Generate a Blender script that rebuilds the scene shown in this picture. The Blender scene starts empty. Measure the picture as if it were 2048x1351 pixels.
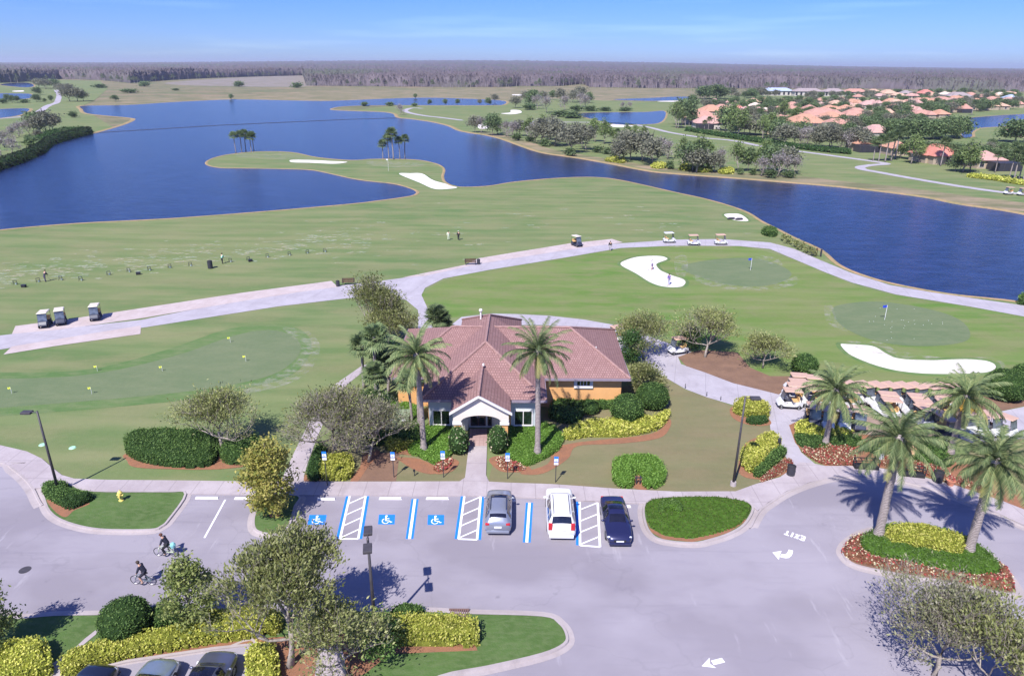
import bpy, math, random
import numpy as np
from mathutils import Vector, Matrix, geometry
random.seed(7)
RNG = np.random.default_rng(11)
sc = bpy.context.scene
COL = sc.collection
rad = math.radians
# ------------------------------------------------------------------ camera geometry
F = 1400.0; H = 31.0; TH = rad(.34); PT = math.atan(546 / F)
cp, sp = math.cos(PT), math.sin(PT); ct, st = math.cos(TH), math.sin(TH)
FW = Vector((0, cp, -sp)); R0 = Vector((1, 0, 0)); U0 = Vector((0, sp, cp))
RV = R0 * ct + U0 * st; UV = U0 * ct - R0 * st
def P(x, y, z=0.0):
    d = FW + RV * ((x - 1024) / F) + UV * ((675.5 - y) / F)
    t = (z - H) / d.z
    return Vector((d.x * t, d.y * t, z))
def PV(x, y, Y):            # height of a pixel on the vertical plane at depth Y
    d = FW + RV * ((x - 1024) / F) + UV * ((675.5 - y) / F)
    t = Y / d.y
    return Vector((d.x * t, Y, H + d.z * t))
def hgt(xb, yb, yt):        # real height of something whose foot is at (xb, yb) and top at row yt
    return PV(xb, yt, P(xb, yb).y).z
def ppm(x, y):              # pixels per metre there
    p = P(x, y); return F / (Vector((p.x, p.y, -H)).dot(FW))
cam = bpy.data.cameras.new('camera'); co = bpy.data.objects.new('camera', cam); COL.objects.link(co)
cam.sensor_width = 36; cam.lens = F / 2048 * 36; cam.clip_end = 60000; cam.clip_start = .5
m = Matrix((RV, UV, -FW)).transposed().to_4x4(); m.translation = (0, 0, H); co.matrix_world = m
sc.camera = co
# ------------------------------------------------------------------ tags
def tag(o, label=None, cat=None, group=None, kind=None):
    if label: o['label'] = label
    if cat: o['category'] = cat
    if group: o['group'] = group
    if kind: o['kind'] = kind
    return o
def empty(name, loc, rz=0, label=None, cat=None, group=None):
    o = bpy.data.objects.new(name, None); COL.objects.link(o); o.empty_display_size = .3
    o.location = loc; o.rotation_euler = (0, 0, rz)
    return tag(o, label, cat, group)
def kids(o): return [c for c in list(bpy.data.objects) if c.parent == o]
KC = {}
def copy_tree(o, loc, rz=0, s=1.0, label=None, group=None, name=None, mats=None):
    if o.name not in KC:
        KC[o.name] = [(c, kids(c)) for c in kids(o)]
    r = o.copy(); COL.objects.link(r); r.location = loc; r.rotation_euler = (0, 0, rz)
    r.scale = (s, s, s) if not isinstance(s, tuple) else s
    if label: r['label'] = label
    if group: r['group'] = group
    def rem(c):
        if mats and c.data and c.data.materials and c.data.materials[0].name in mats:
            k = c.data.name + '|' + mats[c.data.materials[0].name].name
            d = bpy.data.meshes.get(k)
            if d is None:
                d = c.data.copy(); d.name = k; d.materials[0] = mats[c.data.materials[0].name]
            c.data = d
    for c, gs in KC[o.name]:
        d = c.copy(); COL.objects.link(d); d.parent = r; rem(d)
        for g in gs:
            e = g.copy(); COL.objects.link(e); e.parent = d; rem(e)
    return r
ORD = ['first', 'second', 'third', 'fourth', 'fifth', 'sixth', 'seventh', 'eighth', 'ninth', 'tenth', 'eleventh', 'twelfth',
       'thirteenth', 'fourteenth', 'fifteenth', 'sixteenth', 'seventeenth', 'eighteenth', 'nineteenth', 'twentieth']
def ordn(i):
    if i < 20: return ORD[i]
    t = ['twenty', 'thirty', 'forty', 'fifty', 'sixty', 'seventy', 'eighty', 'ninety'][(i + 1) // 10 - 2]
    return (t[:-1] + 'ieth') if (i + 1) % 10 == 0 else t + '-' + ORD[(i + 1) % 10 - 1]
# ------------------------------------------------------------------ materials
def srgb(r, g, b):
    f = lambda c: (c / 255) / 12.92 if c / 255 <= .04045 else ((c / 255 + .055) / 1.055) ** 2.4
    return (f(r), f(g), f(b))
def c4(c): return (c[0], c[1], c[2], 1)
class NT:
    def __init__(s, name):
        s.m = bpy.data.materials.new(name); s.m.use_nodes = True; s.t = s.m.node_tree; s.n = s.t.nodes; s.l = s.t.links
        s.b = s.n['Principled BSDF']; s.o = s.n['Material Output']
        s.tc = s.n.new('ShaderNodeTexCoord')
    def link(s, a, b): s.l.new(a, b)
    def noise(s, scale, detail=4, rough=.55, stretch=None, rot=0, src=None):
        n = s.n.new('ShaderNodeTexNoise'); n.inputs['Scale'].default_value = scale; n.inputs['Detail'].default_value = detail
        n.inputs['Roughness'].default_value = rough
        v = src or s.tc.outputs['Object']
        if stretch:
            mp = s.n.new('ShaderNodeMapping'); mp.inputs['Scale'].default_value = stretch; mp.inputs['Rotation'].default_value = (0, 0, rot)
            s.link(v, mp.inputs['Vector']); v = mp.outputs['Vector']
        s.link(v, n.inputs['Vector'])
        return n.outputs['Fac']
    def ramp(s, fac, lo, hi, a=0.0, b=1.0):
        r = s.n.new('ShaderNodeMapRange'); r.inputs['From Min'].default_value = lo; r.inputs['From Max'].default_value = hi
        r.inputs['To Min'].default_value = a; r.inputs['To Max'].default_value = b
        s.link(fac, r.inputs['Value']); return r.outputs['Result']
    def mix(s, fac, a, b, mode='MIX'):
        x = s.n.new('ShaderNodeMix'); x.data_type = 'RGBA'; x.blend_type = mode
        if isinstance(fac, (int, float)): x.inputs[0].default_value = fac
        else: s.link(fac, x.inputs[0])
        for v, i in ((a, 6), (b, 7)):
            if isinstance(v, tuple): x.inputs[i].default_value = c4(v)
            else: s.link(v, x.inputs[i])
        return x.outputs[2]
    def bump(s, h, strength=.3, dist=.05):
        b = s.n.new('ShaderNodeBump'); b.inputs['Strength'].default_value = strength; b.inputs['Distance'].default_value = dist
        s.link(h, b.inputs['Height']); s.link(b.outputs['Normal'], s.b.inputs['Normal']); return b
    def col(s, c):
        if isinstance(c, tuple): s.b.inputs['Base Color'].default_value = c4(c)
        else: s.link(c, s.b.inputs['Base Color'])
    def set(s, rough=.8, spec=.3, metal=0, coat=0):
        s.b.inputs['Roughness'].default_value = rough; s.b.inputs['Specular IOR Level'].default_value = spec
        s.b.inputs['Metallic'].default_value = metal; s.b.inputs['Coat Weight'].default_value = coat
        return s.m
MATS = {}
def flat(name, c, rough=.6, spec=.4, metal=0, coat=0, var=.12, scale=3):
    if name in MATS: return MATS[name]
    t = NT(name)
    f = t.noise(scale, 5)
    t.col(t.mix(t.ramp(f, .35, .65), tuple(x * (1 - var) for x in c), tuple(min(1, x * (1 + var)) for x in c)))
    MATS[name] = t.set(rough, spec, metal, coat); return MATS[name]
def leafm(name, cols, trans=.35, rough=.6):
    t = NT(name)
    g = t.n.new('ShaderNodeNewGeometry')
    r = t.n.new('ShaderNodeValToRGB'); t.link(g.outputs['Random Per Island'], r.inputs['Fac'])
    e = r.color_ramp.elements
    while len(e) < len(cols): e.new(.5)
    for i, c in enumerate(cols):
        e[i].position = i / (len(cols) - 1); e[i].color = c4(c)
    oi = t.n.new('ShaderNodeObjectInfo')
    hs = t.n.new('ShaderNodeHueSaturation'); t.link(r.outputs['Color'], hs.inputs['Color'])
    t.link(t.ramp(oi.outputs['Random'], 0, 1, .82, 1.18), hs.inputs['Value'])
    t.col(hs.outputs['Color'])
    t.set(rough, .25)
    if trans:
        tr = t.n.new('ShaderNodeBsdfTranslucent'); t.link(hs.outputs['Color'], tr.inputs['Color'])
        mx = t.n.new('ShaderNodeMixShader'); mx.inputs[0].default_value = trans
        t.link(t.b.outputs[0], mx.inputs[1]); t.link(tr.outputs[0], mx.inputs[2]); t.link(mx.outputs[0], t.o.inputs['Surface'])
    MATS[name] = t.m; return t.m
def turf(name, a, b, c, s1=.035, stripe=0, rot=0):
    t = NT(name)
    f1 = t.ramp(t.noise(s1, 5, .6), .38, .62)
    f2 = t.ramp(t.noise(s1 * 5, 4, .6, (1, 2.2, 1)), .42, .62)
    f3 = t.ramp(t.noise(2.2, 6, .7), .3, .7)
    k = t.mix(f1, a, b); k = t.mix(t.ramp(f2, 0, 1, 0, .75), k, c)
    k = t.mix(t.ramp(f3, 0, 1, 0, .22), k, tuple(x * .55 for x in a))
    if stripe:
        w = t.ramp(t.noise(stripe, 3, .5, (.12, 1, 1), rot), .42, .6, 0, .3)
        k = t.mix(w, k, tuple(x * 1.25 for x in c))
    t.col(k); t.bump(t.noise(9, 4), .5, .05)
    return t.set(.9, .12)
G1 = srgb(96, 118, 66); G2 = srgb(118, 130, 78); G3 = srgb(84, 112, 56)
M_turf = turf('turf', (.108, .168, .060), (.148, .188, .074), (.19, .195, .095), .02, .35, .2)
M_lawn = turf('club_lawn', (.18, .158, .085), (.205, .175, .10), (.15, .15, .075), .05, .6, .1)
M_lush = turf('lush_grass', (.065, .115, .032), (.085, .145, .042), (.11, .155, .06), .35)
M_chip = turf('chipping_turf', (.092, .18, .034), (.14, .19, .055), (.175, .185, .082), .035, .4, .3)
M_green = turf('green_turf', (.115, .16, .078), (.135, .172, .09), (.155, .185, .10), .05)
M_collar = turf('collar_turf', (.085, .155, .05), (.11, .175, .06), (.15, .19, .085), .08)
def mk(name, fn):
    t = NT(name); fn(t); MATS[name] = t.m; return t.m
def _wild(t):
    a = t.ramp(t.noise(.012, 6, .65, (1, 1.8, 1)), .40, .60)
    b = t.ramp(t.noise(.06, 6, .7, (1, 2, 1)), .45, .62)
    k = t.mix(a, (.25, .19, .125), (.12, .145, .065)); k = t.mix(t.ramp(b, 0, 1, 0, .85), k, (.07, .09, .04))
    k = t.mix(t.ramp(t.noise(.5, 5, .7), .4, .7, 0, .5), k, (.28, .235, .16))
    t.col(k); t.set(.95, .1)
M_wild = mk('prairie', _wild)
def _dry(t):
    k = t.mix(t.ramp(t.noise(.03, 6, .7, (1, 3, 1)), .4, .6), (.31, .235, .165), (.19, .175, .10))
    t.col(t.mix(t.ramp(t.noise(.035, 6, .72, (1, 3, 1)), .42, .58, 0, .8), k, (.11, .125, .06))); t.set(.95, .1)
M_dry = mk('dry_grass', _dry)
def _marsh(t):
    t.col(t.mix(t.ramp(t.noise(.03, 6, .7, (1, 4, 1)), .4, .6), (.27, .23, .225), (.16, .15, .10))); t.set(.95, .1)
M_marsh = mk('marsh_flat', _marsh)
def _asph(t):
    a = t.ramp(t.noise(.11, 4, .5, (1, 1.6, 1), .6), .42, .58)
    k = t.mix(a, (.225, .205, .232), (.290, .268, .300))
    b = t.ramp(t.noise(.5, 6, .65, (.5, 1.6, 1), -.5), .5, .68, 0, .35)
    k = t.mix(b, k, (.22, .20, .24))
    d = t.ramp(t.noise(14, 6, .8), .3, .75, 0, .35); k = t.mix(d, k, (.19, .175, .20))
    v = t.n.new('ShaderNodeTexVoronoi'); v.feature = 'DISTANCE_TO_EDGE'; v.inputs['Scale'].default_value = .085; nzv = t.n.new('ShaderNodeVectorMath'); nzv.operation = 'ADD'
    nn_ = t.n.new('ShaderNodeTexNoise'); nn_.inputs['Scale'].default_value = .35; nn_.inputs['Detail'].default_value = 4; t.link(t.tc.outputs['Object'], nn_.inputs['Vector']); sc2 = t.n.new('ShaderNodeVectorMath'); sc2.operation = 'SCALE'; sc2.inputs[3].default_value = 5; t.link(nn_.outputs['Color'], sc2.inputs[0])
    t.link(t.tc.outputs['Object'], nzv.inputs[0]); t.link(sc2.outputs[0], nzv.inputs[1]); t.link(nzv.outputs[0], v.inputs['Vector'])
    k = t.mix(t.ramp(v.outputs['Distance'], .0, .009, .22, 0), k, (.15, .14, .16))
    k = t.mix(t.ramp(t.noise(.9, 3, .5), .70, .78, 0, .45), k, (.13, .12, .14))
    k = t.mix(t.ramp(t.noise(1.1, 4, .6, (.07, 1, 1), .05), .58, .68, 0, .22), k, (.15, .14, .165))
    k = t.mix(t.ramp(t.noise(.045, 3, .5, (.35, 1, 1), .3), .46, .56, 0, .35), k, (.345, .32, .36))
    e = t.ramp(t.noise(.23, 7, .75, (3, .5, 1), .9), .60, .66, 0, .3); k = t.mix(e, k, (.42, .40, .43))
    t.col(k); t.bump(t.noise(40, 3), .3, .01); t.set(.85, .25)
M_asph = mk('asphalt', _asph)
def concrete(name, a, b, joint=0, jc=.55, rot=0):
    def fn(t):
        k = t.mix(t.ramp(t.noise(.35, 6, .65), .38, .62), a, b)
        k = t.mix(t.ramp(t.noise(5, 6, .75), .45, .8, 0, .3), k, tuple(x * .75 for x in a))
        k = t.mix(t.ramp(t.noise(.9, 5, .7, (1, .35, 1), .5), .56, .7, 0, .35), k, tuple(x * .7 for x in a))
        if joint:
            mp = t.n.new('ShaderNodeMapping'); mp.inputs['Rotation'].default_value = (0, 0, rot); t.link(t.tc.outputs['Object'], mp.inputs['Vector'])
            bk = t.n.new('ShaderNodeTexBrick'); bk.offset = 0; t.link(mp.outputs['Vector'], bk.inputs['Vector'])
            bk.inputs['Scale'].default_value = 1; bk.inputs['Brick Width'].default_value = joint; bk.inputs['Row Height'].default_value = joint * 1.4
            bk.inputs['Mortar Size'].default_value = .035; bk.inputs['Mortar Smooth'].default_value = .3
            k = t.mix(t.ramp(bk.outputs['Fac'], 0, 1, 0, .5), k, tuple(x * jc for x in a))
        t.col(k); t.set(.85, .3)
    return mk(name, fn)
M_walk = concrete('sidewalk_concrete', (.33, .285, .295), (.40, .355, .365), 1.9)
M_kerb = concrete('kerb_concrete', (.31, .27, .265), (.38, .335, .335))
M_path = concrete('cart_path_concrete', (.33, .305, .335), (.39, .365, .40), 3.2, .6, .25)
M_pad = concrete('tee_pad_concrete', (.40, .33, .315), (.46, .395, .385), 3.0, .6, .22)
M_paver = concrete('brown_paving', (.26, .19, .15), (.32, .24, .19), .6, .7)
M_brickwalk = concrete('brick_paving', (.33, .22, .21), (.42, .30, .28), .35, .7)
def _sand(t):
    k = t.mix(t.ramp(t.noise(.5, 5, .6), .35, .65), (.66, .62, .585), (.60, .55, .51))
    t.col(t.mix(t.ramp(t.noise(3, 5, .7), .5, .8, 0, .35), k, (.50, .45, .41))); t.bump(t.noise(2.2, 6, .7), .9, .15); t.set(.95, .1)
M_sand = mk('bunker_sand', _sand)
def _mulch(t):
    k = t.mix(t.ramp(t.noise(1.2, 5, .7), .35, .65), (.33, .155, .085), (.25, .13, .08))
    t.col(t.mix(t.ramp(t.noise(22, 5, .8), .4, .7, 0, .6), k, (.14, .07, .045))); t.bump(t.noise(25, 4), .8, .05); t.set(.95, .1)
M_mulch = mk('mulch', _mulch)
def _mulch2(t):
    k = t.mix(t.ramp(t.noise(.6, 5, .7), .35, .65), (.23, .14, .095), (.17, .105, .075))
    t.col(t.mix(t.ramp(t.noise(12, 5, .8), .4, .7, 0, .5), k, (.10, .065, .045))); t.set(.95, .1)
M_mulchd = mk('bark_mulch', _mulch2)
def _bank(t):
    k = t.mix(t.ramp(t.noise(.15, 6, .7), .35, .65), (.36, .24, .14), (.25, .21, .10))
    t.col(t.mix(t.ramp(t.noise(.9, 5, .7), .5, .7), k, (.17, .17, .08))); t.set(.95, .1)
M_bank = mk('shore_bank', _bank)
def _worn(t):   # bleached patches with ragged outline: alpha cut by noise
    tr = t.n.new('ShaderNodeBsdfTransparent'); mx = t.n.new('ShaderNodeMixShader')
    t.col((.42, .41, .34)); t.set(.95, .1)
    t.link(t.ramp(t.noise(.55, 6, .72, (1, 1.5, 1), .6),   .46, .66, 0, .5), mx.inputs[0]); t.link(tr.outputs[0], mx.inputs[1])
    t.link(t.b.outputs[0], mx.inputs[2]); t.link(mx.outputs[0], t.o.inputs['Surface'])
M_worn = mk('worn_turf', _worn)
def _water(t):
    w1 = t.noise(.30, 7, .72, (1, 2.2, 1), .25); w2 = t.noise(.055, 4, .6, (1, 2.5, 1), .2)
    k = t.mix(t.ramp(w2, .35, .65), (.006, .014, .058), (.009, .020, .08))
    k = t.mix(t.ramp(w1, .47, .56, 0, .85), k, (.002, .005, .028))
    w3 = t.noise(.13, 5, .7, (1, 3.2, 1), .2); k = t.mix(t.ramp(w3, .46, .62, 0, .6), k, (.018, .034, .115))
    t.col(k); t.bump(w1, .6, .25); t.set(.13, .32)
M_water = mk('lake_water', _water)
M_white = flat('white_paint', (.74, .74, .75), .7, var=.05, scale=6)
M_blue = flat('blue_paint', (.015, .19, .72), .6, var=.1, scale=6)
M_dark = flat('dark_metal', (.035, .035, .045), .5, var=.1)
M_black = flat('black_rubber', (.018, .018, .02), .7)
M_wood = flat('bench_wood', (.10, .05, .035), .7, var=.25)
def _bark(t):
    k = t.mix(t.ramp(t.noise(6, 5, .7, (1, 1, .4)), .35, .65), (.34, .30, .265), (.20, .17, .145)); t.col(k)
    t.bump(t.noise(12, 4), .7, .03); t.set(.9, .15)
M_bark = mk('tree_bark', _bark)
def _pbark(t):
    w = t.n.new('ShaderNodeTexWave'); w.wave_type = 'BANDS'; w.bands_direction = 'Z'; w.inputs['Scale'].default_value = 2.6; w.inputs['Distortion'].default_value = 3
    t.link(t.tc.outputs['Object'], w.inputs['Vector'])
    k = t.mix(w.outputs['Fac'], (.25, .215, .20), (.42, .365, .35)); t.col(t.mix(t.ramp(t.noise(9, 4), .4, .7, 0, .5), k, (.16, .13, .12)))
    t.bump(w.outputs['Fac'], .8, .04); t.set(.9, .15)
M_pbark = mk('palm_bark', _pbark)
# leaves
L_palm = leafm('date_palm_leaf', [(.10, .15, .06), (.15, .21, .085), (.22, .28, .12), (.32, .35, .15)], .35)
L_palmo = leafm('old_palm_leaf', [(0.264, 0.295, 0.109), (0.341, 0.341, 0.124), (0.403, 0.341, 0.186)])
L_sabal = leafm('fan_palm_leaf', [(0.093, 0.139, 0.070), (0.155, 0.217, 0.093), (0.217, 0.264, 0.124)])
L_olive = leafm('olive_oak_leaf', [(.14, .16, .05), (.23, .26, .085), (.32, .345, .13), (.42, .42, .20)], .42)
L_grey = leafm('grey_twig_leaf', [(.15, .165, .075), (.23, .245, .12), (.31, .32, .17), (.42, .39, .29)], .42)
L_lush = leafm('bright_oak_leaf', [(.11, .15, .045), (.22, .27, .08), (.36, .39, .14)], .4)
L_mag = leafm('magnolia_leaf', [(.20, .24, .05), (.42, .40, .09), (.60, .52, .16), (.22, .27, .06)], .4)
L_dkg = leafm('dark_leaf', [(0.031, 0.070, 0.019), (0.054, 0.116, 0.031), (0.085, 0.163, 0.046)])
L_hedge = leafm('hedge_leaf', [(.075, .145, .035), (.115, .205, .05), (.165, .26, .07)])
L_hedgeb = leafm('bright_hedge_leaf', [(0.109, 0.232, 0.031), (0.186, 0.341, 0.062), (0.264, 0.434, 0.093)])
L_yel = leafm('golden_shrub_leaf', [(.26, .31, .045), (.46, .50, .08), (.62, .62, .13), (.72, .68, .22)], .4)
L_red = leafm('red_flower', [(.30, .03, .03), (.42, .07, .07), (.35, .10, .09), (.62, .56, .36), (.62, .56, .36)])
L_pink = leafm('rose_bush_leaf', [(0.070, 0.155, 0.046), (0.109, 0.217, 0.062), (0.139, 0.248, 0.078), (0.155, 0.264, 0.078), (0.750, 0.620, 0.465)])
L_pine = leafm('pine_needle', [(.12, .18, .06), (.19, .26, .09), (.26, .33, .12)])
L_fgrn = leafm('far_green_leaf', [(.09, .14, .06), (.13, .19, .08), (.18, .24, .10)])
L_fgry = leafm('far_grey_leaf', [(.14, .15, .10), (.20, .205, .14), (.26, .26, .19)])
L_cyp = leafm('cypress_twig', [(0.202, 0.171, 0.178), (0.279, 0.240, 0.248), (0.341, 0.302, 0.310)])
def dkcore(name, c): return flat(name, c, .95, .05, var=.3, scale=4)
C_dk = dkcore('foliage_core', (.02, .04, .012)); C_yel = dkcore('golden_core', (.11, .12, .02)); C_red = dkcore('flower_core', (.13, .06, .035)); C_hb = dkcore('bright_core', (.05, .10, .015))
# ------------------------------------------------------------------ mesh helpers
class MB:
    def __init__(s): s.v = []; s.f = []; s.mi = []
    def add(s, vs, fs, mi=0):
        o = len(s.v); s.v += [tuple(v) for v in vs]; s.f += [tuple(i + o for i in f) for f in fs]; s.mi += [mi] * len(fs)
    def box(s, x0, x1, y0, y1, z0, z1, M=None, mi=0):
        vs = [Vector((x, y, z)) for z in (z0, z1) for (x, y) in ((x0, y0), (x1, y0), (x1, y1), (x0, y1))]
        if M: vs = [M @ v for v in vs]
        s.add(vs, [(3, 2, 1, 0), (4, 5, 6, 7), (0, 1, 5, 4), (1, 2, 6, 5), (2, 3, 7, 6), (3, 0, 4, 7)], mi)
    def tube(s, pts, rs, n=6, mi=0, cap=True):
        pts = [Vector(p) for p in pts]
        if not isinstance(rs, (list, tuple)): rs = [rs] * len(pts)
        vs = []; fs = []
        ref = Vector((0, 0, 1))
        for i, p in enumerate(pts):
            d = (pts[min(i + 1, len(pts) - 1)] - pts[max(i - 1, 0)]).normalized()
            a = ref.cross(d)
            if a.length < .1: a = Vector((1, 0, 0)).cross(d)
            a.normalize(); b = d.cross(a)
            for k in range(n):
                t = 2 * math.pi * k / n
                vs.append(p + (a * math.cos(t) + b * math.sin(t)) * rs[i])
        for i in range(len(pts) - 1):
            for k in range(n):
                fs.append((i * n + k, i * n + (k + 1) % n, (i + 1) * n + (k + 1) % n, (i + 1) * n + k))
        if cap:
            fs.append(tuple(range(n))[::-1]); fs.append(tuple((len(pts) - 1) * n + k for k in range(n)))
        s.add(vs, fs, mi)
    def ball(s, c, r, nu=10, nv=6, mi=0, sc_=(1, 1, 1)):
        vs = []; fs = []
        for j in range(nv + 1):
            ph = math.pi * j / nv
            for i in range(nu):
                t = 2 * math.pi * i / nu
                vs.append((c[0] + r * sc_[0] * math.sin(ph) * math.cos(t), c[1] + r * sc_[1] * math.sin(ph) * math.sin(t), c[2] + r * sc_[2] * math.cos(ph)))
        for j in range(nv):
            for i in range(nu):
                fs.append((j * nu + i, (j + 1) * nu + i, (j + 1) * nu + (i + 1) % nu, j * nu + (i + 1) % nu))
        s.add(vs, fs, mi)
    def torus(s, c, R, r, n=24, k=6, axis='y', mi=0):
        vs = []; fs = []
        for i in range(n):
            a = 2 * math.pi * i / n
            for j in range(k):
                b = 2 * math.pi * j / k
                q = R + r * math.cos(b); h = r * math.sin(b)
                v = (q * math.cos(a), h, q * math.sin(a)) if axis == 'y' else ((h, q * math.cos(a), q * math.sin(a)) if axis == 'x' else (q * math.cos(a), q * math.sin(a), h))
                vs.append((c[0] + v[0], c[1] + v[1], c[2] + v[2]))
        for i in range(n):
            for j in range(k):
                fs.append((i * k + j, ((i + 1) % n) * k + j, ((i + 1) % n) * k + (j + 1) % k, i * k + (j + 1) % k))
        s.add(vs, fs, mi)
    def build(s, name, mats, parent=None, smooth=False, bevel=0, loc=None):
        me = bpy.data.meshes.new(name); me.from_pydata(s.v, [], s.f); me.update()
        if not isinstance(mats, (list, tuple)): mats = [mats]
        for mm in mats: me.materials.append(mm)
        if len(mats) > 1: me.polygons.foreach_set('material_index', s.mi)
        if smooth: me.polygons.foreach_set('use_smooth', [True] * len(me.polygons))
        o = bpy.data.objects.new(name, me); COL.objects.link(o)
        if parent: o.parent = parent
        if loc is not None: o.location = loc
        if bevel:
            b = o.modifiers.new('bevel', 'BEVEL'); b.width = bevel; b.segments = 2; b.limit_method = 'ANGLE'; b.angle_limit = rad(40)
        return o
def npmesh(name, V, Fq, mats, mi=None, parent=None, smooth=False):
    me = bpy.data.meshes.new(name); V = np.asarray(V, dtype=np.float32); Fq = np.asarray(Fq, dtype=np.int32); k = Fq.shape[1]
    me.vertices.add(len(V)); me.vertices.foreach_set('co', V.ravel()); me.loops.add(Fq.size); me.loops.foreach_set('vertex_index', Fq.ravel())
    me.polygons.add(len(Fq)); me.polygons.foreach_set('loop_start', np.arange(0, Fq.size, k, dtype=np.int32))
    if not isinstance(mats, (list, tuple)): mats = [mats]
    for mm in mats: me.materials.append(mm)
    if mi is not None: me.polygons.foreach_set('material_index', np.asarray(mi, dtype=np.int32))
    if smooth: me.polygons.foreach_set('use_smooth', np.ones(len(Fq), dtype=bool))
    me.update(calc_edges=True)
    o = bpy.data.objects.new(name, me); COL.objects.link(o)
    if parent: o.parent = parent
    return o
def cards(Pn, size, rng=RNG, N=None, tilt=1.0, aspect=.55):
    n = len(Pn); d = rng.normal(size=(n, 3))
    if N is not None: d = N + tilt * d * .7
    d /= np.linalg.norm(d, axis=1)[:, None] + 1e-9
    a = np.cross(d, rng.normal(size=(n, 3))); a /= np.linalg.norm(a, axis=1)[:, None] + 1e-9
    b = np.cross(d, a)
    s = size * rng.uniform(.6, 1.35, n)[:, None]
    a = a * s * .5; b = b * s * .5 * aspect
    V = np.stack([Pn - a, Pn - b + a * .1, Pn + a, Pn + b + a * .1], 1).reshape(-1, 3)
    return V, np.arange(n * 4).reshape(-1, 4)
def sprays(Pn, size, rng, C0):
    n = len(Pn); d = Pn - C0; d /= np.linalg.norm(d, axis=1)[:, None] + 1e-9; d = d + rng.normal(size=(n, 3)) * .55 + np.array([0, 0, .12]); d /= np.linalg.norm(d, axis=1)[:, None]
    b = np.cross(d, rng.normal(size=(n, 3))); b /= np.linalg.norm(b, axis=1)[:, None] + 1e-9; s = size * rng.uniform(.5, 1.4, n)[:, None]
    a = d * s; b = b * s * .24; V = np.stack([Pn - a * .5, Pn - b, Pn + a * .7, Pn + b], 1).reshape(-1, 3); return V, np.arange(n * 4).reshape(-1, 4)
def merge(parts):
    V = []; Q = []; M = []; o = 0
    for (v, q, mi) in parts:
        V.append(v); Q.append(q + o); M.append(np.full(len(q), mi)); o += len(v)
    return np.concatenate(V), np.concatenate(Q), np.concatenate(M)
def catmull(pts, n=5, closed=True):
    out = []; m_ = len(pts); rng_ = range(m_ if closed else m_ - 1)
    for i in rng_:
        if closed: p = [pts[(i + k - 1) % m_] for k in range(4)]
        else: p = [pts[max(0, min(m_ - 1, i + k - 1))] for k in range(4)]
        for j in range(n):
            t = j / n
            out.append(tuple(.5 * (2 * p[1][a] + (p[2][a] - p[0][a]) * t + (2 * p[0][a] - 5 * p[1][a] + 4 * p[2][a] - p[3][a]) * t * t
                                   + (-p[0][a] + 3 * p[1][a] - 3 * p[2][a] + p[3][a]) * t ** 3) for a in range(2)))
    if not closed: out.append(tuple(pts[-1]))
    return out
def W(pts, z=0.0): return [P(x, y, z) for x, y in pts]
def area2(p): return sum(p[i].x * p[(i + 1) % len(p)].y - p[(i + 1) % len(p)].x * p[i].y for i in range(len(p)))
def sheetw(name, pw, z, mat, kind='structure', **kw):
    if area2(pw) < 0: pw = pw[::-1]
    pw = [Vector((p.x, p.y, z)) for p in pw]
    tri = geometry.tessellate_polygon([pw])
    mb = MB(); mb.v = [tuple(p) for p in pw]; mb.f = []
    for t in tri:
        a, b, c = (pw[i] for i in t)
        mb.f.append(tuple(t) if (b - a).cross(c - a).z > 0 else tuple(t)[::-1])
    mb.mi = [0] * len(mb.f)
    return tag(mb.build(name, mat), kind=kind, **kw)
def sheet(name, px, z, mat, smooth=True, **kw):
    return sheetw(name, W(catmull(px) if smooth else px), z, mat, **kw)
def offset(pw, d):
    n = len(pw); out = []
    for i in range(n):
        a = (pw[i] - pw[i - 1]); b = (pw[(i + 1) % n] - pw[i]); a.z = b.z = 0
        if a.length < 1e-6: a = b
        if b.length < 1e-6: b = a
        a.normalize(); b.normalize(); t = (a + b)
        if t.length < .2: t = a
        t.normalize()
        out.append(pw[i] + Vector((-t.y, t.x, 0)) * d)
    return out
def ring(mb, pw, prof, closed=True, mi=0):       # prof: list of (offset, z)
    if closed and area2(pw) < 0: pw = pw[::-1]
    rows = [offset(pw, d) for d, z in prof]; n = len(pw); vs = []
    for r, (d, z) in zip(rows, prof): vs += [(p.x, p.y, z) for p in r]
    fs = []
    for k in range(len(prof) - 1):
        for i in range(n if closed else n - 1):
            j = (i + 1) % n
            fs.append((k * n + i, k * n + j, (k + 1) * n + j, (k + 1) * n + i))
    mb.add(vs, fs, mi)
def slab(name, pw, z, mat, **kw):                # raised plate with sides
    if area2(pw) < 0: pw = pw[::-1]
    o = sheetw(name, pw, z, mat, **kw)
    return o
def plate(name, pw, z0, z1, mat, parent=None, **kw):
    if area2(pw) < 0: pw = pw[::-1]
    n = len(pw); top = [Vector((p.x, p.y, z1)) for p in pw]
    tri = geometry.tessellate_polygon([top]); mb = MB()
    mb.v = [tuple(p) for p in top] + [(p.x, p.y, z0) for p in pw]
    for t in tri:
        a, b, c = (top[i] for i in t); mb.f.append(tuple(t) if (b - a).cross(c - a).z > 0 else tuple(t)[::-1])
    for i in range(n): mb.f.append((n + i, n + (i + 1) % n, (i + 1) % n, i))
    mb.mi = [0] * len(mb.f)
    o = mb.build(name, mat, parent)
    return tag(o, **kw)
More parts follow.
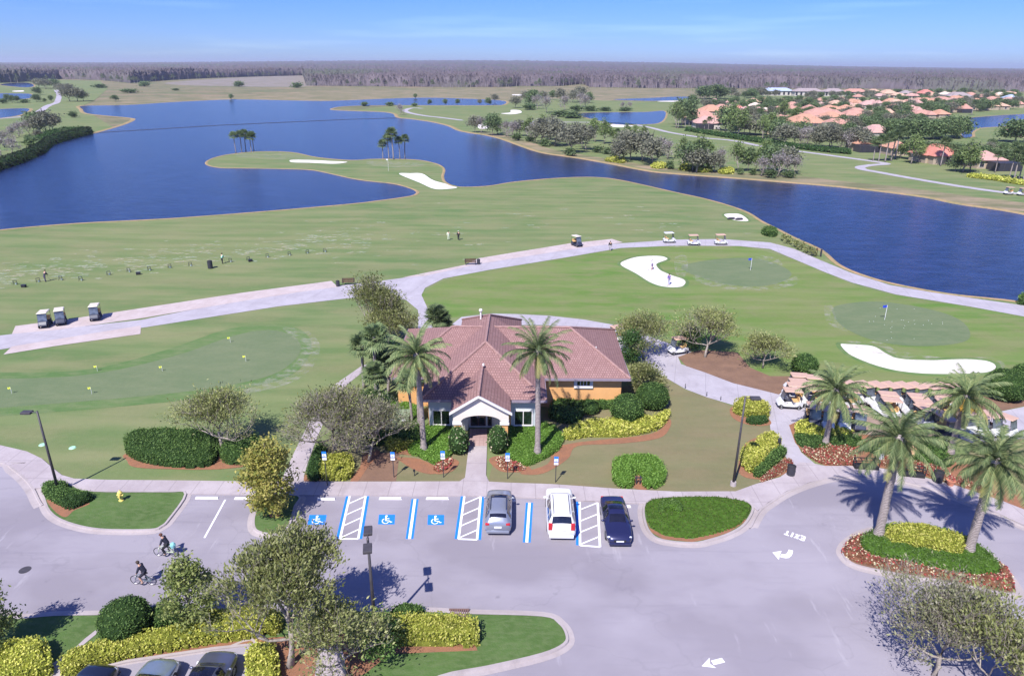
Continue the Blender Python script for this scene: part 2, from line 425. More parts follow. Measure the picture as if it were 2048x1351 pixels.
# ================================================================== WORLD + SUN
SUN_AZ, SUN_EL = rad(26), rad(51)          # shadows run away from the camera and to the right
sx, sy = -math.sin(SUN_AZ), -math.cos(SUN_AZ)   # towards the sun
wd = bpy.data.worlds.new('World'); sc.world = wd; wd.use_nodes = True
wn = wd.node_tree; bg = wn.nodes['Background']
sky = wn.nodes.new('ShaderNodeTexSky'); sky.sky_type = 'NISHITA'; sky.sun_disc = False
sky.sun_elevation = SUN_EL; sky.sun_rotation = math.atan2(sx, sy)
sky.altitude = 0; sky.air_density = .75; sky.dust_density = .25; sky.ozone_density = 3.0
tcw = wn.nodes.new('ShaderNodeTexCoord'); sep = wn.nodes.new('ShaderNodeSeparateXYZ'); wn.links.new(tcw.outputs['Generated'], sep.inputs[0])
rp = wn.nodes.new('ShaderNodeValToRGB'); wn.links.new(sep.outputs['Z'], rp.inputs['Fac'])
e = rp.color_ramp.elements; e[0].position = 0; e[0].color = (.33, .42, .70, 1); e[1].position = .5; e[1].color = (.62, .66, 1.2, 1)
e2 = e.new(.10); e2.color = (.235, .395, .80, 1)
ns = wn.nodes.new('ShaderNodeTexNoise'); ns.inputs['Scale'].default_value = 2.2; ns.inputs['Detail'].default_value = 5
mpw = wn.nodes.new('ShaderNodeMapping'); mpw.inputs['Scale'].default_value = (1, 1, 18); wn.links.new(tcw.outputs['Generated'], mpw.inputs[0]); wn.links.new(mpw.outputs[0], ns.inputs['Vector'])
mr = wn.nodes.new('ShaderNodeMapRange'); mr.inputs['From Min'].default_value = .55; mr.inputs['From Max'].default_value = .75; mr.inputs['To Max'].default_value = .22
wn.links.new(ns.outputs['Fac'], mr.inputs['Value'])
mw = wn.nodes.new('ShaderNodeMix'); mw.data_type = 'RGBA'; mw.blend_type = 'MULTIPLY'; mw.inputs[0].default_value = 1
wn.links.new(sky.outputs[0], mw.inputs[6]); wn.links.new(rp.outputs[0], mw.inputs[7])
mw2 = wn.nodes.new('ShaderNodeMix'); mw2.data_type = 'RGBA'; wn.links.new(mr.outputs[0], mw2.inputs[0]); wn.links.new(mw.outputs[2], mw2.inputs[6])
wn.links.new(sky.outputs[0], mw2.inputs[7])
wn.links.new(mw2.outputs[2], bg.inputs['Color']); bg.inputs['Strength'].default_value = .11
sl = bpy.data.lights.new('sun', 'SUN'); sl.energy = 4.2; sl.angle = rad(.53); sl.color = (1, .955, .91)
so = bpy.data.objects.new('sun', sl); COL.objects.link(so)
so.rotation_euler = Vector((sx * math.cos(SUN_EL), sy * math.cos(SUN_EL), math.sin(SUN_EL))).to_track_quat('Z', 'Y').to_euler()
sc.view_settings.view_transform = 'Standard'; sc.view_settings.look = 'None'; sc.view_settings.exposure = .9; sc.view_settings.gamma = 1
# ================================================================== SETTING
mb = MB(); mb.add([(-30000, -300, -.12), (30000, -300, -.12), (30000, 40000, -.12), (-30000, 40000, -.12)], [(0, 1, 2, 3)])
tag(mb.build('ground', M_wild), kind='structure')
sheet('dry_field', [(150, 209), (260, 207), (420, 199), (650, 202), (860, 196), (1010, 203), (1080, 205), (1200, 202), (1420, 190), (1500, 188), (1420, 181), (1200, 176), (960, 176),
                    (800, 180), (640, 182), (480, 190), (330, 196), (220, 198)], -.08, M_dry)
sheet('marsh_flat', [(330, 166), (420, 172), (610, 173), (640, 160), (600, 151), (480, 155)], -.08, M_marsh)
sheet('turf', [(-1500, 1500), (-700, 420), (-200, 200), (0, 163), (110, 160), (200, 162), (215, 178), (190, 200), (160, 214), (300, 300), (640, 230), (745, 216),
               (800, 209), (1000, 208), (1060, 196), (1200, 201), (1340, 204), (1500, 186), (1800, 186), (2500, 190), (3400, 500), (2900, 1500)], 0, M_turf, False)
# right-hand residential lawn etc. comes from the same sheet; the lakes are laid into it
near_shore = [(-80, 472), (0, 461), (150, 448), (342, 438), (540, 423), (700, 409), (752, 403), (814, 394.5), (834, 389), (837, 383), (821, 375.5), (787, 367), (718, 359), (649, 344),
              (615, 339), (547, 337), (480, 336), (444, 335.5), (420, 331), (415, 324.5), (430, 316), (461, 309), (513, 304), (581, 305), (632, 315), (701, 321), (752, 318.5), (828, 320), (864, 326),
              (881, 333), (886, 341), (883, 354), (890, 366), (917, 374.5), (975, 373), (1026, 365), (1094, 358.5), (1163, 355), (1214, 357), (1265, 366), (1350, 385.5), (1399, 396), (1451, 410),
              (1492, 425), (1519, 442), (1553, 459), (1587, 476.5), (1638, 500), (1674, 530), (1726, 552), (1792, 570), (1903, 590), (2048, 606), (2260, 640)]
right_shore = [(2300, 480), (2048, 426), (1929, 408), (1861, 394.5), (1758, 381), (1656, 370.5), (1553, 362), (1485, 356.5), (1348, 346.5), (1299, 341), (1231, 328), (1163, 316), (1094, 306),
               (1053, 293.5), (1009, 278), (975, 270), (947, 266), (923, 261), (903, 252), (869, 244), (828, 238), (800, 235), (793, 228), (770, 224), (718, 222), (672, 220), (668, 217.5), (691, 213.5),
               (760, 211.5), (855, 211.5), (975, 211.5), (1010, 210), (1014, 202), (958, 198), (838, 195), (700, 200), (650, 201.5), (581, 200.5), (472, 198.5), (342, 204), (256, 209.5), (160, 211.5), (158, 219),
               (166, 227), (205, 232), (250, 236), (262, 239.5), (239, 250), (191, 264), (180, 267), (137, 275), (92, 288.5), (79, 302), (34, 322), (0, 335), (-80, 360)]
LAKE = W(catmull(near_shore, 4, False) + catmull(right_shore, 4, False))
sheetw('lake_water', LAKE, .03, M_water)
mb = MB(); ring(mb, W(catmull(near_shore, 4, False)), [(-.1, .035), (.12, .10), (.45, .12), (.8, .012)], closed=False)
tag(mb.build('shore_bank', M_bank), kind='structure')
mb = MB(); ring(mb, W(catmull(right_shore, 4, False)), [(-.1, .035), (.4, .18), (1.4, .2), (2.4, .015)], closed=False)
tag(mb.build('far_shore_bank', M_bank), kind='structure')
sheet('shore_bed', [(965, 263), (1010, 271), (1060, 284), (1110, 300), (1180, 312), (1260, 325), (1350, 337), (1480, 346), (1600, 352), (1680, 362), (1800, 374), (1950, 394), (2060, 408), (2060, 424), (1929, 407),
                    (1758, 380), (1553, 361.5), (1348, 345.5), (1231, 327), (1094, 305), (1009, 277), (960, 267)], .02, M_dry)
def pond(pts, bw=1.2):
    w_ = W(catmull(pts, 4)); sheetw('pond_water', w_, .03, M_water)
    mb = MB(); ring(mb, w_, [(.1, .035), (-.5, .12), (-bw, .012)]); tag(mb.build('pond_bank', M_bank), kind='structure')
pond([(1150, 228), (1200, 225), (1290, 224), (1328, 222), (1330, 235), (1318, 246), (1290, 249), (1235, 249), (1195, 241)])
pond([(1225, 199), (1300, 196), (1348, 193.5), (1388, 194.5), (1385, 200), (1300, 202)])
pond([(1842, 246), (1882, 241), (1959, 234), (2060, 228), (2300, 224), (2300, 250), (2060, 246), (2008, 253), (1962, 256), (1945, 264), (1944, 273), (1927, 275), (1918, 260), (1900, 251), (1863, 249)])
pond([(0, 169), (30, 165.5), (58, 166), (68, 172), (52, 175), (15, 172)], 2)
pond([(-40, 188), (40, 187), (63, 189), (58, 197), (0, 200), (-60, 200)], 2)
pond([(-60, 220), (0, 218), (56, 217), (50, 226), (20, 234), (-60, 240)], 2)
sheet('lake_weir', [(184, 265.6), (440, 250), (700, 238.2), (800, 235.5), (800, 236.6), (700, 239.4), (440, 251.4), (184, 267)], .05, M_dark, False)
# greens, collars and bunkers
def bunker(pts, z=.02):
    w_ = W(catmull(pts, 5)); sheetw('bunker_sand', w_, z, M_sand)
    mb = MB(); ring(mb, w_, [(.02, z + .01), (-.12, z + .09), (-.55, .012)]); tag(mb.build('bunker_lip', M_collar), kind='structure')
sheet('chipping_turf', [(842, 590), (900, 556), (985, 540), (1131, 516), (1242, 497), (1348, 492), (1478, 492.5), (1585, 518), (1700, 566), (1792, 590), (1940, 614), (2060, 635), (2200, 680), (2200, 830), (1800, 790),
                        (1560, 780), (1380, 700), (1300, 655), (1170, 636), (985, 624), (900, 635), (860, 612)], .006, M_chip)
sheet('putting_green', [(1362, 534), (1400, 523), (1460, 516), (1520, 518), (1565, 533), (1583, 549), (1560, 565), (1510, 573), (1450, 568), (1395, 553)], .014, M_green)
sheet('putting_green', [(1665, 617), (1700, 606), (1760, 603), (1840, 614), (1905, 632), (1936, 655), (1935, 680), (1880, 691), (1800, 690), (1730, 675), (1680, 648)], .014, M_green)
sheet('green_collar', [(-160, 752), (150, 742), (330, 700), (455, 658), (560, 650), (610, 665), (622, 700), (590, 745), (520, 770), (400, 795), (250, 812), (0, 832), (-160, 845)], .010, M_collar)
sheet('putting_green', [(-160, 765), (150, 752), (340, 714), (465, 672), (540, 660), (590, 675), (600, 705), (560, 742), (490, 764), (380, 782), (220, 798), (0, 815), (-160, 824)], .016, M_green)
def worn(pts, z=.022): sheet('worn_patch', pts, z, M_worn)
worn([(565, 655), (620, 665), (640, 700), (610, 750), (540, 778), (400, 800), (400, 790), (520, 762), (590, 725), (600, 690)])
worn([(1395, 550), (1450, 567), (1520, 573), (1570, 560), (1592, 553), (1590, 570), (1520, 580), (1440, 577), (1390, 560)])
worn([(1648, 612), (1665, 612), (1676, 645), (1700, 655), (1690, 662), (1655, 645)])
worn([(1700, 682), (1760, 684), (1800, 702), (1900, 716), (1980, 714), (2010, 730), (1995, 748), (1990, 722), (1850, 722), (1770, 712), (1700, 690)])
worn([(1510, 512), (1550, 515), (1565, 532), (1530, 524)]); worn([(1350, 515), (1372, 512), (1375, 540), (1362, 560), (1350, 540)])
worn([(480, 306), (560, 306), (620, 314), (620, 320), (540, 318), (480, 315)]); worn([(740, 322), (820, 325), (850, 330), (800, 335), (740, 330)])
bunker([(1241, 529), (1255, 519), (1280, 513), (1320, 512), (1335, 518), (1316, 526), (1313, 531), (1322, 541), (1345, 551), (1366, 558), (1371, 566), (1360, 574), (1330, 574), (1303, 566), (1272, 547)])
bunker([(1681, 690), (1695, 688), (1745, 692), (1775, 708), (1800, 717), (1860, 720), (1930, 718), (1975, 722), (1992, 733), (1975, 744), (1910, 748), (1830, 746), (1765, 735), (1705, 712)])
bunker([(1448, 429), (1470, 427), (1484, 430), (1497, 441), (1485, 443), (1462, 439)])
bunker([(798, 348), (820, 346.5), (845, 347.5), (868, 361), (914, 374), (895, 378.5), (868, 378), (840, 366)])
bunker([(582, 320), (620, 320), (660, 322), (695, 324), (670, 328), (620, 326), (585, 325)])
bunker([(1001, 227), (1020, 225), (1022, 220), (1040, 221), (1042, 226), (1022, 229)]); bunker([(955, 250), (975, 246), (977, 256), (960, 258)])
bunker([(1313, 203), (1348, 201), (1380, 203), (1350, 204)]); bunker([(26, 182), (46, 181), (46, 183.5), (27, 183.5)]); bunker([(1025, 189), (1050, 189), (1048, 191.5), (1028, 191)])
bunker([(1200, 251), (1230, 249), (1268, 252), (1240, 255)])
# divots worn into the range tee
mb = MB(); rr = random.Random(3)
for i in range(430):
    if rr.random() < .84: x = rr.uniform(0, 740); y = 562 - x * .098 + rr.gauss(-14, 12)
    else: x = rr.uniform(600, 1500); y = 470 - (x - 700) * .03 + rr.gauss(0, 26)
    if y < 395 + max(0, (520 - x)) * .12 or y > 600: continue
    if x > 1200 and y < 410: continue
    c = P(x, y); a = rr.uniform(.3, 1.35) * (1.0 if y > 480 else 1.2); b = a * rr.uniform(.25, .5); n = 9
    vs = [(c.x + a * math.cos(k * 6.283 / n) * rr.uniform(.5, 1.2), c.y + b * math.sin(k * 6.283 / n) * rr.uniform(.5, 1.2), .018 + .0001 * i) for k in range(n)]
    mb.add(vs, [tuple(range(n))], 0)
def _div(t):
    tr = t.n.new('ShaderNodeBsdfTransparent'); mx = t.n.new('ShaderNodeMixShader'); t.col(t.mix(t.ramp(t.noise(.3, 3), .4, .6), (.46, .43, .30), (.36, .42, .30))); t.set(.95, .1)
    t.link(t.ramp(t.noise(1.5, 5, .7), .38, .62, 0, .62), mx.inputs[0]); t.link(tr.outputs[0], mx.inputs[1]); t.link(t.b.outputs[0], mx.inputs[2]); t.link(mx.outputs[0], t.o.inputs['Surface'])
M_div = mk('divot_turf', _div)
tag(mb.build('divot_marks', M_div), kind='structure')
# brownish club lawn right and front of the clubhouse
sheet('club_lawn', [(975, 966), (985, 930), (1120, 800), (1260, 770), (1320, 748), (1371, 779), (1466, 812), (1535, 826), (1542, 862), (1566, 905), (1588, 940), (1511, 970), (1471, 984), (1348, 985), (1104, 970)], .012, M_lawn, False)
sheet('club_lawn', [(620, 965), (640, 900), (760, 850), (940, 880), (934, 920), (929, 956), (919, 964)], .008, M_lawn, False)
sheet('club_lawn', [(1960, 870), (2120, 870), (2200, 1080), (2048, 1020), (1990, 998), (1900, 968)], .012, M_lawn, False)
# cart paths
sheet('cart_path', [(-80, 606), (0, 597), (65, 589), (200, 583), (259, 620), (481, 588), (663, 571), (700, 569), (760, 562), (812, 556), (931, 532), (1139, 492), (1224, 488), (1348, 479.5), (1440, 478), (1540, 485),
                    (1589, 498), (1640, 520), (1703, 546), (1780, 570), (1866, 585), (2048, 611), (2200, 640), (2200, 665), (2048, 633), (1940, 613), (1792, 589), (1703, 565), (1644, 542), (1585, 517), (1540, 498),
                    (1478, 492), (1348, 491.5), (1242, 496), (1131, 515), (983, 539), (887, 557), (850, 576), (843, 590), (853, 612), (870, 642), (834, 646), (836, 612), (812, 597), (760, 593), (700, 596), (555, 613),
                    (281, 656), (20, 700), (-80, 712)][:0] or
      [(-80, 680), (0, 671), (24, 668), (281, 640), (481, 600), (663, 573), (700, 569), (760, 562), (812, 555), (931, 532), (1139, 492), (1224, 488), (1348, 479.5), (1440, 478), (1540, 485),
       (1589, 498), (1640, 520), (1703, 546), (1780, 570), (1866, 585), (2048, 611), (2200, 640), (2200, 665), (2048, 633), (1940, 613), (1792, 589), (1703, 565), (1644, 542), (1585, 517), (1540, 498),
       (1478, 492), (1348, 491.5), (1242, 496), (1131, 515), (983, 539), (887, 557), (850, 576), (843, 590), (853, 612), (875, 660), (836, 660), (836, 620), (812, 600), (760, 593), (700, 596), (555, 613),
       (281, 656), (13, 697), (-80, 712)], .030, M_path, False)
sheet('tee_pad', [(31, 652), (140, 638), (259, 620), (481, 586), (663, 562), (676, 574), (600, 584), (481, 603), (280, 637), (120, 659), (24, 668)], .036, M_pad, False)
sheet('tee_pad', [(7, 709), (24, 693), (282, 651), (281, 668), (111, 692)], .036, M_pad, False)
sheet('tee_pad', [(805, 555), (931, 529.6), (957, 516.6), (1139, 487), (1224, 478), (1246, 485), (1139, 499), (957, 528), (850, 552)], .036, M_pad, False)
sheet('cart_path', [(902, 650), (923, 634), (983, 627), (1030, 628), (1094, 631), (1168, 639), (1242, 652), (1266, 662), (1330, 684), (1383, 704), (1356, 714), (1362, 728), (1408, 744), (1466, 766), (1559, 789), (1600, 800),
                    (1690, 806), (1840, 840), (1850, 880), (1760, 872), (1690, 868), (1600, 855), (1582, 862), (1602, 904), (1632, 929), (1650, 933), (1600, 950), (1560, 962), (1584, 935), (1566, 903), (1551, 882), (1541, 860),
                    (1537, 824), (1470, 811), (1413, 794), (1371, 778), (1314, 745), (1240, 700), (1190, 668), (1094, 650), (983, 650), (920, 665)], .024, M_path, False)
sheet('cart_path', [(2120, 812), (2048, 813), (1990, 825), (1930, 850), (1900, 870), (1940, 886), (2040, 877), (2120, 876)], .024, M_path, False)
sheet('brown_paving', [(1714, 812), (1760, 802), (1850, 815), (1900, 822), (1960, 830), (1990, 828), (1900, 872), (1800, 872), (1705, 868)], .034, M_paver, False)
sheet('bark_mulch', [(1383, 704), (1400, 700), (1440, 702), (1475, 705), (1500, 735), (1540, 752), (1580, 752), (1612, 745), (1600, 800), (1559, 789), (1466, 766), (1408, 744), (1372, 732), (1356, 714)], .028, M_mulchd, False)
sheet('bark_mulch', [(1720, 806), (1800, 815), (1900, 800), (1960, 780), (2050, 800), (2100, 800), (2048, 812), (1990, 824), (1900, 826), (1760, 812)], .020, M_mulchd, False)
sheet('cart_path', [(560, 966), (578, 927), (589, 903), (618, 845), (668, 770), (724, 731), (760, 722), (790, 735), (729, 741), (695, 768), (645, 851), (634, 874), (616, 926), (608, 951), (608, 966)], .02, M_walk, False)
# far paths across the lake
def ribbon(name, pts, w, z, mat, **kw):
    pw = W(catmull(pts, 5, False)); a = offset(pw, w / 2)[:]; b = offset(pw, -w / 2)
    a[0] = a[0]; return sheetw(name, a + b[::-1], z, mat, **kw)
ribbon('cart_path', [(2120, 396), (2048, 388), (2000, 384), (1910, 371), (1820, 356), (1760, 345), (1727, 339), (1721, 334), (1745, 330), (1771, 328), (1755, 324), (1690, 315), (1600, 303), (1545, 297), (1470, 282), (1410, 276), (1340, 265), (1290, 253), (1230, 246), (1110, 244), (1040, 243)], 3.2, .03, M_path)
ribbon('cart_path', [(927, 241), (880, 235), (852, 232), (820, 226), (810, 221), (825, 216), (845, 217)], 4, .03, M_path)
ribbon('cart_path', [(-40, 240), (0, 237), (55, 232), (80, 222), (95, 212), (112, 206), (116, 200), (118, 190), (112, 180)], 4.5, .03, M_path)
# asphalt
sheet('asphalt', [(-700, 935), (0, 918), (22, 924), (54, 945), (85, 970), (181, 986), (371, 988), (491, 990), (700, 991.5), (900, 992), (970, 992.6), (1060, 996), (1159, 1002), (1289, 1008), (1370, 1010), (1490, 1010),
                  (1520, 1005), (1573, 985), (1620, 967), (1668, 957), (1730, 957), (1802, 964), (1893, 990), (2002, 1033), (2048, 1055), (2500, 1250), (2500, 1700), (-900, 1700)], .004 + .002, M_asph, False)
# sidewalks (raised slabs with a visible edge)
swalk = W([(-700, 880), (0, 891), (54, 903.6), (84, 918), (105, 936), (124, 951), (149, 958), (218, 960.5), (363, 961.7), (494, 963.6), (608, 964), (773, 964), (919, 963.5), (930, 956), (935, 915), (938, 893),
           (974, 893), (972, 951), (978, 964), (1013, 966), (1104, 969), (1231, 978), (1350, 984), (1471, 983.5), (1511, 969), (1560, 955), (1584, 938), (1600, 925), (1632, 929), (1650, 932.7), (1708, 932.7), (1751, 936),
           (1820, 946), (1857, 958), (1915, 973), (2002, 1002), (2048, 1020), (2500, 1180), (2500, 1236), (2048, 1052), (2002, 1030), (1893, 987), (1802, 961), (1730, 954), (1668, 954), (1620, 965), (1573, 983),
           (1537, 1005), (1515, 1022), (1497, 1008), (1457, 998), (1402, 994.5), (1348, 994.5), (1310, 999), (1289, 1008), (1159, 1002), (1060, 996), (970, 992.6), (900, 992), (700, 991.5), (491, 990), (371, 988),
           (181, 984), (138, 970), (109, 968), (84, 976), (69, 978), (50, 955), (20, 932), (0, 925), (-700, 925)])
plate('sidewalk', swalk, 0, .09, M_walk, kind='structure')
plate('brick_walk', W([(938, 893.5), (974, 893.5), (974, 858), (940, 858)]), 0, .085, M_brickwalk, kind='structure')
mb = MB()
KP = [(0, .135), (-.16, .135), (-.2, .03), (-.52, .014)]
ring(mb, W(catmull([(-700, 925), (0, 925), (20, 932), (50, 955), (69, 978), (80, 1000), (88, 1012)], 4, False))[::-1], [(0, .095), (.14, .095), (.18, .02), (.62, .012)], closed=False)
ring(mb, W(catmull([(1497, 1058), (1515, 1024), (1537, 1006), (1573, 984), (1620, 966), (1668, 955), (1730, 955), (1802, 962), (1893, 988), (2002, 1031), (2048, 1053), (2500, 1237)], 4, False)), [(0, .095), (-.14, .095), (-.18, .02), (-.55, .012)], closed=False)
tag(mb.build('kerb', M_kerb), kind='structure')
ISL = {
 1: [(86, 978), (91, 998), (102, 1023), (127, 1041), (174, 1055), (225, 1060), (302, 1059.5), (322, 1053), (336, 1040), (369, 990), (330, 986.5), (182, 985), (138, 971), (109, 969)],
 2: [(529, 993), (521, 1010), (511, 1034), (511, 1055), (521, 1064), (545, 1068), (569, 1061), (580, 1041), (588, 1014), (595, 994)],
 3: [(1291, 1012), (1291, 1040), (1302, 1066), (1325, 1080), (1384, 1086), (1421, 1079), (1457, 1067), (1486, 1049), (1503, 1020), (1493, 1007), (1457, 999), (1402, 996), (1348, 996), (1312, 1000)],
 4: [(1689, 1102), (1701, 1086), (1735, 1066), (1800, 1058), (1893, 1072), (1960, 1099), (2004, 1142), (2030, 1180), (2024, 1187), (1993, 1184), (1893, 1164), (1784, 1146), (1712, 1130), (1692, 1114)],
 5: [(-100, 1243), (36, 1240), (109, 1234), (214, 1232), (305, 1227), (420, 1226), (600, 1226), (740, 1226), (850, 1226), (933, 1230), (1083, 1235), (1116, 1249), (1130, 1270), (1126, 1288), (1082, 1308),
     (975, 1333), (880, 1352), (780, 1400), (620, 1480), (520, 1480), (520, 1290), (429, 1302), (254, 1328), (150, 1352), (120, 1480), (-200, 1480)]}
for k, pts in ISL.items():
    w_ = W(catmull(pts, 4))
    if area2(w_) < 0: w_ = w_[::-1]
    sheetw('island_grass' if k not in (4,) else 'island_mulch', w_, .12, M_lush if k != 4 else M_mulchd)
    mb = MB(); ring(mb, w_, KP); tag(mb.build('kerb', M_kerb), kind='structure')
def mul(pts, z=.03, smooth=True, mat=None): sheet('mulch_bed', pts, z, mat or M_mulch, smooth)
mul([(255, 922), (262, 905), (450, 890), (540, 895), (520, 925), (440, 938), (340, 938), (270, 934)])
mul([(94, 1002), (120, 1004), (180, 1008), (150, 1022), (132, 1036), (112, 1026)], .126)
mul([(538, 1031), (545, 1027), (562, 1029), (556, 1036), (542, 1036)], .126)
mul([(610, 950), (622, 938), (640, 960), (610, 963)]); mul([(700, 963), (722, 930), (740, 900), (760, 905), (735, 935), (715, 963)], .026)
mul([(715, 962), (725, 905), (800, 905), (792, 962)], .016, False, M_mulchd)
mul([(795, 915), (840, 918), (880, 940), (862, 948), (830, 940), (805, 925)]); mul([(870, 945), (880, 930), (905, 918), (918, 925), (905, 942), (880, 948)], .034)
mul([(978, 918), (1005, 912), (1052, 930), (1060, 942), (1010, 944), (990, 935)]); mul([(1040, 945), (1090, 930), (1120, 905), (1128, 882), (1135, 876), (1190, 880), (1250, 876), (1320, 862), (1338, 842), (1332, 820), (1340, 850), (1325, 872), (1250, 886),
     (1165, 890), (1148, 905), (1120, 930), (1080, 946)][:0] or [(1040, 946), (1095, 928), (1125, 890), (1300, 868), (1336, 838), (1341, 852), (1318, 876), (1240, 887), (1155, 892), (1135, 918), (1085, 947)], .032)
mul([(770, 800), (800, 840), (850, 870), (860, 905), (790, 905), (760, 860)], .018)
mul([(1268, 975), (1272, 950), (1286, 950), (1296, 978)]); mul([(1478, 945), (1482, 905), (1500, 880), (1550, 872), (1560, 905), (1582, 930), (1560, 952), (1510, 958)])
mul([(1466, 836), (1462, 815), (1500, 812), (1538, 838), (1538, 850), (1500, 850)]); mul([(1578, 850), (1600, 840), (1720, 860), (1860, 890), (1960, 940), (2048, 985), (2048, 1018), (1915, 971), (1820, 944), (1751, 934), (1650, 931), (1612, 910), (1590, 885)], .028, False)
mul([(1288, 1035), (1300, 1058), (1330, 1074), (1384, 1080), (1450, 1062), (1490, 1036), (1492, 1044), (1457, 1067), (1421, 1079), (1384, 1086), (1325, 1080), (1302, 1066)], .126, False)
mul([(1320, 1030), (1330, 1028), (1348, 1030), (1345, 1037), (1325, 1037)], .130)
mul([(126, 1352), (130, 1338), (254, 1308), (430, 1285), (560, 1276), (700, 1270), (760, 1255), (780, 1290), (950, 1290), (955, 1303), (780, 1310), (730, 1350), (600, 1400), (520, 1400), (515, 1295), (429, 1303), (254, 1328)], .126, False)
mul([(345, 1240), (390, 1232), (400, 1255), (350, 1268)], .128); mul([(1733, 1072), (1765, 1066), (1775, 1100), (1750, 1095)], .135); mul([(1915, 1100), (1965, 1100), (1960, 1120), (1920, 1125)], .135)
sheet('cart_path', [(207, 1251), (226, 1240), (200, 1265), (170, 1290), (140, 1318), (120, 1360), (60, 1360), (104, 1330), (140, 1308), (170, 1280)], .135, M_walk, False)
sheet('cart_path', [(636, 1300), (682, 1293), (690, 1320), (690, 1400), (625, 1400)], .135, M_walk, False)
# parking area at the bottom of the frame
sheet('asphalt', [(135, 1356), (254, 1329), (429, 1303), (517, 1293), (517, 1480), (110, 1480)], .129, M_asph, False)
mb = MB(); ring(mb, W([(120, 1360), (254, 1329), (429, 1303), (517, 1293), (517, 1480)]), [(0, .22), (.18, .22), (.19, .13)], closed=False); ring(mb, W([(120, 1360), (254, 1329), (429, 1303), (517, 1293), (517, 1480)]), [(0, .22), (0, .13)], closed=False)
tag(mb.build('kerb', M_kerb), kind='structure')
# ---- painted markings
ZM = .0125
def strip(mb, a, b, w, z, mi=0):
    a = Vector(a); b = Vector(b); a.z = b.z = 0; d = (b - a).normalized(); n_ = Vector((-d.y, d.x, 0)) * w / 2
    mb.add([(q.x, q.y, z) for q in (a - n_, b - n_, b + n_, a + n_)], [(0, 1, 2, 3)], mi)
def lerp(a, b, t): return a + (b - a) * t
def aisle(tl, bl, tr, br, lb=True, rb=True):
    mb = MB(); TL, BL, TR, BR = P(*tl), P(*bl), P(*tr), P(*br); r = (TR - TL).normalized()
    if lb: strip(mb, TL + r * .09, BL + r * .09, .18, ZM, 1)
    if rb: strip(mb, TR - r * .09, BR - r * .09, .18, ZM, 1)
    oL = .28 if lb else .1; oR = .28 if rb else .1
    a0, a1 = TL + r * oL, BL + r * oL; b0, b1 = TR - r * oR, BR - r * oR
    strip(mb, a0, a1, .16, ZM); strip(mb, b0, b1, .16, ZM); strip(mb, a1, b1, .16, ZM + .002)
    for t in (.0, .27, .52, .78): strip(mb, lerp(a0, a1, t + .2), lerp(b0, b1, t), .12, ZM + .004)
    tag(mb.build('painted_aisle', [M_white, M_blue]), kind='structure')
aisle((692, 991.8), (672, 1077), (738.5, 991.8), (724.5, 1077)); aisle((921.5, 992), (909, 1077), (968.7, 993), (962, 1079)); aisle((1152, 1002.5), (1152, 1089.6), (1198, 1005), (1203, 1093.3), True, False)
def triple(t, b):
    mb = MB(); T, B = P(*t), P(*b); x = Vector((.19, 0, 0))
    strip(mb, T - x, B - x, .16, ZM, 1); strip(mb, T, B, .2, ZM); strip(mb, T + x, B + x, .16, ZM, 1); tag(mb.build('parking_line', [M_white, M_blue]), kind='structure')
triple((830, 997.4), (819, 1077)); triple((1059, 1004.7), (1053.5, 1084))
mb = MB(); strip(mb, P(450.6, 998.8), P(408.8, 1075), .13, ZM); strip(mb, P(601, 993), P(581.5, 1068), .13, ZM, 1); strip(mb, P(397, 1325), P(385, 1420), .13, .134)
tag(mb.build('parking_line', [M_white, M_blue]), kind='structure')
def picto(x0, x1, y0, y1, k):
    a, b, c = P(x0, y1), P(x1, y1), P(x0 + k, y0); X = (b - a); Y = (c - a); mb = MB()
    mb.add([(q.x, q.y, ZM + .001) for q in (a, b, b + Y, c)], [(0, 1, 2, 3)], 1)
    q = lambda u, v: a + X * u + Y * v
    s = lambda u0, v0, u1, v1, w=.09: strip(mb, q(u0, v0), q(u1, v1), w, ZM + .004 + random.random() * .001)
    c0 = q(.47, .84); mb.add([(c0.x + .1 * math.cos(t), c0.y + .1 * math.sin(t), ZM + .005) for t in [i * .628 for i in range(10)]], [tuple(range(10))])
    s(.45, .8, .45, .36, .11); s(.45, .58, .66, .58); s(.45, .38, .66, .36); s(.66, .37, .76, .2); s(.76, .2, .84, .26)
    for i in range(11):
        t0 = rad(118 + i * 20); t1 = rad(118 + (i + 1) * 20)
        s(.44 + .2 * math.cos(t0), .34 + .25 * math.sin(t0), .44 + .2 * math.cos(t1), .34 + .25 * math.sin(t1), .08)
    tag(mb.build('painted_wheelchair_symbol', [M_white, M_blue]), kind='structure')
picto(615, 650, 1029, 1048.5, 4); picto(756, 789, 1028.5, 1048, 2); picto(855, 888, 1029, 1049, 1)
mb = MB()
EX = [((1575.9, 1061.3), (1572.3, 1069)), ((1567.8, 1067), (1577.4, 1070.6)), ((1586.5, 1064.5), (1582.1, 1073)), ((1593, 1067.2), (1595.1, 1077.2)), ((1599.5, 1069.3), (1588.4, 1074.8)), ((1609.8, 1072.3), (1607, 1081)),
      ((1609.6, 1072.8), (1601.6, 1070.2)), ((1608.5, 1076.8), (1602, 1074.8)), ((1607, 1080.8), (1598.4, 1077.5))]
for i, (a, b) in enumerate(EX): strip(mb, P(*a), P(*b), .13, ZM + i * .0006)
def poly(pts, z=ZM):
    p = W(pts)
    if area2(p) < 0: p = p[::-1]
    mb.add([(q.x, q.y, z) for q in p], [tuple(range(len(p)))])
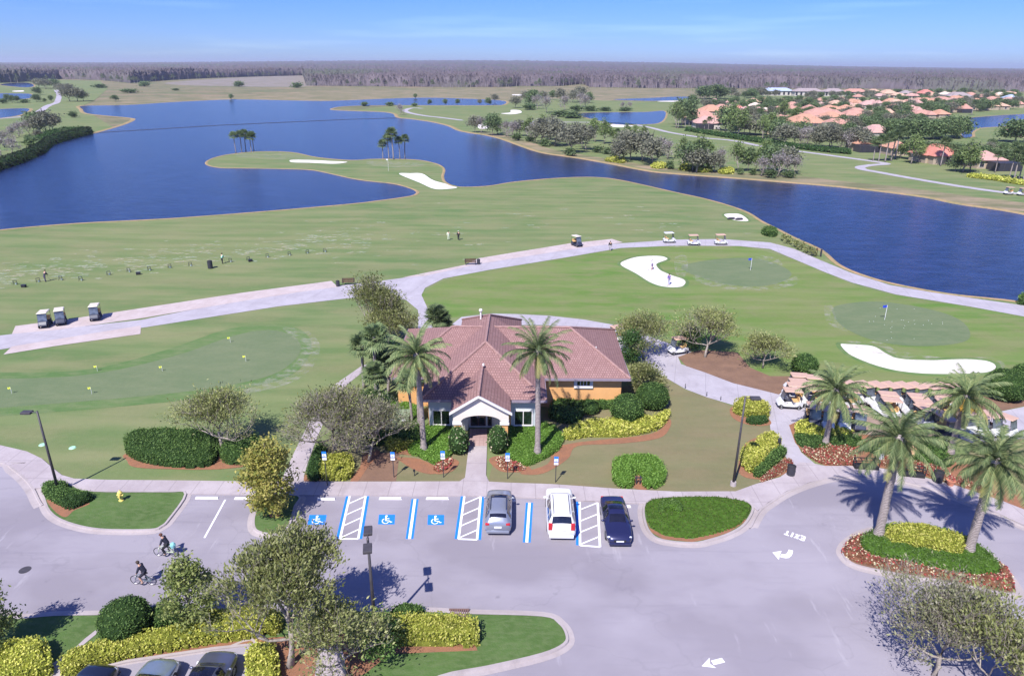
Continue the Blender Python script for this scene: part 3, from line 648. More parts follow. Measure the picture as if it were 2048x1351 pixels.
poly([(1544.8, 1103.9), (1563.2, 1101), (1560, 1108), (1558.8, 1113), (1557.5, 1118.7)]); poly([(1577.4, 1098.3), (1586, 1100.3), (1585, 1106), (1583.3, 1110.4), (1577.4, 1115), (1571.4, 1115.7), (1560.2, 1113.4), (1562.3, 1107), (1568.5, 1108), (1573.2, 1106.3), (1576, 1102)])
poly([(1403.3, 1331.3), (1419, 1314.5), (1420, 1326.6), (1432.6, 1334.8)]); poly([(1422, 1320.3), (1443.5, 1314.8), (1450.2, 1323.5), (1427.5, 1329)])
tag(mb.build('painted_exit_and_arrows', M_white), kind='structure')
# ================================================================== VEGETATION GENERATORS
def skel(rr, h, spread, levels=4, kids_=(3, 4), up=.55, fork=.3, r0=.16, lean=0.05, wig=.18):
    segs = []; tips = []
    def grow(p, d, L, r, lev):
        pts = [p]; q = p.copy(); dd = d.copy(); n = 3
        for i in range(n):
            dd = (dd + Vector((rr.gauss(0, wig), rr.gauss(0, wig), rr.gauss(0, wig * .6)))).normalized()
            q = q + dd * L / n; pts.append(q.copy())
        segs.append((pts, [r, r * .88, r * .76, r * .64], lev))
        if lev >= levels - 3 and lev > 0: tips.extend([(x, lev) for x in pts[1:]])
        if lev >= levels: return
        k = rr.randint(*kids_)
        a0 = rr.uniform(0, 6.28)
        if lev == 0:
            for i in range(3):
                a = a0 + i * 2.1 + .8; nd = Vector((math.cos(a) * spread * 1.15, math.sin(a) * spread * 1.15, .18 + rr.uniform(-.05, .2))).normalized()
                grow(pts[2], nd, L * rr.uniform(.9, 1.25), r * .5, 1)
        for i in range(k):
            a = a0 + i * 6.283 / k + rr.gauss(0, .35)
            o = Vector((math.cos(a) * spread, math.sin(a) * spread, up + rr.uniform(-.25, .35)))
            nd = (dd * .55 + o).normalized()
            st = pts[-1] if i < k - 1 or lev == 0 else pts[2]
            grow(st, nd, L * rr.uniform(.62, .86), r * .6, lev + 1)
    grow(Vector((0, 0, 0)), Vector((rr.gauss(0, lean), rr.gauss(0, lean), 1)).normalized(), h * fork, r0, 0)
    return segs, tips
def cone_skel(rr, h, w, nb=34):
    segs = [([Vector((0, 0, h * t)) for t in (0, .3, .6, .97)], [h * .018, h * .014, h * .009, h * .004], 0)]; tips = []
    for i in range(nb):
        t = .14 + .84 * (i + rr.random()) / nb; a = i * 2.4 + rr.gauss(0, .3)
        L = w / 2 * (min(1, (t - .05) * 3.2) * (1.06 - t) ** .62 * 1.18) * rr.uniform(.75, 1.12) + .08
        d = Vector((math.cos(a), math.sin(a), rr.uniform(.15, .5) + t * .5)).normalized(); p = Vector((0, 0, h * t * .9)); pts = [p + d * L * k / 3 for k in range(4)]
        segs.append((pts, [h * .007, h * .005, h * .004, h * .003], 2)); tips += [(pts[1], 3), (pts[2], 4), (pts[3], 5), (pts[3].lerp(pts[2], .5), 5)]
    return segs, tips
def tree(name, seed, h, width, leaf, lsize, nleaf, label=None, cat='tree', group=None, loc=(0, 0, 0), levels=4, up=.5, fork=.26, spread=.85, bark=None, clump=.35, r0=None, squash=1, kids_=(3, 4), cone=False):
    rr = random.Random(seed); rng = np.random.default_rng(seed)
    segs, tips = cone_skel(rr, h, width) if cone else skel(rr, h, spread, levels, kids_, up, fork, r0 or h * .022)
    T = np.array([t[0][:] for t in tips]); zmax = T[:, 2].max(); xm = np.percentile(np.hypot(T[:, 0], T[:, 1]), 96)
    sz = h / (zmax * 1.04); sxy = width / 2 / (xm + clump)
    if cone: sz = sxy = 1
    root = empty(name, loc, 0, label, cat, group)
    mb = MB()
    for pts, rs, lev in segs:
        q = [Vector((p.x * sxy, p.y * sxy, p.z * sz)) for p in pts]
        if lev == 0: q[0].z -= .05; rs = [rs[0] * 1.35] + rs[1:]
        if lev <= levels: mb.tube(q, [max(r, .008 * h / 6) for r in rs], 7 if lev < 2 else (4 if lev < 4 else 3), cap=lev == 0)
    mb.build('trunk', bark or M_bark, root, smooth=True)
    T = T * np.array([sxy, sxy, sz])
    wts = np.array([.35 if l < levels else 1 for (_, l) in tips]); wts *= rng.uniform(.05, 1.6, len(T)) ** 1.5
    if leaf in (L_olive, L_grey) and h > 2: wts *= np.where(rng.random(len(T)) < .38, 1, .03); clump *= .74; nleaf = int(nleaf * .85)
    wts /= wts.sum()
    idx = rng.choice(len(T), nleaf, p=wts)
    Pn = T[idx] + rng.normal(size=(nleaf, 3)) * np.array([clump, clump, clump * .75 * squash])
    Pn[:, 2] = np.maximum(Pn[:, 2], h * .08)
    if leaf in (L_olive, L_grey) and h > 2: V, Q = sprays(Pn, lsize * 1.35, rng, np.array([0, 0, h * .25]))
    else: V, Q = cards(Pn, lsize, rng)
    npmesh('crown', V, Q, leaf, parent=root)
    return root
def date_palm(name, seed, h, L=3.3, nf=54, loc=(0, 0, 0), label=None, group=None, lean=(0, 0), fruit=False, nl=34, rb=.24, dead=.12):
    rr = random.Random(seed); root = empty(name, loc, 0, label, 'palm tree', group)
    mb = MB(); n = 14
    pts = [(lean[0] * (i / n) ** 1.5, lean[1] * (i / n) ** 1.5, h * i / n - .05) for i in range(n + 1)]
    rs = [rb * (1.75 if i == 0 else 1.25 if i == 1 else 1.0) * (1 - .22 * i / n) + (.02 if i % 2 else 0) for i in range(n)] + [rb * 1.05]
    mb.tube(pts, rs, 10); c = Vector(pts[-1])
    mb.ball((c.x, c.y, c.z - .1), rb * 1.45, 10, 7, sc_=(1, 1, 1.5)); mb.build('trunk', M_pbark, root, smooth=True)
    V1 = []; F1 = []; V2 = []; F2 = []
    for k in range(nf):
        u = (k + .5) / nf; el = rad(85 - 118 * u ** .9 + rr.gauss(0, 5)); az = k * 2.39996 + rr.gauss(0, .12)
        old = u > 1 - dead; V, Fq = (V2, F2) if old else (V1, F1)
        hd = Vector((math.cos(az), math.sin(az), 0)); ln = L * rr.uniform(.74, 1.1) * (1 if not old else .85)
        p = c + Vector((0, 0, .1)); S = 9; e_ = el; line = [p.copy()]; dirs = []
        for i in range(S):
            d = hd * math.cos(e_) + Vector((0, 0, math.sin(e_))); dirs.append(d); p = p + d * ln / S; line.append(p.copy())
            e_ -= rad(rr.uniform(4, 12)) * (.6 + .9 * i / S)
        dirs.append(dirs[-1])
        side = Vector((-hd.y, hd.x, 0)); tw = rr.gauss(0, .6)
        for i in range(S):     # rachis
            w0 = .05 * (1 - i / S) + .012; o = len(V); nn = side
            V += [line[i] - nn * w0, line[i] + nn * w0, line[i + 1] + nn * w0 * .85, line[i + 1] - nn * w0 * .85]; Fq.append((o, o + 1, o + 2, o + 3))
        for j in range(nl):
            t = .12 + .87 * j / (nl - 1); f = t * S; i = min(int(f), S - 1); q = line[i].lerp(line[i + 1], f - i); d = dirs[i]
            upv = side.cross(d); ll = .50 * L / 3.3 * math.sin(math.pi * (.12 + .80 * t)) ** .6
            for s_ in (-1, 1):
                ang = .42 + tw * s_ * .3
                out = (side * s_ * .70 + d * .85 + upv * (ang + rr.uniform(-.25, .15))).normalized(); tip = q + out * ll + Vector((0, 0, -.16 * ll))
                w = d * .040 * L / 3.3; o = len(V)
                V += [q - w, q + w, tip + w * .25, tip - w * .25]; Fq.append((o, o + 1, o + 2, o + 3))
    npmesh('crown', [tuple(v) for v in V1], F1, L_palm, parent=root)
    npmesh('old_fronds', [tuple(v) for v in V2], F2, L_palmo, parent=root)
    if fruit:
        for k in range(7):
            mb = MB()
            a = rr.uniform(0, 6.28); p0 = c.copy(); p1 = c + Vector((math.cos(a) * .7, math.sin(a) * .7, .1)); p2 = c + Vector((math.cos(a) * 1.05, math.sin(a) * 1.05, -.5))
            mb.tube([p0, p1, p2], .03, 4)
            for q in range(26): mb.ball((p2.x + rr.gauss(0, .07), p2.y + rr.gauss(0, .07), p2.z + rr.gauss(-.08, .09)), .06, 5, 3)
            mb.build('fruit_cluster', flat('date_fruit', (.55, .33, .05), .6, var=.3), root)
    return root
def fan_palm(name, seed, h, loc=(0, 0, 0), label=None, group=None, R=1.35, nf=34, r=.16, seg=13):
    rr = random.Random(seed); root = empty(name, loc, 0, label, 'palm tree', group); mb = MB()
    lx, ly = rr.gauss(0, .25), rr.gauss(0, .25)
    pts = [(lx * (i / 8) ** 2, ly * (i / 8) ** 2, h * i / 8 - .05) for i in range(9)]; mb.tube(pts, [r * 1.3] + [r] * 7 + [r * 1.3], 8); mb.build('trunk', M_pbark, root, smooth=True)
    c = Vector(pts[-1]); V = []; Fq = []
    for k in range(nf):
        u = (k + .5) / nf; el = rad(82 - 112 * u + rr.gauss(0, 9)); az = k * 2.4 + rr.gauss(0, .25)
        d = Vector((math.cos(az) * math.cos(el), math.sin(az) * math.cos(el), math.sin(el))); side = Vector((-math.sin(az), math.cos(az), 0)); up = side.cross(d)
        p = c + d * R * rr.uniform(.45, .6); o = len(V); V += [c - side * .02, c + side * .02, p + side * .02, p - side * .02]; Fq.append((o, o + 1, o + 2, o + 3))
        fr = R * rr.uniform(.5, .66)
        for j in range(seg):
            a = rad(-115 + 230 * j / (seg - 1)); dd = d * math.cos(a) + side * math.sin(a) + up * (.12 * abs(math.sin(a)))
            tip = p + dd * fr + Vector((0, 0, -.20 * fr * rr.uniform(.3, 1.5))); w = (side * math.cos(a) - d * math.sin(a)) * fr * .085; o = len(V); mid = p + dd * fr * .55
            V += [p, mid - w, tip, mid + w]; Fq.append((o, o + 1, o + 2, o + 3))
    npmesh('crown', [tuple(v) for v in V], Fq, L_sabal, parent=root)
    return root
def vn(x, y, s, seed=0):      # smooth pseudo noise
    r = np.random.default_rng(seed); o = np.zeros_like(x)
    for k in range(7):
        a = r.uniform(0, 6.28); f = s * r.uniform(.6, 1.9); o += np.sin((x * math.cos(a) + y * math.sin(a)) * f + r.uniform(0, 6.28))
    return o / 4
def hedge(name, pts, Hh, leaf, core, lsize, label, cat='hedge', group=None, rnd=.35, dens=60, rough=.06, smooth=True, z0=0.0, seed=1, parent=None, aspect=.6, world=None):
    pw = world or W(catmull(pts, 5) if smooth else pts); A = np.array([(p.x, p.y) for p in pw]); B = np.roll(A, -1, 0)
    lo, hi = A.min(0) - .2, A.max(0) + .2; ext = max(hi - lo); g = max(.12, ext / 90)
    def sdf(X, Y):
        shp = X.shape; x = X.ravel(); y = Y.ravel(); dm = np.full(x.shape, 1e9); ins = np.zeros(x.shape, bool)
        for a, b in zip(A, B):
            ab = b - a; L2 = (ab ** 2).sum() + 1e-12; t = np.clip(((x - a[0]) * ab[0] + (y - a[1]) * ab[1]) / L2, 0, 1)
            dm = np.minimum(dm, (x - a[0] - t * ab[0]) ** 2 + (y - a[1] - t * ab[1]) ** 2)
            c = ((a[1] > y) != (b[1] > y)); xi = a[0] + (y - a[1]) / (ab[1] + 1e-12) * ab[0]; ins ^= c & (x < xi)
        return np.where(ins, np.sqrt(dm), -np.sqrt(dm)).reshape(shp)
    hf = lambda s, x, y: (Hh + rough * 1.5 * vn(x, y, 1.6, seed) + rough * vn(x, y, 5, seed + 1)) * np.clip((1 - (1 - np.clip(s / rnd, 0, 1)) ** 2.6), 0, 1) ** .5
    xs = np.arange(lo[0], hi[0] + g, g); ys = np.arange(lo[1], hi[1] + g, g); X, Y = np.meshgrid(xs, ys); S = sdf(X, Y)
    Z = hf(S, X, Y) - (lsize * .35); keep = S > -g * .75
    idx = -np.ones(X.shape, int); idx[keep] = np.arange(keep.sum())
    V = np.stack([X[keep], Y[keep], np.where(S[keep] < 0, 0, Z[keep]).clip(0) + z0], 1)
    q = np.stack([idx[:-1, :-1], idx[:-1, 1:], idx[1:, 1:], idx[1:, :-1]], -1).reshape(-1, 4); q = q[(q >= 0).all(1)]
    rng = np.random.default_rng(seed); area = keep.sum() * g * g; per = np.linalg.norm(B - A, axis=1).sum(); n = int(dens * (area + per * Hh * .9))
    n = min(n, 60000); x = rng.uniform(lo[0], hi[0], n * 3); y = rng.uniform(lo[1], hi[1], n * 3); s = sdf(x, y); m_ = s > 0; x, y, s = x[m_][:n], y[m_][:n], s[m_][:n]
    top = np.stack([x, y, hf(s, x, y) + z0 + rng.normal(0, lsize * .25, len(x))], 1)
    k = int(dens * per * Hh); w_ = np.linalg.norm(B - A, axis=1); e = rng.choice(len(A), k, p=w_ / w_.sum()); t = rng.uniform(0, 1, k)[:, None]
    sd = A[e] * (1 - t) + B[e] * t + rng.normal(0, lsize * .3, (k, 2)); sd = np.concatenate([sd, (z0 + Hh * rng.uniform(.03, .95, k))[:, None]], 1)
    V2, Q2 = cards(np.concatenate([top, sd]), lsize, rng, aspect=aspect)
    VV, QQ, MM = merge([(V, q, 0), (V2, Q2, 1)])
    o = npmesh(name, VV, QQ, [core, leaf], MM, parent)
    if label: tag(o, label, cat, group)
    return o
def ball_shrub(name, px, py, wpx, hpx, label, leaf=L_hedge, core=C_dk, lsize=.13, dens=90, seed=1, group=None, z0=0, hm=None, flatb=.12):
    c = P(px, py); s = ppm(px, py); R = wpx / s / 2; hh = hm or R * 1.55
    rng = np.random.default_rng(seed); n = int(dens * 4 * math.pi * R * R * .8)
    d = rng.normal(size=(n, 3)); d /= np.linalg.norm(d, axis=1)[:, None]; d = d[d[:, 2] > -.55]
    def sf(d): return 1 + .035 * vn(d[:, 0] * 3 + d[:, 2] * 2, d[:, 1] * 3, 1.4, seed) + .02 * vn(d[:, 0] * 8, d[:, 1] * 8 + d[:, 2] * 7, 1, seed + 3)
    cz = hh * .46; rz = hh * .54
    Pn = d * sf(d)[:, None] * np.array([R, R, rz]) + np.array([c.x, c.y, cz + z0]) + rng.normal(0, lsize * .22, (len(d), 3))
    V, Q = cards(Pn, lsize, rng, N=d, tilt=1.1, aspect=.6)
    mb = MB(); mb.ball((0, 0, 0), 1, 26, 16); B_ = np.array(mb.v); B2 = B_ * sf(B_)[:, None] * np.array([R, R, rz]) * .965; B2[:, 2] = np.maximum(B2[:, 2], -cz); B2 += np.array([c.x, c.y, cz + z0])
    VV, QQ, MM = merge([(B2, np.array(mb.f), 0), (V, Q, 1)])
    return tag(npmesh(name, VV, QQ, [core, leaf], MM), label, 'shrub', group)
# ---------------------------------------------------------------- near palms
def place(o, x, y, **k): o.location = P(x, y); return o
GP = 'tall feather palms around the clubhouse and turning circle'
def palm_at(seed, x, y, ytop, L, label, lean=(0, 0), **kw):
    h = hgt(x, y, ytop); return date_palm('date_palm', seed, h, L, loc=P(x, y), label=label, group=GP, lean=lean, **kw)
palm_at(1, 848, 905, 712, 3.3, 'tall feather palm just left of the clubhouse porch with a yellow fruit tuft', (-.25, 0), fruit=True, dead=.2)
palm_at(2, 1075, 912, 705, 3.2, 'tall feather palm just right of the clubhouse porch', (-.15, 0), dead=.22)
palm_at(3, 1650, 890, 782, 3.3, 'feather palm rising from the red flower bed beside the parked golf carts', (.05, 0), dead=.15)
palm_at(4, 1755, 1078, 880, 3.4, 'big feather palm at the left end of the oval island', (-.1, 0), dead=.1, rb=.3, nf=58)
palm_at(5, 1900, 905, 795, 3.5, 'feather palm with orange fruit clusters behind the flower beds', (.1, 0), fruit=True, dead=.2)
palm_at(6, 1935, 1110, 925, 3.5, 'big feather palm at the right end of the oval island', (.0, 0), dead=.1, rb=.3, nf=58)
GF = 'cabbage palms left of the clubhouse'
for i, (x, y, yt, R, lb) in enumerate([(752, 790, 672, 1.55, 'cabbage palm rising tallest at the rear left corner of the clubhouse'), (777, 782, 722, 1.45, 'short cabbage palm leaning over the left side of the clubhouse roof'),
                                       (728, 775, 690, 1.5, 'cabbage palm nearest the lawn left of the clubhouse'), (868, 678, 632, 1.7, 'cabbage palm behind the clubhouse roof beside the cart path'),
                                       (888, 674, 645, 1.5, 'smaller cabbage palm behind the clubhouse roof'), (762, 822, 752, 1.4, 'low cabbage palm close to the left clubhouse wall')]):
    fan_palm('fan_palm', 20 + i, hgt(x, y, yt), P(x, y), lb, GF, R, 40, .15, 15)
# slim palms leaning on the left wall
for i, (x, y, yt) in enumerate([(825, 858, 760), (838, 862, 752)]):
    fan_palm('fan_palm', 30 + i, hgt(x, y, yt), P(x, y), ['slender palm against the left front wall of the clubhouse', 'second slender palm beside the left feather palm trunk'][i], GF, 1.3, 26, .12, 12)
# ---------------------------------------------------------------- near trees
tree('oak_tree', 41, 8.8, 7.8, L_olive, .14, 21000, 'large olive oak overhanging the street in the bottom left centre', loc=P(580, 1335, 0), levels=5, clump=.30, spread=.8, up=.5)
tree('oak_tree', 42, 4.8, 5.6, L_olive, .13, 7000, 'sparse grey oak at the bottom beside the concrete walk', loc=P(690, 1352, 0), levels=5, clump=.4)
tree('oak_tree', 43, 6.6, 7.2, L_grey, .12, 13000, 'half bare oak alone on the asphalt edge at bottom right', loc=P(1868, 1352, 0), levels=6, clump=.34, spread=1.0)
tree('oak_tree', 143, 6.8, 6.2, L_olive, .14, 9000, 'olive oak crown cut off at the bottom right corner', loc=P(1985, 1410, 0), levels=5, clump=.36, spread=.9)
tree('magnolia_tree', 44, hgt(548, 1032, 882) * 1.0, 4.3, L_mag, .24, 9000, 'golden green magnolia on its small kerbed island', loc=P(548, 1032, .1), levels=4, clump=.32, up=.75, spread=.6, fork=.16, r0=.1, cone=True)
tree('magnolia_tree', 45, 5.0, 3.6, L_lush, .2, 5200, 'young loose magnolia behind the round clipped shrub', loc=P(388, 1258, .1), levels=4, clump=.25, up=.9, spread=.55, fork=.22, r0=.09, cone=True)
tree('magnolia_tree', 46, 5.2, 3.4, L_lush, .2, 6500, 'leafy magnolia cut by the left edge of the picture', loc=P(-22, 1315, .1), levels=4, clump=.3, up=.8, spread=.65, fork=.2, r0=.09, cone=True)
tree('oak_tree', 47, hgt(447, 905, 768), 7.8, L_olive, .14, 11000, 'grey green oak rising out of the long clipped hedge', loc=P(447, 903), levels=5, clump=.4, spread=.95, up=.4, fork=.3)
tree('oak_tree', 48, hgt(672, 915, 752), 9.0, L_olive, .14, 8000, 'spreading bare oak over the walk beside the parking signs', loc=P(672, 912), levels=6, clump=.4, spread=1.05, up=.3, fork=.2)
tree('oak_tree', 49, hgt(735, 925, 785), 7.0, L_grey, .14, 5200, 'thin twiggy oak left of the green utility box', loc=P(738, 922), levels=5, clump=.42, spread=1.0, up=.35, fork=.25)
tree('oak_tree', 50, hgt(768, 690, 536), 8.2, L_olive, .16, 16000, 'big grey oak behind the left corner of the clubhouse', loc=P(770, 690), levels=5, clump=.65, spread=.6, up=.8, fork=.07)
tree('oak_tree', 505, hgt(790, 700, 605), 9.0, L_olive, .16, 12000, 'olive oak filling in below the big grey oak behind the clubhouse', loc=P(775, 700), levels=5, clump=.5, spread=.8, up=.4, fork=.08)
tree('oak_tree', 51, hgt(1410, 715, 605), 7.6, L_olive, .16, 9000, 'green oak on the bark bed beyond the waiting cart', loc=P(1410, 714), levels=5, clump=.42, spread=.85, up=.45, fork=.3)
tree('oak_tree', 52, hgt(1525, 735, 658), 6.2, L_olive, .15, 6000, 'small round oak on the bark bed right of the cart', loc=P(1525, 736), levels=5, clump=.42, spread=.9, up=.4, fork=.22)
tree('oak_tree', 53, hgt(1285, 720, 620), 7.4, L_olive, .16, 8000, 'loose oak behind the right corner of the clubhouse roof', loc=P(1288, 718), levels=5, clump=.45, spread=.9, up=.45, fork=.26)
tree('oak_tree', 54, 3.6, 5.2, L_olive, .16, 6000, 'low spreading tree against the right wall of the clubhouse', loc=P(1290, 782), levels=4, clump=.4, spread=.9, up=.35, fork=.12)
tree('evergreen_tree', 55, 4.2, 3.2, L_dkg, .2, 5000, 'dark dense evergreen beside the right end of the roof', loc=P(1262, 730), levels=4, clump=.35, spread=.6, up=.7, fork=.15, cone=True)
tree('evergreen_tree', 56, 5.6, 5.5, L_dkg, .2, 8000, 'dark evergreen mass between the palms and the left clubhouse wall', loc=P(795, 770), levels=4, clump=.4, spread=.6, up=.7, fork=.12)
tree('evergreen_tree', 57, 3.0, 3.2, L_dkg, .18, 3800, 'dark evergreen shrub tree behind the oak on the bark bed', loc=P(1380, 702), levels=4, clump=.35, spread=.7, up=.5, fork=.1, cone=True)
tree('shrub_tree', 58, 2.6, 3.4, L_hedge, .18, 4200, 'loose dark green shrub below the lamp post at the bottom', loc=P(752, 1310, .1), levels=4, clump=.3, spread=.8, up=.5, fork=.1)
tree('evergreen_tree', 59, 3.4, 5.5, L_dkg, .17, 8000, 'dark leafy tree against the left side of the green utility box', loc=P(745, 850), levels=4, clump=.4, spread=.8, up=.5, fork=.1)
# ---------------------------------------------------------------- clipped round shrubs
GB = 'round clipped shrubs'
for i, (x, y, w_, lb) in enumerate([(1253, 838, 68, 'large round clipped shrub in the golden bed right of the clubhouse'), (1303, 813, 66, 'round clipped shrub nearest the cart path right of the clubhouse'),
        (1180, 825, 37, 'smallest round clipped shrub against the orange clubhouse wall'), (1607, 745, 52, 'lone round clipped shrub behind the parked golf carts'),
        (2005, 795, 78, 'round clipped shrub at the right edge above the golf carts'), (2050, 780, 70, 'round clipped shrub cut by the right edge of the picture'),
        (256, 1268, 98, 'giant round clipped shrub on the bottom left island'), (1868, 905, 42, 'round green shrub behind the flower beds under the palms')]):
    ball_shrub('round_shrub', x, y, w_, 0, lb, seed=60 + i, group=GB, lsize=.14 if y < 1000 else .12, dens=110 if y > 1000 else 80, z0=.1 if y > 1200 else 0)
# ---------------------------------------------------------------- hedges and beds
H_ = hedge
H_('clipped_hedge', [(252, 893), (262, 878), (300, 872), (370, 871), (425, 874), (437, 890), (432, 922), (410, 935), (350, 935), (290, 926), (258, 912)], 1.05, L_hedge, C_dk, .14, 'long dark clipped hedge with rounded ends beside the putting green', rnd=.8, dens=70)
H_('clipped_hedge', [(440, 905), (455, 893), (500, 880), (520, 885), (505, 915), (480, 930), (448, 925)], .95, L_hedge, C_dk, .14, 'short clipped hedge right of the long hedge by the putting green', rnd=.7, dens=70, seed=4)
H_('clipped_hedge', [(86, 985), (88, 978), (108, 971), (136, 973), (140, 985), (182, 994), (150, 1003), (132, 1016), (100, 1002)], .5, L_hedge, C_dk, .12, 'low clipped hedge around the left lamp post', rnd=.3, dens=80, z0=.12, seed=5)
H_('clipped_hedge', [(132, 1020), (128, 1012), (160, 1002), (184, 995), (184, 1004), (150, 1020)], .62, L_dkg, C_dk, .11, 'dark clipped hedge strip on the corner of the left street island', rnd=.3, dens=80, z0=.12, seed=6)
H_('clipped_hedge', [(300, 1250), (325, 1225), (360, 1225), (372, 1245), (330, 1262), (310, 1265)], .9, L_hedge, C_dk, .12, 'low clipped hedge between the giant round shrub and young magnolia', rnd=.4, dens=80, z0=.12, seed=7)
H_('clipped_hedge', [(780, 1235), (800, 1222), (840, 1222), (848, 1230), (820, 1238), (780, 1250)], .6, L_hedge, C_dk, .12, 'low green hedge behind the golden hedge by the tall lamp post', rnd=.3, dens=80, z0=.12, seed=8)
Y_ = lambda pts, h, lb, **k: hedge('golden_shrub_bed', pts, h, L_yel, C_yel, k.pop('ls', .16), lb, 'shrub bed', 'golden leaved shrub beds', rnd=k.pop('rnd', .45), dens=k.pop('dens', 75), rough=k.pop('rough', .11), aspect=.7, **k)
Y_([(125, 1352), (135, 1330), (190, 1306), (254, 1288), (330, 1278), (420, 1262), (520, 1252), (520, 1276), (430, 1290), (330, 1308), (254, 1322), (180, 1345), (150, 1360)], .9, 'long golden shrub hedge behind the three cars at the bottom left', z0=.12, seed=11, ls=.13, dens=110)
Y_([(-30, 1322), (20, 1306), (90, 1300), (104, 1325), (95, 1360), (-30, 1370)], 1.0, 'golden shrub mound in the bottom left corner', z0=.12, seed=12, ls=.13, dens=100)
Y_([(760, 1285), (775, 1262), (800, 1252), (870, 1250), (945, 1256), (955, 1275), (950, 1296), (860, 1293), (790, 1294)], 1.05, 'golden shrub hedge with rounded ends on the bottom centre island', z0=.12, seed=13, ls=.13, dens=120, rnd=.6)
Y_([(497, 1352), (500, 1312), (540, 1300), (556, 1320), (556, 1380), (500, 1380)], .9, 'golden shrubs right of the grey car at the bottom', z0=.12, seed=14, ls=.13)
Y_([(400, 1250), (430, 1235), (520, 1230), (560, 1240), (560, 1270), (500, 1275), (430, 1262)], .9, 'golden shrubs in the shade of the large bottom oak', z0=.12, seed=15, ls=.13)
Y_([(641, 955), (644, 930), (665, 918), (700, 920), (707, 935), (700, 958), (670, 962)], .8, 'golden shrub clump around the leftmost parking sign', seed=16)
Y_([(772, 895), (780, 880), (815, 872), (830, 878), (820, 895), (790, 905)], .8, 'small golden shrub clump below the green utility box', seed=17)
Y_([(1124, 875), (1140, 862), (1165, 850), (1210, 845), (1235, 838), (1300, 838), (1334, 826), (1336, 838), (1318, 858), (1285, 868), (1240, 874), (1180, 874), (1140, 880)], .6, 'broad golden shrub bed sweeping along the right of the clubhouse', seed=18, ls=.18)
Y_([(1468, 826), (1470, 812), (1490, 806), (1530, 816), (1537, 832), (1520, 838), (1490, 834)], .9, 'golden shrub clump beside the path above the right lamp post', seed=19)
Y_([(1483, 930), (1484, 908), (1505, 898), (1530, 905), (1525, 930), (1500, 946)], .9, 'golden shrub mound nearest the right lamp post', seed=20)
Y_([(1513, 900), (1515, 886), (1540, 876), (1558, 884), (1556, 900), (1535, 910)], .85, 'golden shrub mound at the edge of the curved path', seed=21)
Y_([(1590, 862), (1600, 848), (1640, 850), (1690, 858), (1702, 875), (1660, 876), (1610, 876)], .6, 'golden shrubs shaded by the palm beside the parked carts', seed=22)
Y_([(1769, 1092), (1775, 1068), (1800, 1062), (1860, 1070), (1920, 1085), (1926, 1100), (1915, 1118), (1850, 1106), (1800, 1098)], .8, 'golden shrub hedge on the oval island between two palms', z0=.12, seed=23, ls=.14, dens=110)
Y_([(1210, 322), (1235, 318), (1250, 322), (1245, 327), (1225, 325)], .9, 'golden shrubs on the far lake shore left of the tree group', seed=24, ls=.6, dens=8)
for i, (x, y) in enumerate([(1318, 334), (1374, 338), (1408, 342), (1452, 345)]):
    Y_([(x - 14, y + 2), (x - 10, y - 3), (x + 10, y - 3), (x + 15, y + 2), (x, y + 4)], 1.0, ['%s golden shrub from the left on the far lake shore' % ORD[i]][0], seed=25 + i, ls=.6, dens=8)
Y_([(1940, 352), (1990, 356), (2048, 367), (2048, 371), (1985, 361), (1938, 355)], .8, 'golden shrub strip beyond the far path at the right edge', seed=29, ls=.6, dens=6)
B_ = lambda pts, h, lb, **k: hedge('low_hedge', pts, h, k.pop('leaf', L_hedgeb), k.pop('core', C_hb), k.pop('ls', .13), lb, 'hedge', None, rnd=k.pop('rnd', .35), dens=k.pop('dens', 85), rough=k.pop('rough', .07), **k)
B_([(817, 905), (835, 875), (860, 855), (905, 852), (905, 905), (885, 925), (870, 930), (840, 915)], .5, 'low green hedge around the left feather palm trunk', seed=31)
B_([(1013, 905), (1015, 858), (1040, 850), (1100, 852), (1125, 872), (1126, 885), (1112, 905), (1075, 925), (1050, 932), (1020, 918)], .5, 'low green hedge around the right feather palm trunk', seed=32)
B_([(1225, 945), (1226, 930), (1240, 922), (1275, 919), (1310, 923), (1328, 940), (1329, 965), (1310, 978), (1288, 975), (1284, 955), (1276, 950), (1268, 955), (1266, 974), (1245, 978), (1228, 965)], .75, 'bright green horseshoe hedge on the brown lawn', seed=33, dens=100)
B_([(1507, 950), (1512, 938), (1550, 905), (1568, 902), (1570, 912), (1535, 945), (1515, 956)], .7, 'dark green sausage hedge beside the red flowers near the lamp post', seed=34, leaf=L_hedge, core=C_dk, rnd=.4)
B_([(1492, 845), (1500, 838), (1530, 838), (1534, 846), (1510, 850)], .5, 'small dark hedge under the golden clump beside the path', seed=35, leaf=L_dkg, core=C_dk)
B_([(800, 870), (805, 852), (835, 848), (842, 862), (838, 885), (820, 892), (740, 890), (742, 878)], 1.0, 'dark clipped hedge in front of the green utility box', seed=36, leaf=L_hedge, core=C_dk)
B_([(780, 815), (790, 797), (815, 805), (845, 825), (830, 840), (790, 830)], .45, 'bright ground hedge behind the green utility box', seed=37)
B_([(1150, 850), (1100, 838), (1110, 812), (1140, 806), (1175, 812), (1160, 840)], .9, 'dark leafy hedge at the shaded inner corner of the clubhouse', seed=38, leaf=L_hedge, core=C_dk, ls=.22, rough=.2, dens=50)
B_([(1128, 818), (1130, 811), (1240, 811), (1240, 820)], .8, 'clipped hedge line along the orange clubhouse wall', seed=39, leaf=L_hedge, core=C_dk, smooth=False)
B_([(615, 955), (622, 925), (640, 895), (652, 900), (645, 930), (640, 958), (625, 965)], .8, 'dark hedge between the walk and the golden shrubs', seed=40, leaf=L_dkg, core=C_dk)
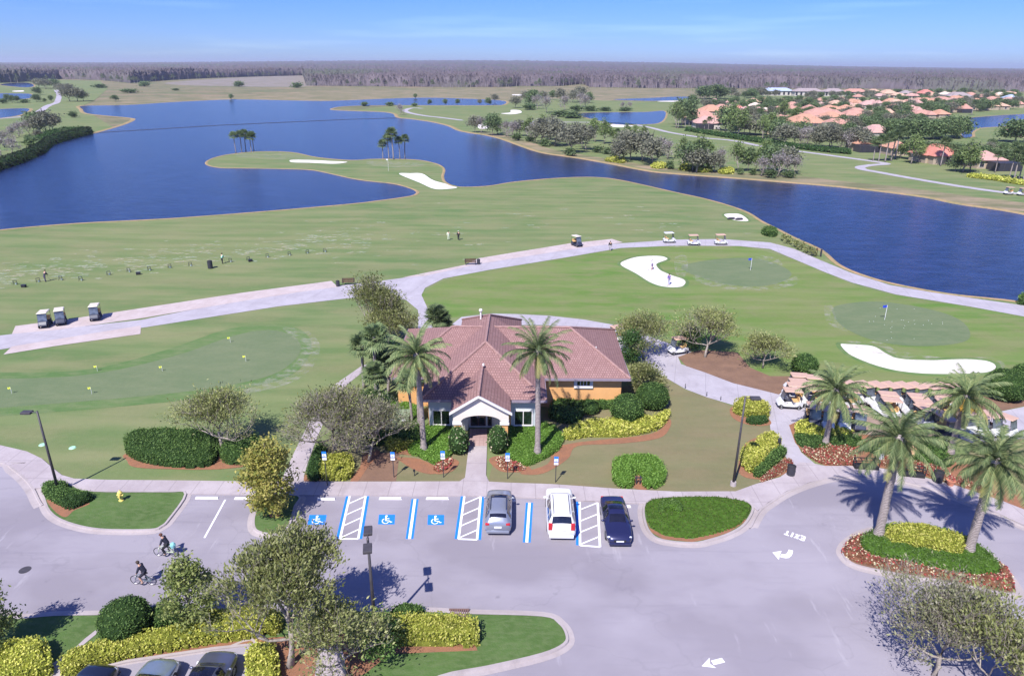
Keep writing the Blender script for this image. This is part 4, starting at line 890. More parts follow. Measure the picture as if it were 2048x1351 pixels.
B_([(1592, 882), (1600, 868), (1710, 872), (1715, 892), (1640, 900), (1605, 895)], .4, 'low green hedge around the palm foot behind the red flower bed', seed=41, leaf=L_hedge, core=C_dk)
B_([(1722, 1095), (1722, 1080), (1735, 1070), (1770, 1056), (1850, 1056), (1920, 1078), (1960, 1098), (1990, 1125), (1996, 1148), (1960, 1152), (1880, 1140), (1800, 1122), (1745, 1112)], .42, 'low green hedge ringing the oval island between the palms', seed=42, z0=.12, leaf=L_hedge, core=C_hb)
B_([(1293, 1030), (1292, 1012), (1312, 1001), (1402, 997), (1457, 1000), (1493, 1009), (1500, 1022), (1484, 1046), (1455, 1062), (1384, 1078), (1330, 1072), (1302, 1056)], .22, 'low clipped groundcover filling the kerbed island by the dark sedan', seed=43, z0=.12, leaf=leafm('ground_cover_leaf', [(.075, .115, .025), (.10, .14, .03), (.12, .16, .04)]), core=C_hb, rnd=.15, rough=.03, dens=70, ls=.1)
B_([(1316, 1030), (1320, 1012), (1345, 1008), (1365, 1020), (1360, 1034), (1350, 1030), (1340, 1024), (1330, 1026), (1325, 1032)], .32, 'small mound of darker cover on the kerbed island by the dark sedan', seed=44, z0=.28, leaf=L_hedge, core=C_hb)
B_([(1720, 900), (1760, 886), (1860, 905), (1905, 925), (1880, 935), (1800, 915)], .6, 'green hedge behind the benches under the palms', seed=45, leaf=L_hedge, core=C_dk, ls=.16)
def fl(pts, lb, **k): return hedge('flower_bed', pts, k.pop('h', .3), L_red, C_red, .13, lb, 'flower bed', 'red and cream flower beds', rnd=.2, dens=k.pop('dens', 60), rough=.07, aspect=.9, **k)
fl([(1604, 902), (1625, 894), (1700, 896), (1712, 912), (1706, 930), (1650, 929), (1625, 918)], 'wide red and cream flower bed at the foot of the palm by the path', seed=51)
fl([(1520, 965), (1530, 950), (1560, 928), (1580, 920), (1584, 932), (1560, 948), (1535, 962)], 'narrow red flower bed beside the sausage hedge', seed=52)
fl([(1684, 1104), (1700, 1080), (1722, 1072), (1720, 1100), (1745, 1116), (1800, 1128), (1880, 1146), (1960, 1158), (2000, 1150), (1992, 1128), (2010, 1140), (2026, 1168), (2022, 1182), (1993, 1180), (1893, 1160), (1784, 1142), (1712, 1126), (1690, 1114)], 'red and cream flower band along the front of the oval island', seed=53, z0=.12, dens=50)
fl([(868, 940), (878, 926), (900, 918), (904, 926), (895, 938), (880, 944)], 'small red flower bed left of the entrance walk', seed=54)
fl([(992, 922), (1005, 917), (1035, 928), (1050, 940), (1020, 942), (1002, 936)], 'small red flower bed right of the entrance walk', seed=55)
fl([(1752, 918), (1790, 914), (1850, 930), (1900, 948), (1890, 962), (1850, 950), (1800, 938), (1756, 930)], 'red flower bed behind the benches and bin', seed=56)
fl([(1900, 952), (1960, 972), (1990, 990), (1960, 982), (1915, 966)], 'thin red flower strip at the far right of the sidewalk', seed=57, h=.2, dens=40)
for i, (x, y, lb) in enumerate([(917, 905, 'tall rose bush with pale pink blooms left of the entrance walk'), (996, 903, 'tall rose bush with pale pink blooms right of the entrance walk')]):
    ball_shrub('rose_bush', x, y, 40, 0, lb, leaf=L_pink, lsize=.2, dens=60, seed=70 + i, group='rose bushes flanking the entrance', hm=2.5)
# shoreline plants by the right lake
for i, (x, y) in enumerate([(1568, 482), (1577, 488), (1590, 494), (1602, 500), (1613, 506), (1624, 512)]):
    tree('reed_clump', 300 + i, 1.3, 1.6, L_olive, .35, 160, '%s reed clump from the top along the near lake bank' % ORD[i], 'reeds', 'reed clumps on the near bank', P(x, y), levels=2, clump=.3)
hedge('shore_shrub', [(1523, 466), (1535, 461), (1552, 466), (1550, 474), (1530, 472)], 1.1, L_hedge, C_dk, .3, 'dark green shrub at the top of the near lake bank', 'shrub', rnd=.6, dens=20)
hedge('shore_shrub', [(2036, 606), (2045, 598), (2070, 600), (2070, 612), (2040, 610)], 1.3, L_hedge, C_dk, .3, 'green shrub on the lake bank at the right edge', 'shrub', rnd=.6, dens=20, seed=3)
# ================================================================== CLUBHOUSE
def set_uv(o):
    me = o.data; uv = me.uv_layers.new(name='UVMap')
    for p in me.polygons:
        n_ = p.normal; t = Vector((0, 0, 1)).cross(n_)
        t = t.normalized() if t.length > 1e-3 else Vector((1, 0, 0)); v_ = n_.cross(t)
        for li in p.loop_indices:
            c = me.vertices[me.loops[li].vertex_index].co; uv.data[li].uv = (c.dot(t), c.dot(v_))
def tilemat(name, a, b, dark, row=.36, colw=.3):
    t = NT(name); uvn = t.n.new('ShaderNodeUVMap'); bk = t.n.new('ShaderNodeTexBrick'); t.link(uvn.outputs[0], bk.inputs['Vector'])
    bk.inputs['Color1'].default_value = c4(a); bk.inputs['Color2'].default_value = c4(b); bk.inputs['Mortar'].default_value = c4(dark)
    bk.inputs['Scale'].default_value = 1; bk.inputs['Brick Width'].default_value = colw; bk.inputs['Row Height'].default_value = row
    bk.inputs['Mortar Size'].default_value = .035; bk.inputs['Mortar Smooth'].default_value = .6; bk.inputs['Bias'].default_value = .1
    k = t.mix(t.ramp(t.noise(.5, 5, .65), .4, .65, 0, .45), bk.outputs['Color'], tuple(x * .8 for x in a))
    k = t.mix(t.ramp(t.noise(3.5, 5, .7), .55, .8, 0, .4), k, tuple(min(1, x * 1.25) for x in b))
    t.col(k); t.bump(bk.outputs['Fac'], -.7, .04); t.set(.85, .2); return t.m
M_tile = tilemat('rose_roof_tile', (.255, .145, .135), (.315, .19, .175), (.13, .075, .07), .30, .23)
M_ridge = flat('rose_ridge_tile', (.29, .175, .16), .8, var=.15)
def stucco(name, c):
    t = NT(name); k = t.mix(t.ramp(t.noise(.8, 5, .6), .35, .7), c, tuple(x * .88 for x in c)); t.col(t.mix(t.ramp(t.noise(6, 6, .8), .5, .8, 0, .3), k, tuple(x * .75 for x in c)))
    t.bump(t.noise(30, 3), .3, .01); t.set(.9, .2); return t.m
M_orange = stucco('orange_stucco', (.66, .36, .15)); M_cream = stucco('cream_stucco', (.66, .60, .53)); M_fascia = flat('white_trim', (.66, .64, .63), .6, var=.06); M_gutter = flat('purple_grey_gutter', (.24, .20, .25), .6, var=.08)
M_greyw = stucco('grey_white_stucco', (.48, .52, .53))
def glassm(name, c, r=.06):
    t = NT(name); t.col(t.mix(t.ramp(t.noise(1.3, 3), .4, .6), c, tuple(x * .4 for x in c))); t.set(r, .9); return t.m
M_glass = glassm('dark_window_glass', (.015, .03, .022)); M_cglass = glassm('car_glass', (.012, .012, .022), .04)
ch = empty('clubhouse', (0, 0, 0), 0, 'single storey orange clubhouse with a rose tiled hip roof and arched white porch', 'building')
def faces_obj(name, V, Fs, mat, parent, uv=True, solid=0):
    mb = MB(); mb.add(V, Fs); o = mb.build(name, mat, parent)
    if uv: set_uv(o)
    if solid:
        s = o.modifiers.new('thickness', 'SOLIDIFY'); s.thickness = solid; s.offset = -1
    return o
r1 = faces_obj('roof', [(-11.6, 60.4, 3.35), (11.25, 60.4, 3.35), (11.5, 73.6, 3.35), (-11.6, 73.6, 3.35), (-6.1, 67, 6.05), (5.9, 67, 6.05)],
               [(0, 1, 5, 4), (1, 2, 5), (2, 3, 4, 5), (3, 0, 4)], M_tile, ch, solid=.1)
r2 = faces_obj('front_roof', [(-8.05, 55.75, 3.4), (3.1, 55.75, 3.4), (3.1, 69.4, 3.4), (-8.05, 69.4, 3.4), (-2.5, 61.7, 6.5), (-2.35, 69.4, 6.5), (-5.8, 76.8, 3.3), (1.1, 76.8, 3.3), (-5.8, 70.6, 3.3), (1.1, 70.6, 3.3)],
               [(0, 1, 4), (1, 2, 5, 4), (3, 0, 4, 5), (6, 5, 7), (8, 5, 6), (9, 7, 5)], M_tile, ch, solid=.1)
r3 = faces_obj('porch_roof', [(-5.2, 52.95, 3.5), (-2.78, 52.95, 5.1), (-.05, 52.95, 3.5), (-.2, 58.6, 3.58), (-2.68, 59.4, 5.2), (-5.3, 58.6, 3.58)], [(0, 1, 4, 5), (1, 2, 3, 4)], M_tile, ch, solid=.1)
def caps(parent, lines):
    mb = MB()
    for a, b in lines:
        a = Vector(a); b = Vector(b); n_ = int((b - a).length / .4); mb.tube([lerp(a, b, i / n_) + Vector((0, 0, .03 + .02 * (i % 2))) for i in range(n_ + 1)], .12, 6)
    mb.build('ridge_cap', M_ridge, parent)
caps(r1, [((-6.1, 67, 6.05), (5.9, 67, 6.05)), ((5.9, 67, 6.05), (11.25, 60.4, 3.35)), ((5.9, 67, 6.05), (11.5, 73.6, 3.35)), ((-6.1, 67, 6.05), (-11.6, 60.4, 3.35))])
caps(r2, [((-2.5, 61.7, 6.5), (-2.35, 69.4, 6.5)), ((-2.5, 61.7, 6.5), (-8.05, 55.75, 3.4)), ((-2.5, 61.7, 6.5), (3.1, 55.75, 3.4)), ((-2.35, 69.4, 6.5), (-5.8, 76.8, 3.3)), ((-2.35, 69.4, 6.5), (1.1, 76.8, 3.3))])
caps(r3, [((-2.78, 52.95, 5.1), (-2.68, 59.4, 5.2))])
mb = MB()
for (x0, x1, y0, y1) in ((-11.58, -8.1, 60.36, 60.42), (3.12, 11.25, 60.36, 60.42), (11.27, 11.33, 60.4, 73.6), (-11.66, -11.6, 60.4, 73.6), (-8.05, -5.25, 55.7, 55.76), (0.0, 3.1, 55.7, 55.76), (3.1, 3.16, 55.75, 60.4), (-8.11, -8.05, 55.75, 60.4)):
    mb = MB(); mb.box(x0, x1, y0, y1, 3.12, 3.36); mb.build('gutter', M_gutter, ch)
mb = MB()
mb.box(-11.5, 11.15, 60.45, 73.5, 3.1, 3.16); mb.build('soffit', M_fascia, ch); mb = MB(); mb.box(-8, 3.05, 55.8, 60.44, 3.1, 3.15); mb.build('soffit', M_fascia, ch)
mb = MB(); mb.box(-11.0, 10.55, 61.1, 73.0, 0, 3.1); mb.box(-5.3, .6, 73.0, 76.2, 0, 3.1); mb.build('main_wall', M_orange, ch)
mb = MB(); mb.box(-7.5, -4.9, 56.4, 61.1, 0, 3.1); mb.box(-.7, 2.6, 56.4, 61.1, 0, 3.1); mb.box(-4.9, -.7, 57.2, 61.1, 0, 3.1); mb.build('front_wall', M_orange, ch)
for xa, xb in ((-4.9, -3.95), (-1.6, -.7)): mb = MB(); mb.box(xa, xb, 56.36, 57.2, 0, 3.08); mb.build('entry_wall', M_cream, ch)
def win(x0, x1, z0, z1, Y, npan, fw=.12, sur=None, surm=None):
    if sur:
        mb = MB(); mb.box(sur[0], sur[1], Y - .06, Y + .01, sur[2], sur[3]); w_ = mb.build('window_surround', surm, ch)
    mb = MB(); y0 = Y - .14; y1 = Y + .002
    mb.box(x0 - fw, x1 + fw, y0, y1, z1, z1 + fw); mb.box(x0 - fw, x1 + fw, y0 - .03, y1, z0 - fw, z0); mb.box(x0 - fw, x0, y0, y1, z0, z1); mb.box(x1, x1 + fw, y0, y1, z0, z1)
    for k in range(1, npan):
        xm = x0 + (x1 - x0) * k / npan; mb.box(xm - .035, xm + .035, y0 + .01, y1, z0, z1)
    w_ = mb.build('window', M_fascia, ch)
    mb = MB(); mb.box(x0, x1, Y - .09, Y - .075, z0, z1); mb.build('pane', M_glass, w_)
win(-7.05, -5.62, .62, 1.98, 56.4, 2, .1, (-7.45, -5.2, 0, 3.05), M_greyw)
win(.3, 1.82, .62, 1.98, 56.4, 2, .1, (-.05, 2.15, 0, 3.05), M_greyw)
win(6.28, 7.5, 2.38, 2.85, 61.1, 4, .3)
# porch gable with arch, piers, doors
mb = MB(); Yf = 53.25; arch = []
for i in range(17):
    t = -1 + i / 8; arch.append((-2.62 + t * 1.72, 2.62 + .62 * math.sqrt(max(0, 1 - t * t * .98)) - .12))
top = [(-5.0, 2.72), (-5.0, 3.42), (-2.78, 4.88), (-.24, 3.42), (-.24, 2.72)]
outl = [(-5.0, 2.55), (-5.0, 3.42), (-2.78, 4.88), (-.24, 3.42), (-.24, 2.55)] + arch[::-1]
tri = geometry.tessellate_polygon([[Vector((x, z, 0)) for x, z in outl]])
n_ = len(outl); mb.v = [(x, Yf, z) for x, z in outl] + [(x, Yf + .45, z) for x, z in outl]; mb.f = [tuple(t) for t in tri] + [tuple(i + n_ for i in t) for t in tri] + [(i, (i + 1) % n_, (i + 1) % n_ + n_, i + n_) for i in range(n_)]; mb.mi = [0] * len(mb.f)
mb.build('porch_gable', M_cream, ch)
mb = MB()
for (a, b) in (((-5.28, 3.3), (-2.78, 4.93)), ((-2.78, 4.93), (.05, 3.3))):
    mb.add([(a[0], 52.88, a[1]), (b[0], 52.88, b[1]), (b[0], 52.88, b[1] + .22), (a[0], 52.88, a[1] + .22), (a[0], 53.2, a[1]), (b[0], 53.2, b[1]), (b[0], 53.2, b[1] + .14), (a[0], 53.2, a[1] + .14)], [(0, 1, 2, 3), (0, 4, 5, 1), (3, 2, 6, 7), (4, 7, 6, 5), (0, 3, 7, 4), (1, 5, 6, 2)])
mb.build('gable_trim', M_fascia, ch)
for x in (-4.66, -.6):
    mb = MB(); mb.box(x - .3, x + .3, 53.25, 53.85, 0, 2.25); p_ = mb.build('pier', M_orange, ch, bevel=.02)
    mb = MB(); mb.box(x - .4, x + .4, 53.15, 53.95, 2.25, 2.42); mb.box(x - .34, x + .34, 53.21, 53.89, 2.42, 2.55); mb.build('capital', M_fascia, p_)
mb = MB()
for (x0, x1, z0, z1) in ((-3.95, -3.75, 0, 2.9), (-1.8, -1.6, 0, 2.9), (-3.75, -1.8, 2.6, 2.9), (-2.35, -2.2, .1, 2.6), (-3.75, -1.8, 0, .1)): mb.box(x0, x1, 56.9, 57.15, z0, z1)
mb.build('door_frame', M_fascia, ch)
for (x0, x1) in ((-3.73, -3.05), (-3.03, -2.37), (-2.18, -1.82)):
    mb = MB(); mb.box(x0, x1, 57.0, 57.06, .1, 2.6); d_ = mb.build('door' if x0 < -2.3 else 'sidelight', flat('dark_door', (.07, .045, .05), .4), ch)
    mb = MB(); mb.box(x0 + .1, x1 - .1, 56.985, 57.0, .3, 2.45); mb.build('pane', M_glass, d_)
    if x0 < -2.3:
        mb = MB(); hx = x1 - .07 if x0 < -3.5 else x0 + .07; mb.tube([(hx, 56.93, .95), (hx, 56.93, 1.3)], .02, 6); mb.build('handle', M_fascia, d_)
mb = MB(); mb.tube([(-3.35, 70.6, 5.6), (-3.35, 70.6, 6.55)], .09, 8); mb.ball((-3.35, 70.6, 6.6), .2, 10, 6); mb.build('roof_vent', M_fascia, ch)
mb = MB(); mb.tube([(-2.6, 58.75, 5.35), (-2.6, 58.75, 5.55)], .1, 8); mb.build('roof_vent', M_fascia, ch); mb = MB(); mb.tube([(8.35, 64.4, 4.75), (8.35, 64.4, 5.0)], .07, 8); mb.build('roof_vent', M_fascia, ch)
# ================================================================== STREET FURNITURE
M_bronze = flat('bronze_paint', (.055, .05, .055), .5, var=.15)
def lamp(px, py, ytop, label, two=False, hx=1, flipd=0):
    b = P(px, py); h = hgt(px, py, ytop); r = empty('lamp_post', (b.x, b.y, 0), flipd, label, 'lamp post', 'tall dark parking lot lamp posts')
    mb = MB(); mb.tube([(0, 0, .1), (0, 0, h)], [.11, .07], 8); mb.build('pole', M_bronze, r, smooth=True)
    mb = MB(); mb.tube([(0, 0, 0), (0, 0, .35)], [.26, .22], 12); mb.build('base', M_kerb, r)
    for s in ((1, -1) if two else (hx,)):
        mb = MB(); mb.tube([(0, 0, h - .12), (s * .4, 0, h - .08)], .035, 6); a = mb.build('arm', M_bronze, r)
        mb = MB(); mb.box(s * .4 if s > 0 else s * .4 - .75, s * .4 + .75 if s > 0 else s * .4, -.24, .24, h - .2, h - .02); hd = mb.build('lamp_head', M_bronze, r, bevel=.04)
        mb = MB(); c = s * .4 + s * .37; mb.box(c - .25, c + .25, -.17, .17, h - .215, h - .2); mb.build('lens', M_fascia, hd)
    return r
lamp(118, 985, 822, 'dark lamp post on the left street island by the clipped hedge', False, -1); lamp(752, 1275, 1075, 'tall twin headed lamp post on the bottom centre island', True, 1, rad(100)); lamp(1466, 970, 793, 'dark lamp post at the edge of the brown lawn beside the golden shrubs', False, 1)
def sign(px, py, ytop, label, sc_=1.0):
    b = P(px, py); h = hgt(px, py, ytop); r = empty('parking_sign', (b.x, b.y, 0), 0, label, 'parking sign', 'blue accessible parking signs')
    mb = MB(); mb.box(-.03, .03, -.025, .025, 0, h - .05); mb.build('post', M_dark, r)
    w_ = .17; mb = MB(); mb.box(-w_, w_, -.05, -.03, h - .5, h); p = mb.build('sign_panel', [M_blue], r)
    mb = MB(); mb.box(-w_ + .02, w_ - .02, -.054, -.051, h - .46, h - .2); mb.build('white_field', M_white, p)
    mb = MB(); mb.tube([(-.02, -.056, h - .27), (-.02, -.056, h - .36), (.06, -.056, h - .37)], .012, 4); mb.torus((-.01, -.056, h - .37), .055, .009, 12, 4); mb.ball((-.02, -.056, h - .24), .02, 6, 4); mb.build('wheelchair_symbol', M_blue, p)
    mb = MB(); mb.box(-w_, w_, -.05, -.03, h - .74, h - .56); mb.build('lower_plate', M_white, r)
for x, y, yt, lb in [(655, 972, 902, 'blue parking sign in front of the golden shrub clump, leftmost'), (788, 954, 903, 'blue parking sign at the edge of the shaded bark bed'), (887, 954, 901, 'blue parking sign just left of the entrance walk'),
                     (1015, 957, 905, 'blue parking sign beside the red flowers right of the entrance walk'), (1111, 964, 912, 'rightmost blue parking sign alone on the brown lawn')]: sign(x, y, yt, lb)
r = empty('marker_post', P(829, 951), 0, 'short dark marker post on the grass left of the entrance walk', 'post'); mb = MB(); mb.box(-.03, .03, -.03, .03, 0, .65); mb.build('post', M_dark, r); mb = MB(); mb.box(-.09, .09, -.045, -.031, .4, .62); mb.build('plate', M_black, r)
r = empty('marker_post', P(1276, 968), 0, 'short dark twin post in the mouth of the horseshoe hedge', 'post'); mb = MB(); mb.box(-.18, -.1, -.04, .04, 0, .8); mb.box(.1, .18, -.04, .04, 0, .8); mb.box(-.3, .3, -.06, -.03, .6, .7); mb.build('post', M_dark, r)
# wheel stops
def wheelstop(x0, x1, y, i):
    a, b = P(x0, y), P(x1, y); r = empty('wheel_stop', ((a.x + b.x) / 2, a.y, .006), 0, '%s white concrete wheel stop from the left in the parking row' % ORD[i], 'wheel stop', 'wheel stops along the sidewalk')
    L = (b.x - a.x) / 2; mb = MB(); mb.add([(-L, -.1, 0), (L, -.1, 0), (L, .1, 0), (-L, .1, 0), (-L + .05, -.06, .13), (L - .05, -.06, .13), (L - .05, .06, .13), (-L + .05, .06, .13)], [(0, 1, 5, 4), (1, 2, 6, 5), (2, 3, 7, 6), (3, 0, 4, 7), (4, 5, 6, 7)]); mb.build('block', M_fascia, r, bevel=.01)
for i, (a, b, y) in enumerate([(391, 438, 996), (469, 503, 997), (634, 671, 998), (758, 804, 997), (852, 898, 997), (985, 1031, 1001.5), (1092, 1140, 1006), (1218, 1262, 1013)]): wheelstop(a, b, y, i)
# hydrant
r = empty('fire_hydrant', P(243, 1000, .12) + Vector((0, 0, 0)), 0, 'yellow fire hydrant on the left street island', 'fire hydrant'); M_yp = flat('yellow_paint', (.72, .58, .16), .5)
mb = MB(); mb.tube([(0, 0, 0), (0, 0, .06), (0, 0, .07), (0, 0, .62), (0, 0, .64), (0, 0, .7)], [.19, .19, .13, .13, .18, .18], 12); mb.build('barrel', M_yp, r, smooth=False)
mb = MB(); mb.ball((0, 0, .7), .15, 12, 8); mb.tube([(0, 0, .8), (0, 0, .92)], .035, 6); mb.build('bonnet', M_yp, r, smooth=True)
for s in (-1, 1):
    mb = MB(); mb.tube([(s * .1, 0, .48), (s * .24, 0, .48)], .07, 8); mb.build('side_cap', M_yp, r)
mb = MB(); mb.tube([(0, -.1, .45), (0, -.26, .45)], .09, 8); mb.build('front_cap', M_yp, r)
# manhole and storm inlet
c = P(50, 1139); mb = MB(); mb.tube([(c.x, c.y, .0), (c.x, c.y, .017)], .36, 24); mb.tube([(c.x, c.y, .0), (c.x, c.y, .02)], .30, 24); tag(mb.build('manhole_cover', M_bronze), 'round dark manhole cover in the street at far left', 'manhole cover')
c = P(918, 1228); mb = MB()
for i in range(9): mb.box(c.x - .55 + i * .13, c.x - .47 + i * .13, c.y - .28, c.y + .28, .02, .14)
mb.box(c.x - .62, c.x + .62, c.y - .34, c.y - .28, .02, .16); mb.box(c.x - .62, c.x + .62, c.y + .28, c.y + .34, .02, .16); tag(mb.build('storm_drain', flat('rusty_iron', (.16, .10, .09), .8)), 'rusty storm drain grate in the bottom island kerb', 'drain')
# utility box
r = empty('utility_box', P(797, 858), 0, 'green electrical utility box beside the left of the clubhouse', 'utility box'); M_ug = flat('utility_green', (.22, .27, .17), .6)
mb = MB(); mb.box(-1.0, 1.0, -.15, 1.2, .1, 1.35); mb.box(-1.06, 1.06, -.2, 1.25, 1.35, 1.43); mb.build('cabinet', M_ug, r, bevel=.02)
mb = MB(); mb.box(-1.2, 1.2, -.3, 1.35, 0, .1); mb.build('plinth', M_kerb, r)
for s in (-1, 1):
    mb = MB(); mb.box(.04 if s > 0 else -.95, .95 if s > 0 else -.04, -.185, -.16, .15, 1.3); d_ = mb.build('door', M_ug, r)
    mb = MB(); mb.box(s * .55 - .16, s * .55 + .16, -.192, -.186, .95, 1.12); mb.build('notice', M_white, d_)
# bins, benches
def bin_(px, py, label, rr_=.28, h=.9, loc=None):
    r = empty('litter_bin', loc or P(px, py, .05), 0, label, 'litter bin', 'dark round litter bins'); mb = MB(); mb.tube([(0, 0, 0), (0, 0, .05), (0, 0, h * .86), (0, 0, h * .9)], [rr_ * .9, rr_, rr_, rr_ * 1.06], 14); mb.build('drum', M_dark, r)
    mb = MB(); mb.tube([(0, 0, h * .9), (0, 0, h)], [rr_ * 1.06, rr_ * .55], 14); mb.build('lid', M_black, r)
bin_(676, 572, 'dark litter bin at the left bench by the driving range'); bin_(957, 528, 'dark litter bin right of the second range bench'); bin_(1581, 949, 'dark litter bin at the corner of the curved sidewalk', .33, .95); bin_(1874, 962, 'dark litter bin between the two palms on the upper sidewalk', .38, 1.0)
bin_(421, 536, 'dark bin standing among the range practice stands', .4, 1.3)
def bench(px, py, rz, label):
    r = empty('bench', P(px, py, .04), rz, label, 'bench', 'brown slatted benches'); mb = MB()
    for i in range(4): mb.box(-.95, .95, -.25 + i * .13, -.15 + i * .13, .42, .46)
    mb.build('seat', M_wood, r); mb = MB()
    for i in range(4): mb.box(-.95, .95, .27, .31, .5 + i * .12, .59 + i * .12)
    mb.build('backrest', M_wood, r)
    for s in (-.8, .8):
        mb = MB(); mb.box(s - .03, s + .03, -.27, -.21, 0, .66); mb.box(s - .03, s + .03, .22, .28, 0, .98); mb.box(s - .03, s + .03, -.27, .28, .62, .66); mb.build('leg', M_dark, r)
bench(697, 569, rad(8), 'brown bench near the big grey oak by the range'); bench(941, 529, rad(8), 'brown bench halfway along the range path')
def rack(px, py, w_, rz, label):
    r = empty('bag_rack', P(px, py, .09), rz, label, 'bag rack', 'black bag racks on the upper sidewalk'); mb = MB(); mb.box(-w_, w_, -.3, .3, 0, .28); mb.build('trough', M_black, r, bevel=.02); mb = MB()
    mb.box(-w_, w_, -.3, -.24, .75, .82); mb.box(-w_, w_, .24, .3, .75, .82)
    for i in range(5): x = -w_ + .03 + i * (2 * w_ - .06) / 4; mb.box(x - .03, x + .03, -.27, .27, .76, .81)
    mb.build('rail', M_black, r); mb = MB()
    for s in (-1, 1):
        for q in (-.27, .27): mb = MB(); mb.box(s * (w_ - .03) - .03, s * (w_ - .03) + .03, q - .03, q + .03, .28, .76); mb.build('upright', M_black, r)
rack(1731, 935, .95, rad(-6), 'black bag rack left of the big palm trunk on the upper sidewalk'); rack(1822, 950, .95, rad(-12), 'black bag rack right of the big palm trunk on the upper sidewalk')
for i, (x, y, yt, c, lb) in enumerate([(1760, 922, 898, (.62, .64, .68), 'pale cylindrical pedestal behind the red flowers under the palm'), (1822, 918, 892, (.62, .40, .22), 'tan terracotta urn on a pedestal under the palms')]):
    r = empty('garden_pedestal', P(x, y), 0, lb, 'pedestal'); h = hgt(x, y, yt); mb = MB(); mb.tube([(0, 0, 0), (0, 0, .1), (0, 0, .12), (0, 0, h * .75)], [.28, .28, .17, .2], 12); mb.build('column', flat('pedestal_%d' % i, c, .7), r)
    mb = MB(); mb.tube([(0, 0, h * .75), (0, 0, h * .82), (0, 0, h)], [.14, .26, .3], 12); mb.build('urn', flat('pedestal_%d' % i, c, .7), r)
r = empty('flower_pot', P(1900, 969, .09), 0, 'terracotta flower pot right of the bin on the upper sidewalk', 'flower pot'); mb = MB(); mb.tube([(0, 0, 0), (0, 0, .4), (0, 0, .46)], [.22, .34, .36], 14); mb.build('pot', flat('terracotta', (.55, .22, .13), .8), r)
mb = MB(); vv, qq = cards(RNG.normal(0, .14, (160, 3)) + np.array([0, 0, .55]), .13); npmesh('flowers', vv, qq, L_red, parent=r)
# path posts, loudspeaker bollards
for i, (x, y, yt, lb) in enumerate([(1320, 754, 742, 'thin rail post first along the edge of the brown lawn'), (1370, 777, 768, 'thin rail post second along the edge of the brown lawn'), (1413, 792, 784, 'thin rail post third along the edge of the brown lawn'), (1441, 800, 794, 'low leaning post fourth along the edge of the brown lawn'),
                                    (2042, 873, 866, 'thin rail post at the right edge beside the cart path')]):
    r = empty('rail_post', P(x, y), 0, lb, 'post', 'thin rail posts'); mb = MB(); h = max(.4, hgt(x, y, yt)); mb.tube([(0, 0, 0), (0, 0, h)], .035, 6); mb.ball((0, 0, h), .05, 6, 4); mb.build('shaft', M_dark, r)
for x, y, lb in [(1556, 900, 'dark path bollard at the golden mounds beside the curved path')]:
    r = empty('path_light', P(x, y), 0, lb, 'path light'); mb = MB(); mb.tube([(0, 0, 0), (0, 0, .8)], .06, 8); mb.build('post', M_dark, r); mb = MB(); mb.tube([(0, 0, .8), (0, 0, 1.15)], .15, 8); mb.build('lantern', M_dark, r)
for x, y, lb in [(1632, 512, 'rusty brown post of the pair on the lake bank beside the path'), (1641, 513, 'dark post of the pair on the lake bank beside the path')]:
    r = empty('bank_post', P(x, y), 0, lb, 'post'); mb = MB(); mb.tube([(0, 0, 0), (0, 0, 1.3)], .16, 8); mb.ball((0, 0, 1.3), .17, 8, 5); mb.build('post', M_wood if x < 1636 else M_dark, r)
# golf flags
def flag(px, py, ytop, c, label, hcap=9, fw=.55):
    h = min(hcap, hgt(px, py, ytop)); r = empty('golf_flag', P(px, py), 0, label, 'golf flag', 'flags in the practice greens'); mb = MB(); mb.tube([(0, 0, 0), (0, 0, h)], .03 if h > 1.5 else .014, 5); mb.build('pole', M_white, r)
    mb = MB(); n_ = 5; vs = []
    for i in range(n_ + 1): vs += [(-i * fw / n_, .05 * math.sin(i * 1.3), h), (-i * fw / n_, .05 * math.sin(i * 1.3 + .3), h - fw * .65)]
    mb.add(vs, [(2 * i, 2 * i + 1, 2 * i + 3, 2 * i + 2) for i in range(n_)]); o = mb.build('flag', c, r); s = o.modifiers.new('t', 'SOLIDIFY'); s.thickness = .012
    c_ = P(px, py); mb = MB(); mb.tube([(c_.x, c_.y, .017), (c_.x, c_.y, .021)], .07, 10)
M_fblue = flat('blue_flag', (.03, .06, .45), .6); M_fyel = flat('yellow_flag', (.75, .78, .10), .6)
flag(1501, 540, 516, M_fblue, 'blue golf flag on the farther chipping green'); flag(1769, 639, 610, M_fblue, 'blue golf flag on the nearer chipping green'); flag(777, 342, 318, M_white, 'white golf flag on the lake peninsula', 5)
for i, (x, y, yt) in enumerate([(24, 787, 774), (184, 788, 774), (195, 742, 731), (325, 742, 732), (461, 685, 674), (492, 723, 711)]): flag(x, y, yt, M_fyel, ['leftmost yellow flag on the putting green', 'yellow flag nearest the street on the putting green', 'yellow flag at the upper left of the putting green', 'yellow flag in the middle of the putting green', 'yellow flag at the top right of the putting green', 'rightmost yellow flag on the putting green'][i], fw=.3)
mb = MB(); rr = random.Random(5)
for i in range(26):
    c = P(rr.gauss(1800, 42), rr.gauss(648, 13)); mb2 = MB(); mb2.ball((0, 0, 0), .032, 6, 4)
    if i == 0: bb = mb2.build('golf_ball', M_white); tag(bb, 'white golf ball lying on the nearer chipping green', 'golf ball', 'golf balls scattered on the chipping green'); bb.location = (c.x, c.y, .06)
    else: q = bb.copy(); COL.objects.link(q); q.location = (c.x, c.y, .06)
